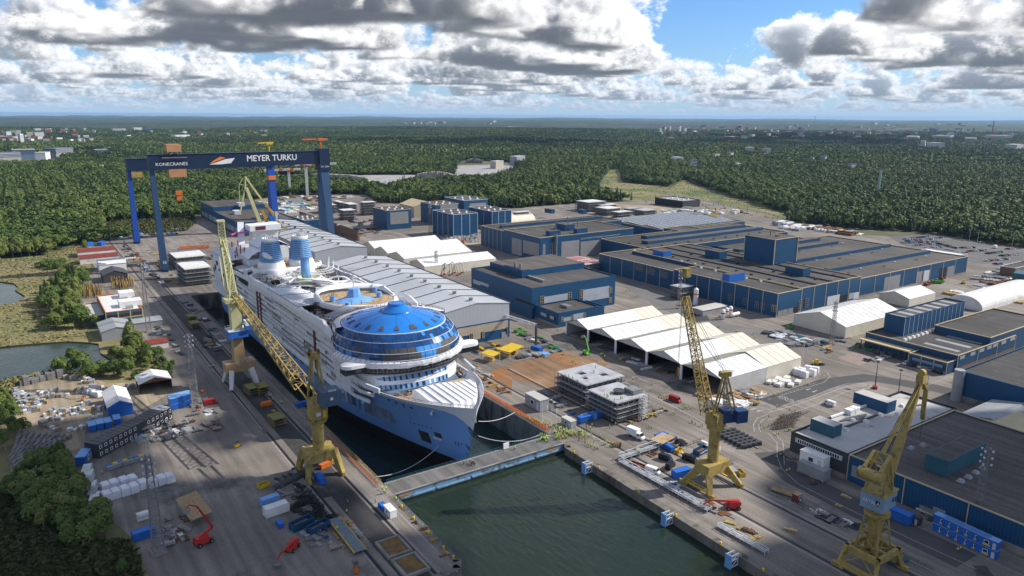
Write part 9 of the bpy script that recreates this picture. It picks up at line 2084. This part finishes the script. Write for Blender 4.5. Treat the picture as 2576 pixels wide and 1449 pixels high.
heap('materials_yard','white wrapped packs on the lot by the road',1,2,[(1540,690),(1660,690),(1840,650),(1900,680),(2150,700),(1990,720),(1700,740),(2300,690),(2450,700)],170,5,['white','white','white_dirty','yellow','grey']);heap('materials_yard','white profiles stored behind the main hall by the road',1,3,[(0,800),(220,800),(400,850),(840,900),(1050,930),(580,880),(200,860)],220,5,['white_dirty','white','grey','rust'],hmax=.8,lng=2.4)
heap('materials_yard','steel profiles on the lot at the right edge',2,3,[(1830,70),(2200,20),(2576,60),(2560,150),(2300,140),(2000,90)],240,2.6,['white_dirty','steel','rust','yellow','white','teal'],hmax=.8,lng=2.4);heap('materials_yard','rusty bars and white profiles near the brick office',1,3,[(2150,1420),(2300,1390),(2540,1430),(2560,1290),(2250,1270),(2400,1260)],170,2.8,['rust','white_dirty','steel','grey'],hmax=.8,lng=2.4)
p=P_(1,3,2540,1390);put(CT['teal'],p,.2,'turquoise covered block at the right edge of the yard',None,3.2)
heap('yard_debris','pipe frames beside the grey tent hall',2,3,[(70,490),(260,470),(540,540),(370,590),(180,540),(30,440)],260,1.9,['trim_white','steel','grey_dark','trim_white','teal'],hmax=2.6,lng=2.2);heap('yard_debris','parts and boxes round the mast by the grey tent',2,3,[(400,620),(500,640),(640,640),(600,580),(880,480),(960,450),(1000,410),(1100,400)],110,1.6,['rust','orange','wood','tan','blue']);heap('yard_debris','packed goods in the loading bay',2,3,[(1050,600),(1200,600),(1130,720),(1240,700),(970,780),(1400,660)],110,1.4,['white_dirty','grey','steel','white','black'])
heap('yard_debris','materials in front of the nearest tent',2,2,[(1960,1110),(2200,1190),(2280,1190),(2440,1170),(2576,1120),(2540,1060),(2300,1070)],230,1.8,['white','white_dirty','steel','wood','rust','white'],lng=1.7);heap('yard_debris','stored gear at the open tent fronts',2,2,[(620,480),(760,540),(1010,680),(1240,760),(1330,790),(1480,830),(1640,880),(1700,910),(1900,960)],200,1.6,['grey','steel','blue','white_dirty','rust','grey_dark'])
for k in range(5):pass
heap('yard_debris','pipes and bundles in the yard left of the tents',2,2,[(160,500),(320,480),(380,540),(250,550),(430,600),(510,650),(400,590)],110,1.6,['steel','white_dirty','green','grey_dark','blue'],lng=1.5);heap('yard_debris','white pipes by the blue container on the plate floor',2,2,[(110,700),(240,660),(310,700),(360,690),(150,680)],50,1.6,['white_dirty','white','grey','blue_light'],lng=2.4);heap('yard_debris','tools and boxes by the nearer steel block',2,2,[(1200,1360),(1300,1320),(1440,1300),(1560,1240),(1380,1280)],100,1.2,['wood','rust','grey','yellow','white_dirty']);heap('yard_debris','shaded gear under the taller steel block',2,2,[(260,1080),(460,1060),(660,1200),(480,1180),(640,1280),(380,1120)],120,1.2,['grey_dark','steel','blue','white_dirty'])
heap('yard_debris','parts at the corner of the plate floor near the bow',2,1,[(2210,760),(2300,920),(2360,960),(2480,1010),(2560,1060),(2230,900),(2420,880)],120,1.3,['white_dirty','wood','yellow','grey','rust','tan']);heap('yard_debris','yellow beams and bins by the silver hall door',2,1,[(2250,640),(2330,640),(2500,560),(2570,600),(2200,700)],50,1.4,['yellow_bright','grey_dark','rust','blue'],lng=2)
heap('yard_debris','loose gear on the right quay',3,2,[(1920,640),(2050,860),(2280,960),(2430,1000),(2520,1080),(2140,870)],60,1.0,['yellow','blue_light','white_dirty','steel','rust'],lng=1.5);heap('yard_debris','boxes on the quay around the vans',3,2,[(1000,130),(1350,280),(1420,250),(1640,240),(1880,180),(1900,30),(960,60)],70,1.0,['rust','wood','grey','yellow','white_dirty']);heap('yard_debris','gear behind the quay crane by the green stage',3,2,[(2050,250),(2180,300),(2160,370),(2330,500),(2050,450)],60,1.2,['green','grey_dark','yellow','steel'])
heap('yard_debris','dark racks along the barrier at the bottom right',3,3,[(480,800),(640,870),(760,940),(860,960),(950,970)],90,1.1,['black','blue','grey_dark','white_dirty'],lng=1.8);heap('yard_debris','tubs along the lower barrier at the bottom right',3,3,[(1290,1250),(1420,1300),(1340,1260)],20,1.6,['teal','grey','steel']);heap('yard_debris','small boards beside the old crane',3,3,[(770,690),(900,670),(940,610),(850,640),(250,1030),(300,1000)],24,1.1,['wood','white_dirty','blue_light','tan']);heap('yard_debris','stored parts against the quay workshop',3,3,[(1480,800),(1640,850),(1560,830),(1790,870),(1900,900),(2230,1290)],50,1.2,['grey_dark','black','white_dirty','grey'])
heap('yard_debris','benches and goods beside the quay office',3,3,[(170,220),(260,290),(660,450),(560,530),(480,500)],60,1.1,['rust','orange','grey_dark','wood','steel']);o=empty('ramp',P_(3,3,150,610),'yellow steel access ramp lying by the red guard hut','ramp');a,b_=P_(3,3,40,580),P_(3,3,250,650);m=MB();m.beam(a+V3((0,0,.6)),b_+V3((0,0,.6)),2.6,.3);m.bd('deck',M['tan'],o);m=MB();nn=V3((-(b_-a).normalized().y,(b_-a).normalized().x,0))*1.3
for s in(-1,1):
 for z in(1.1,1.7):m.beam(a+nn*s+V3((0,0,z)),b_+nn*s+V3((0,0,z)),.14)
m.bd('rails',M['yellow'],o)
o=empty('timber_stage',P_(3,0,1960,840),'sloping timber covered stage on the bottom left yard','stage');a,b_=P_(3,0,1880,740),P_(3,0,2040,930);m=MB();d=(b_-a).normalized();nn=V3((-d.y,d.x,0))*3.4;m.add([a+V3((0,0,3.6))-nn,b_+V3((0,0,2.6))-nn,b_+V3((0,0,3.4))+nn,a+V3((0,0,4.4))+nn,a+V3((0,0,3.3))-nn,b_+V3((0,0,2.3))-nn,b_+V3((0,0,3.1))+nn,a+V3((0,0,4.1))+nn],[(0,1,2,3),(7,6,5,4),(0,4,5,1),(1,5,6,2),(2,6,7,3),(3,7,4,0)]);m.bd('planks',M['wood'],o);m=MB()
for k in range(4):
 for s in(-1,1):c=a.lerp(b_,k/3)+nn*s*.9;m.beam(c,c+V3((0,0,3.2)),.16)
m.bd('frame',M['steel'],o)
def rope(label,p,q,sag,w_=.16):
 p,q=V3(p),V3(q);m=MB();m.path([p.lerp(q,k/16)-V3((0,0,sag*4*(k/16)*(1-k/16)))for k in range(17)],w_);tag(m.bd('mooring_rope',M['white_dirty']),label,'rope')
rope('white mooring rope from the left dock edge to the bow',(95.6,229,.3),(XC-hb(241,-1),241,-1),3);rope('mooring rope from the bow to the right dock edge',(XC+2,222,15),(171,250,.6),1.5);rope('upper mooring rope from the bow to the right quay wall',(XC+3,224,8),(170.2,228,-1),3)
def paint(name,pts,w_,z=.018):strip(name,pts,w_*.62,M['paint_white'],z)
arc1=[(2,3,0,1255),(2,3,300,1170),(2,3,560,1075),(2,3,740,1005),(2,3,860,985),(2,3,1010,990),(2,3,1180,1010),(2,3,1500,1060)];paint('road_line',[t(*a)for a in arc1],.4);paint('road_line',[t(*a)for a in[(2,3,0,1330),(2,3,300,1240),(2,3,620,1120),(2,3,760,1050),(2,3,870,1022),(2,3,990,1018)]],.35);paint('road_line',[t(*a)for a in[(2,3,0,1230),(2,3,200,1165),(2,3,420,1100),(2,3,640,1010),(2,3,780,965),(2,3,900,955),(2,3,1040,970)]],.3);paint('road_line',[t(*a)for a in[(2,2,2440,1449),(2,2,2430,1370),(2,2,2470,1310),(2,2,2576,1270)]],.35);paint('road_line',[t(*a)for a in[(2,2,2500,1449),(2,2,2480,1380),(2,2,2520,1330),(2,2,2576,1300)]],.35);paint('road_line',[t(*a)for a in[(2,3,0,1120),(2,3,130,1085),(2,3,330,1020),(2,3,560,950),(2,3,620,900),(2,3,600,850),(2,3,560,825)]],.3);paint('road_line',[t(*a)for a in[(3,3,0,10),(3,3,90,110),(3,3,95,260),(3,3,140,370),(3,3,300,520),(3,3,800,770),(3,3,1400,1060),(3,3,2100,1380)]],.3);paint('road_line',[t(*a)for a in[(3,3,60,0),(3,3,150,100),(3,3,165,330)]],.3);paint('road_line',[t(*a)for a in[(2,2,1500,860),(2,2,1640,1060),(2,2,1750,1150),(2,2,1730,1200)]],.25)if False else None
paint('yard_line',[t(2,2,700,745),t(2,2,1100,930),t(2,2,1500,1130),t(2,2,1960,1370)],.5);paint('yard_line',[t(2,3,1560,1000),t(2,3,1800,900)],.25);paint('yard_line',[t(2,0,1490,0),t(2,0,2260,910),t(3,1,110,0)],.25);paint('yard_line',[t(1,0,1080,1050),t(1,0,1400,1449)],.35)
for k in range(9):a=t(2,3,130+k*40,1075-k*14);b_=t(2,3,150+k*40,1068-k*14);paint('road_dash',[a,b_],.3)
for x,y in((155,1105),(215,1130)):
 p=P_(2,3,x,y);m=MB();n=28;m.loft([[(p.x+r_*cos(a),p.y+r_*sin(a),.02)for a in[2*math.pi*i/n for i in range(n)]]for r_ in(1.9,1.6)]);c_=struct(m,'speed_mark',M['paint_white']);text_mesh('speed_lettering','15',2.3,V3((p.x,p.y,.022)),Matrix.Rotation(rad(-60),4,'Z'),M['paint_white'],c_,.002)
for a in((2,3,430,1010),(2,3,495,1030),(2,2,2460,1205),(2,2,2520,1225)):
 p=P_(*a);q=P_(a[0],a[1],a[2]-22,a[3]+8);d=(q-p).normalized();nn=V3((-d.y,d.x,0));m=MB();m.add([p-nn*.2,p+nn*.2,p+d*2.6+nn*.2,p+d*2.6-nn*.2,p+d*2.6+nn*.7,p+d*4,p+d*2.6-nn*.7],[(3,2,1,0),(6,5,4)]);m.v=[(v_[0],v_[1],.02)for v_ in m.v];struct(m,'road_arrow',M['paint_white'])
strip('yard_road',[t(2,3,0,1160),t(2,3,300,1065),t(2,3,620,950),t(2,3,1000,900),t(2,3,1700,1010),t(2,3,2576,1240)],11,pm('newer asphalt',(.075,.073,.072),.9,.15,.06),.010);strip('yard_road',[t(2,2,1060,-150),t(2,2,1300,30),t(2,2,1700,240),t(2,2,2100,380),t(2,2,2576,470),t(2,3,700,640)],16,pm('yard lane asphalt',(.15,.142,.132),.9,.2,.06),.010);strip('yard_road',[t(3,3,0,200),t(3,3,300,470),t(3,3,1000,820),t(3,3,2000,1300)],12,MATS['newer asphalt'],.010)
sheet('paved_patch',[G(t(2,3,700,700),t(2,3,880,640),t(2,3,1090,720),t(2,3,910,780))],pm('pinkish slabs',(.26,.2,.17),.9,.15,.3),.012);sheet('car_park',[G(t(1,3,1200,930),t(1,3,1700,920),t(1,3,2576,1060),t(1,3,2576,1200),t(1,3,1980,1210),t(1,3,1700,1080),t(1,3,1480,1080))],M['asphalt_road'],.010)
sheet('asphalt_patch',[G(t(3,1,500,560),t(3,1,760,560),t(3,1,800,640),t(3,1,600,680)),G(t(3,3,2060,1340),t(3,3,2200,1350),t(3,3,2270,1449),t(3,3,2100,1449)),G(t(2,3,1180,90),t(2,3,1380,10),t(2,3,1620,60),t(2,3,1340,110)),G(t(2,2,1700,240),t(2,2,1900,200),t(2,2,2000,330),t(2,2,1850,340))],M['asphalt_dark'],.011)
for k in range(15):paint('bay_line',[P_(2,3,1890+k*48,1080+k*15),P_(2,3,1860+k*48,1100+k*15)],.15)
for o in list(sc.objects):
 if o.parent is None and o.get('category')and not o.get('label'):
  for c in list(o.children_recursive)+[o]:bpy.data.objects.remove(c)
  # ------------------------------------------------------------------ unseen clouds added towards the sun to cast ground shade, and the air
import bmesh
def cloud(px,alt,n,r0,r1,seed):  # blobs fill the outline of the wanted ground shade, shifted sunward
 rn=Rnd(seed);poly=[tuple(g(*p).xy)for p in px];off=sdir*(alt/sdir.z);bm=bmesh.new()
 bmesh.ops.create_icosphere(bm,subdivisions=2,radius=1);base=[v_.co.copy()for v_ in bm.verts];tri_=[[v_.index for v_ in f.verts]for f in bm.faces];bm.free()
 x0,x1,y0,y1=min(p[0]for p in poly),max(p[0]for p in poly),min(p[1]for p in poly),max(p[1]for p in poly);m=MB();k=0;tries=0
 while k<n and tries<n*30:
  tries+=1;x,y=rn.uniform(x0,x1),rn.uniform(y0,y1)
  if not inpoly(x,y,poly):continue
  k+=1;r_=rn.uniform(r0,r1);z=alt+rn.uniform(-.2,.5)*r1;o=off*(z/alt)
  m.add([(x+o.x+c.x*r_,y+o.y+c.y*r_,z+c.z*r_*.6)for c in(b_*rn.uniform(.86,1.12)for b_ in base)],tri_)
 tag(m.bd('cloud',pm('cloud white',(.85,.85,.86),1,.03,.01),None,True),'unseen cumulus added overhead to shade the ground',None,None,'stuff')
cloud([(-500,1125),(60,1112),(200,1092),(310,1200),(335,1275),(440,1258),(560,1265),(690,1240),(830,1300),(980,1350),(1150,1480),(1150,1750),(-700,1750)],520,150,14,26,1)
cloud([(2080,1200),(2230,1130),(2576,1100),(3000,1120),(3000,1800),(2000,1800),(1990,1480),(2030,1330)],520,120,12,24,2)
cloud([(1750,352),(2000,344),(2330,348),(2420,366),(2050,370),(1700,362)],1300,46,70,150,5);cloud([(900,362),(1150,352),(1500,358),(1480,372),(1150,376),(880,372)],1300,40,60,130,6)
cloud([(376,756),(392,800),(420,845),(462,900),(475,945),(500,965),(525,1000),(562,1050),(500,1108),(582,1137),(650,1120),(570,1000),(480,850),(420,770)],520,90,4,8,3)
m=MB();n=48;m.prism([(46000*cos(2*math.pi*i/n),46000*sin(2*math.pi*i/n))for i in range(n)],-420,133)
hm=bpy.data.materials.new('haze air');hm.use_nodes=True;q=hm.node_tree;q.nodes.clear();pv=q.nodes.new('ShaderNodeVolumePrincipled');pv.inputs['Density'].default_value=2.6e-5;pv.inputs['Color'].default_value=(.42,.68,1,1);pv.inputs['Anisotropy'].default_value=.2
om=q.nodes.new('ShaderNodeOutputMaterial');q.links.new(pv.outputs[0],om.inputs['Volume']);hm.cycles.homogeneous_volume=True
tag(m.bd('haze',hm),'thin blue haze over the land',None,None,'stuff')
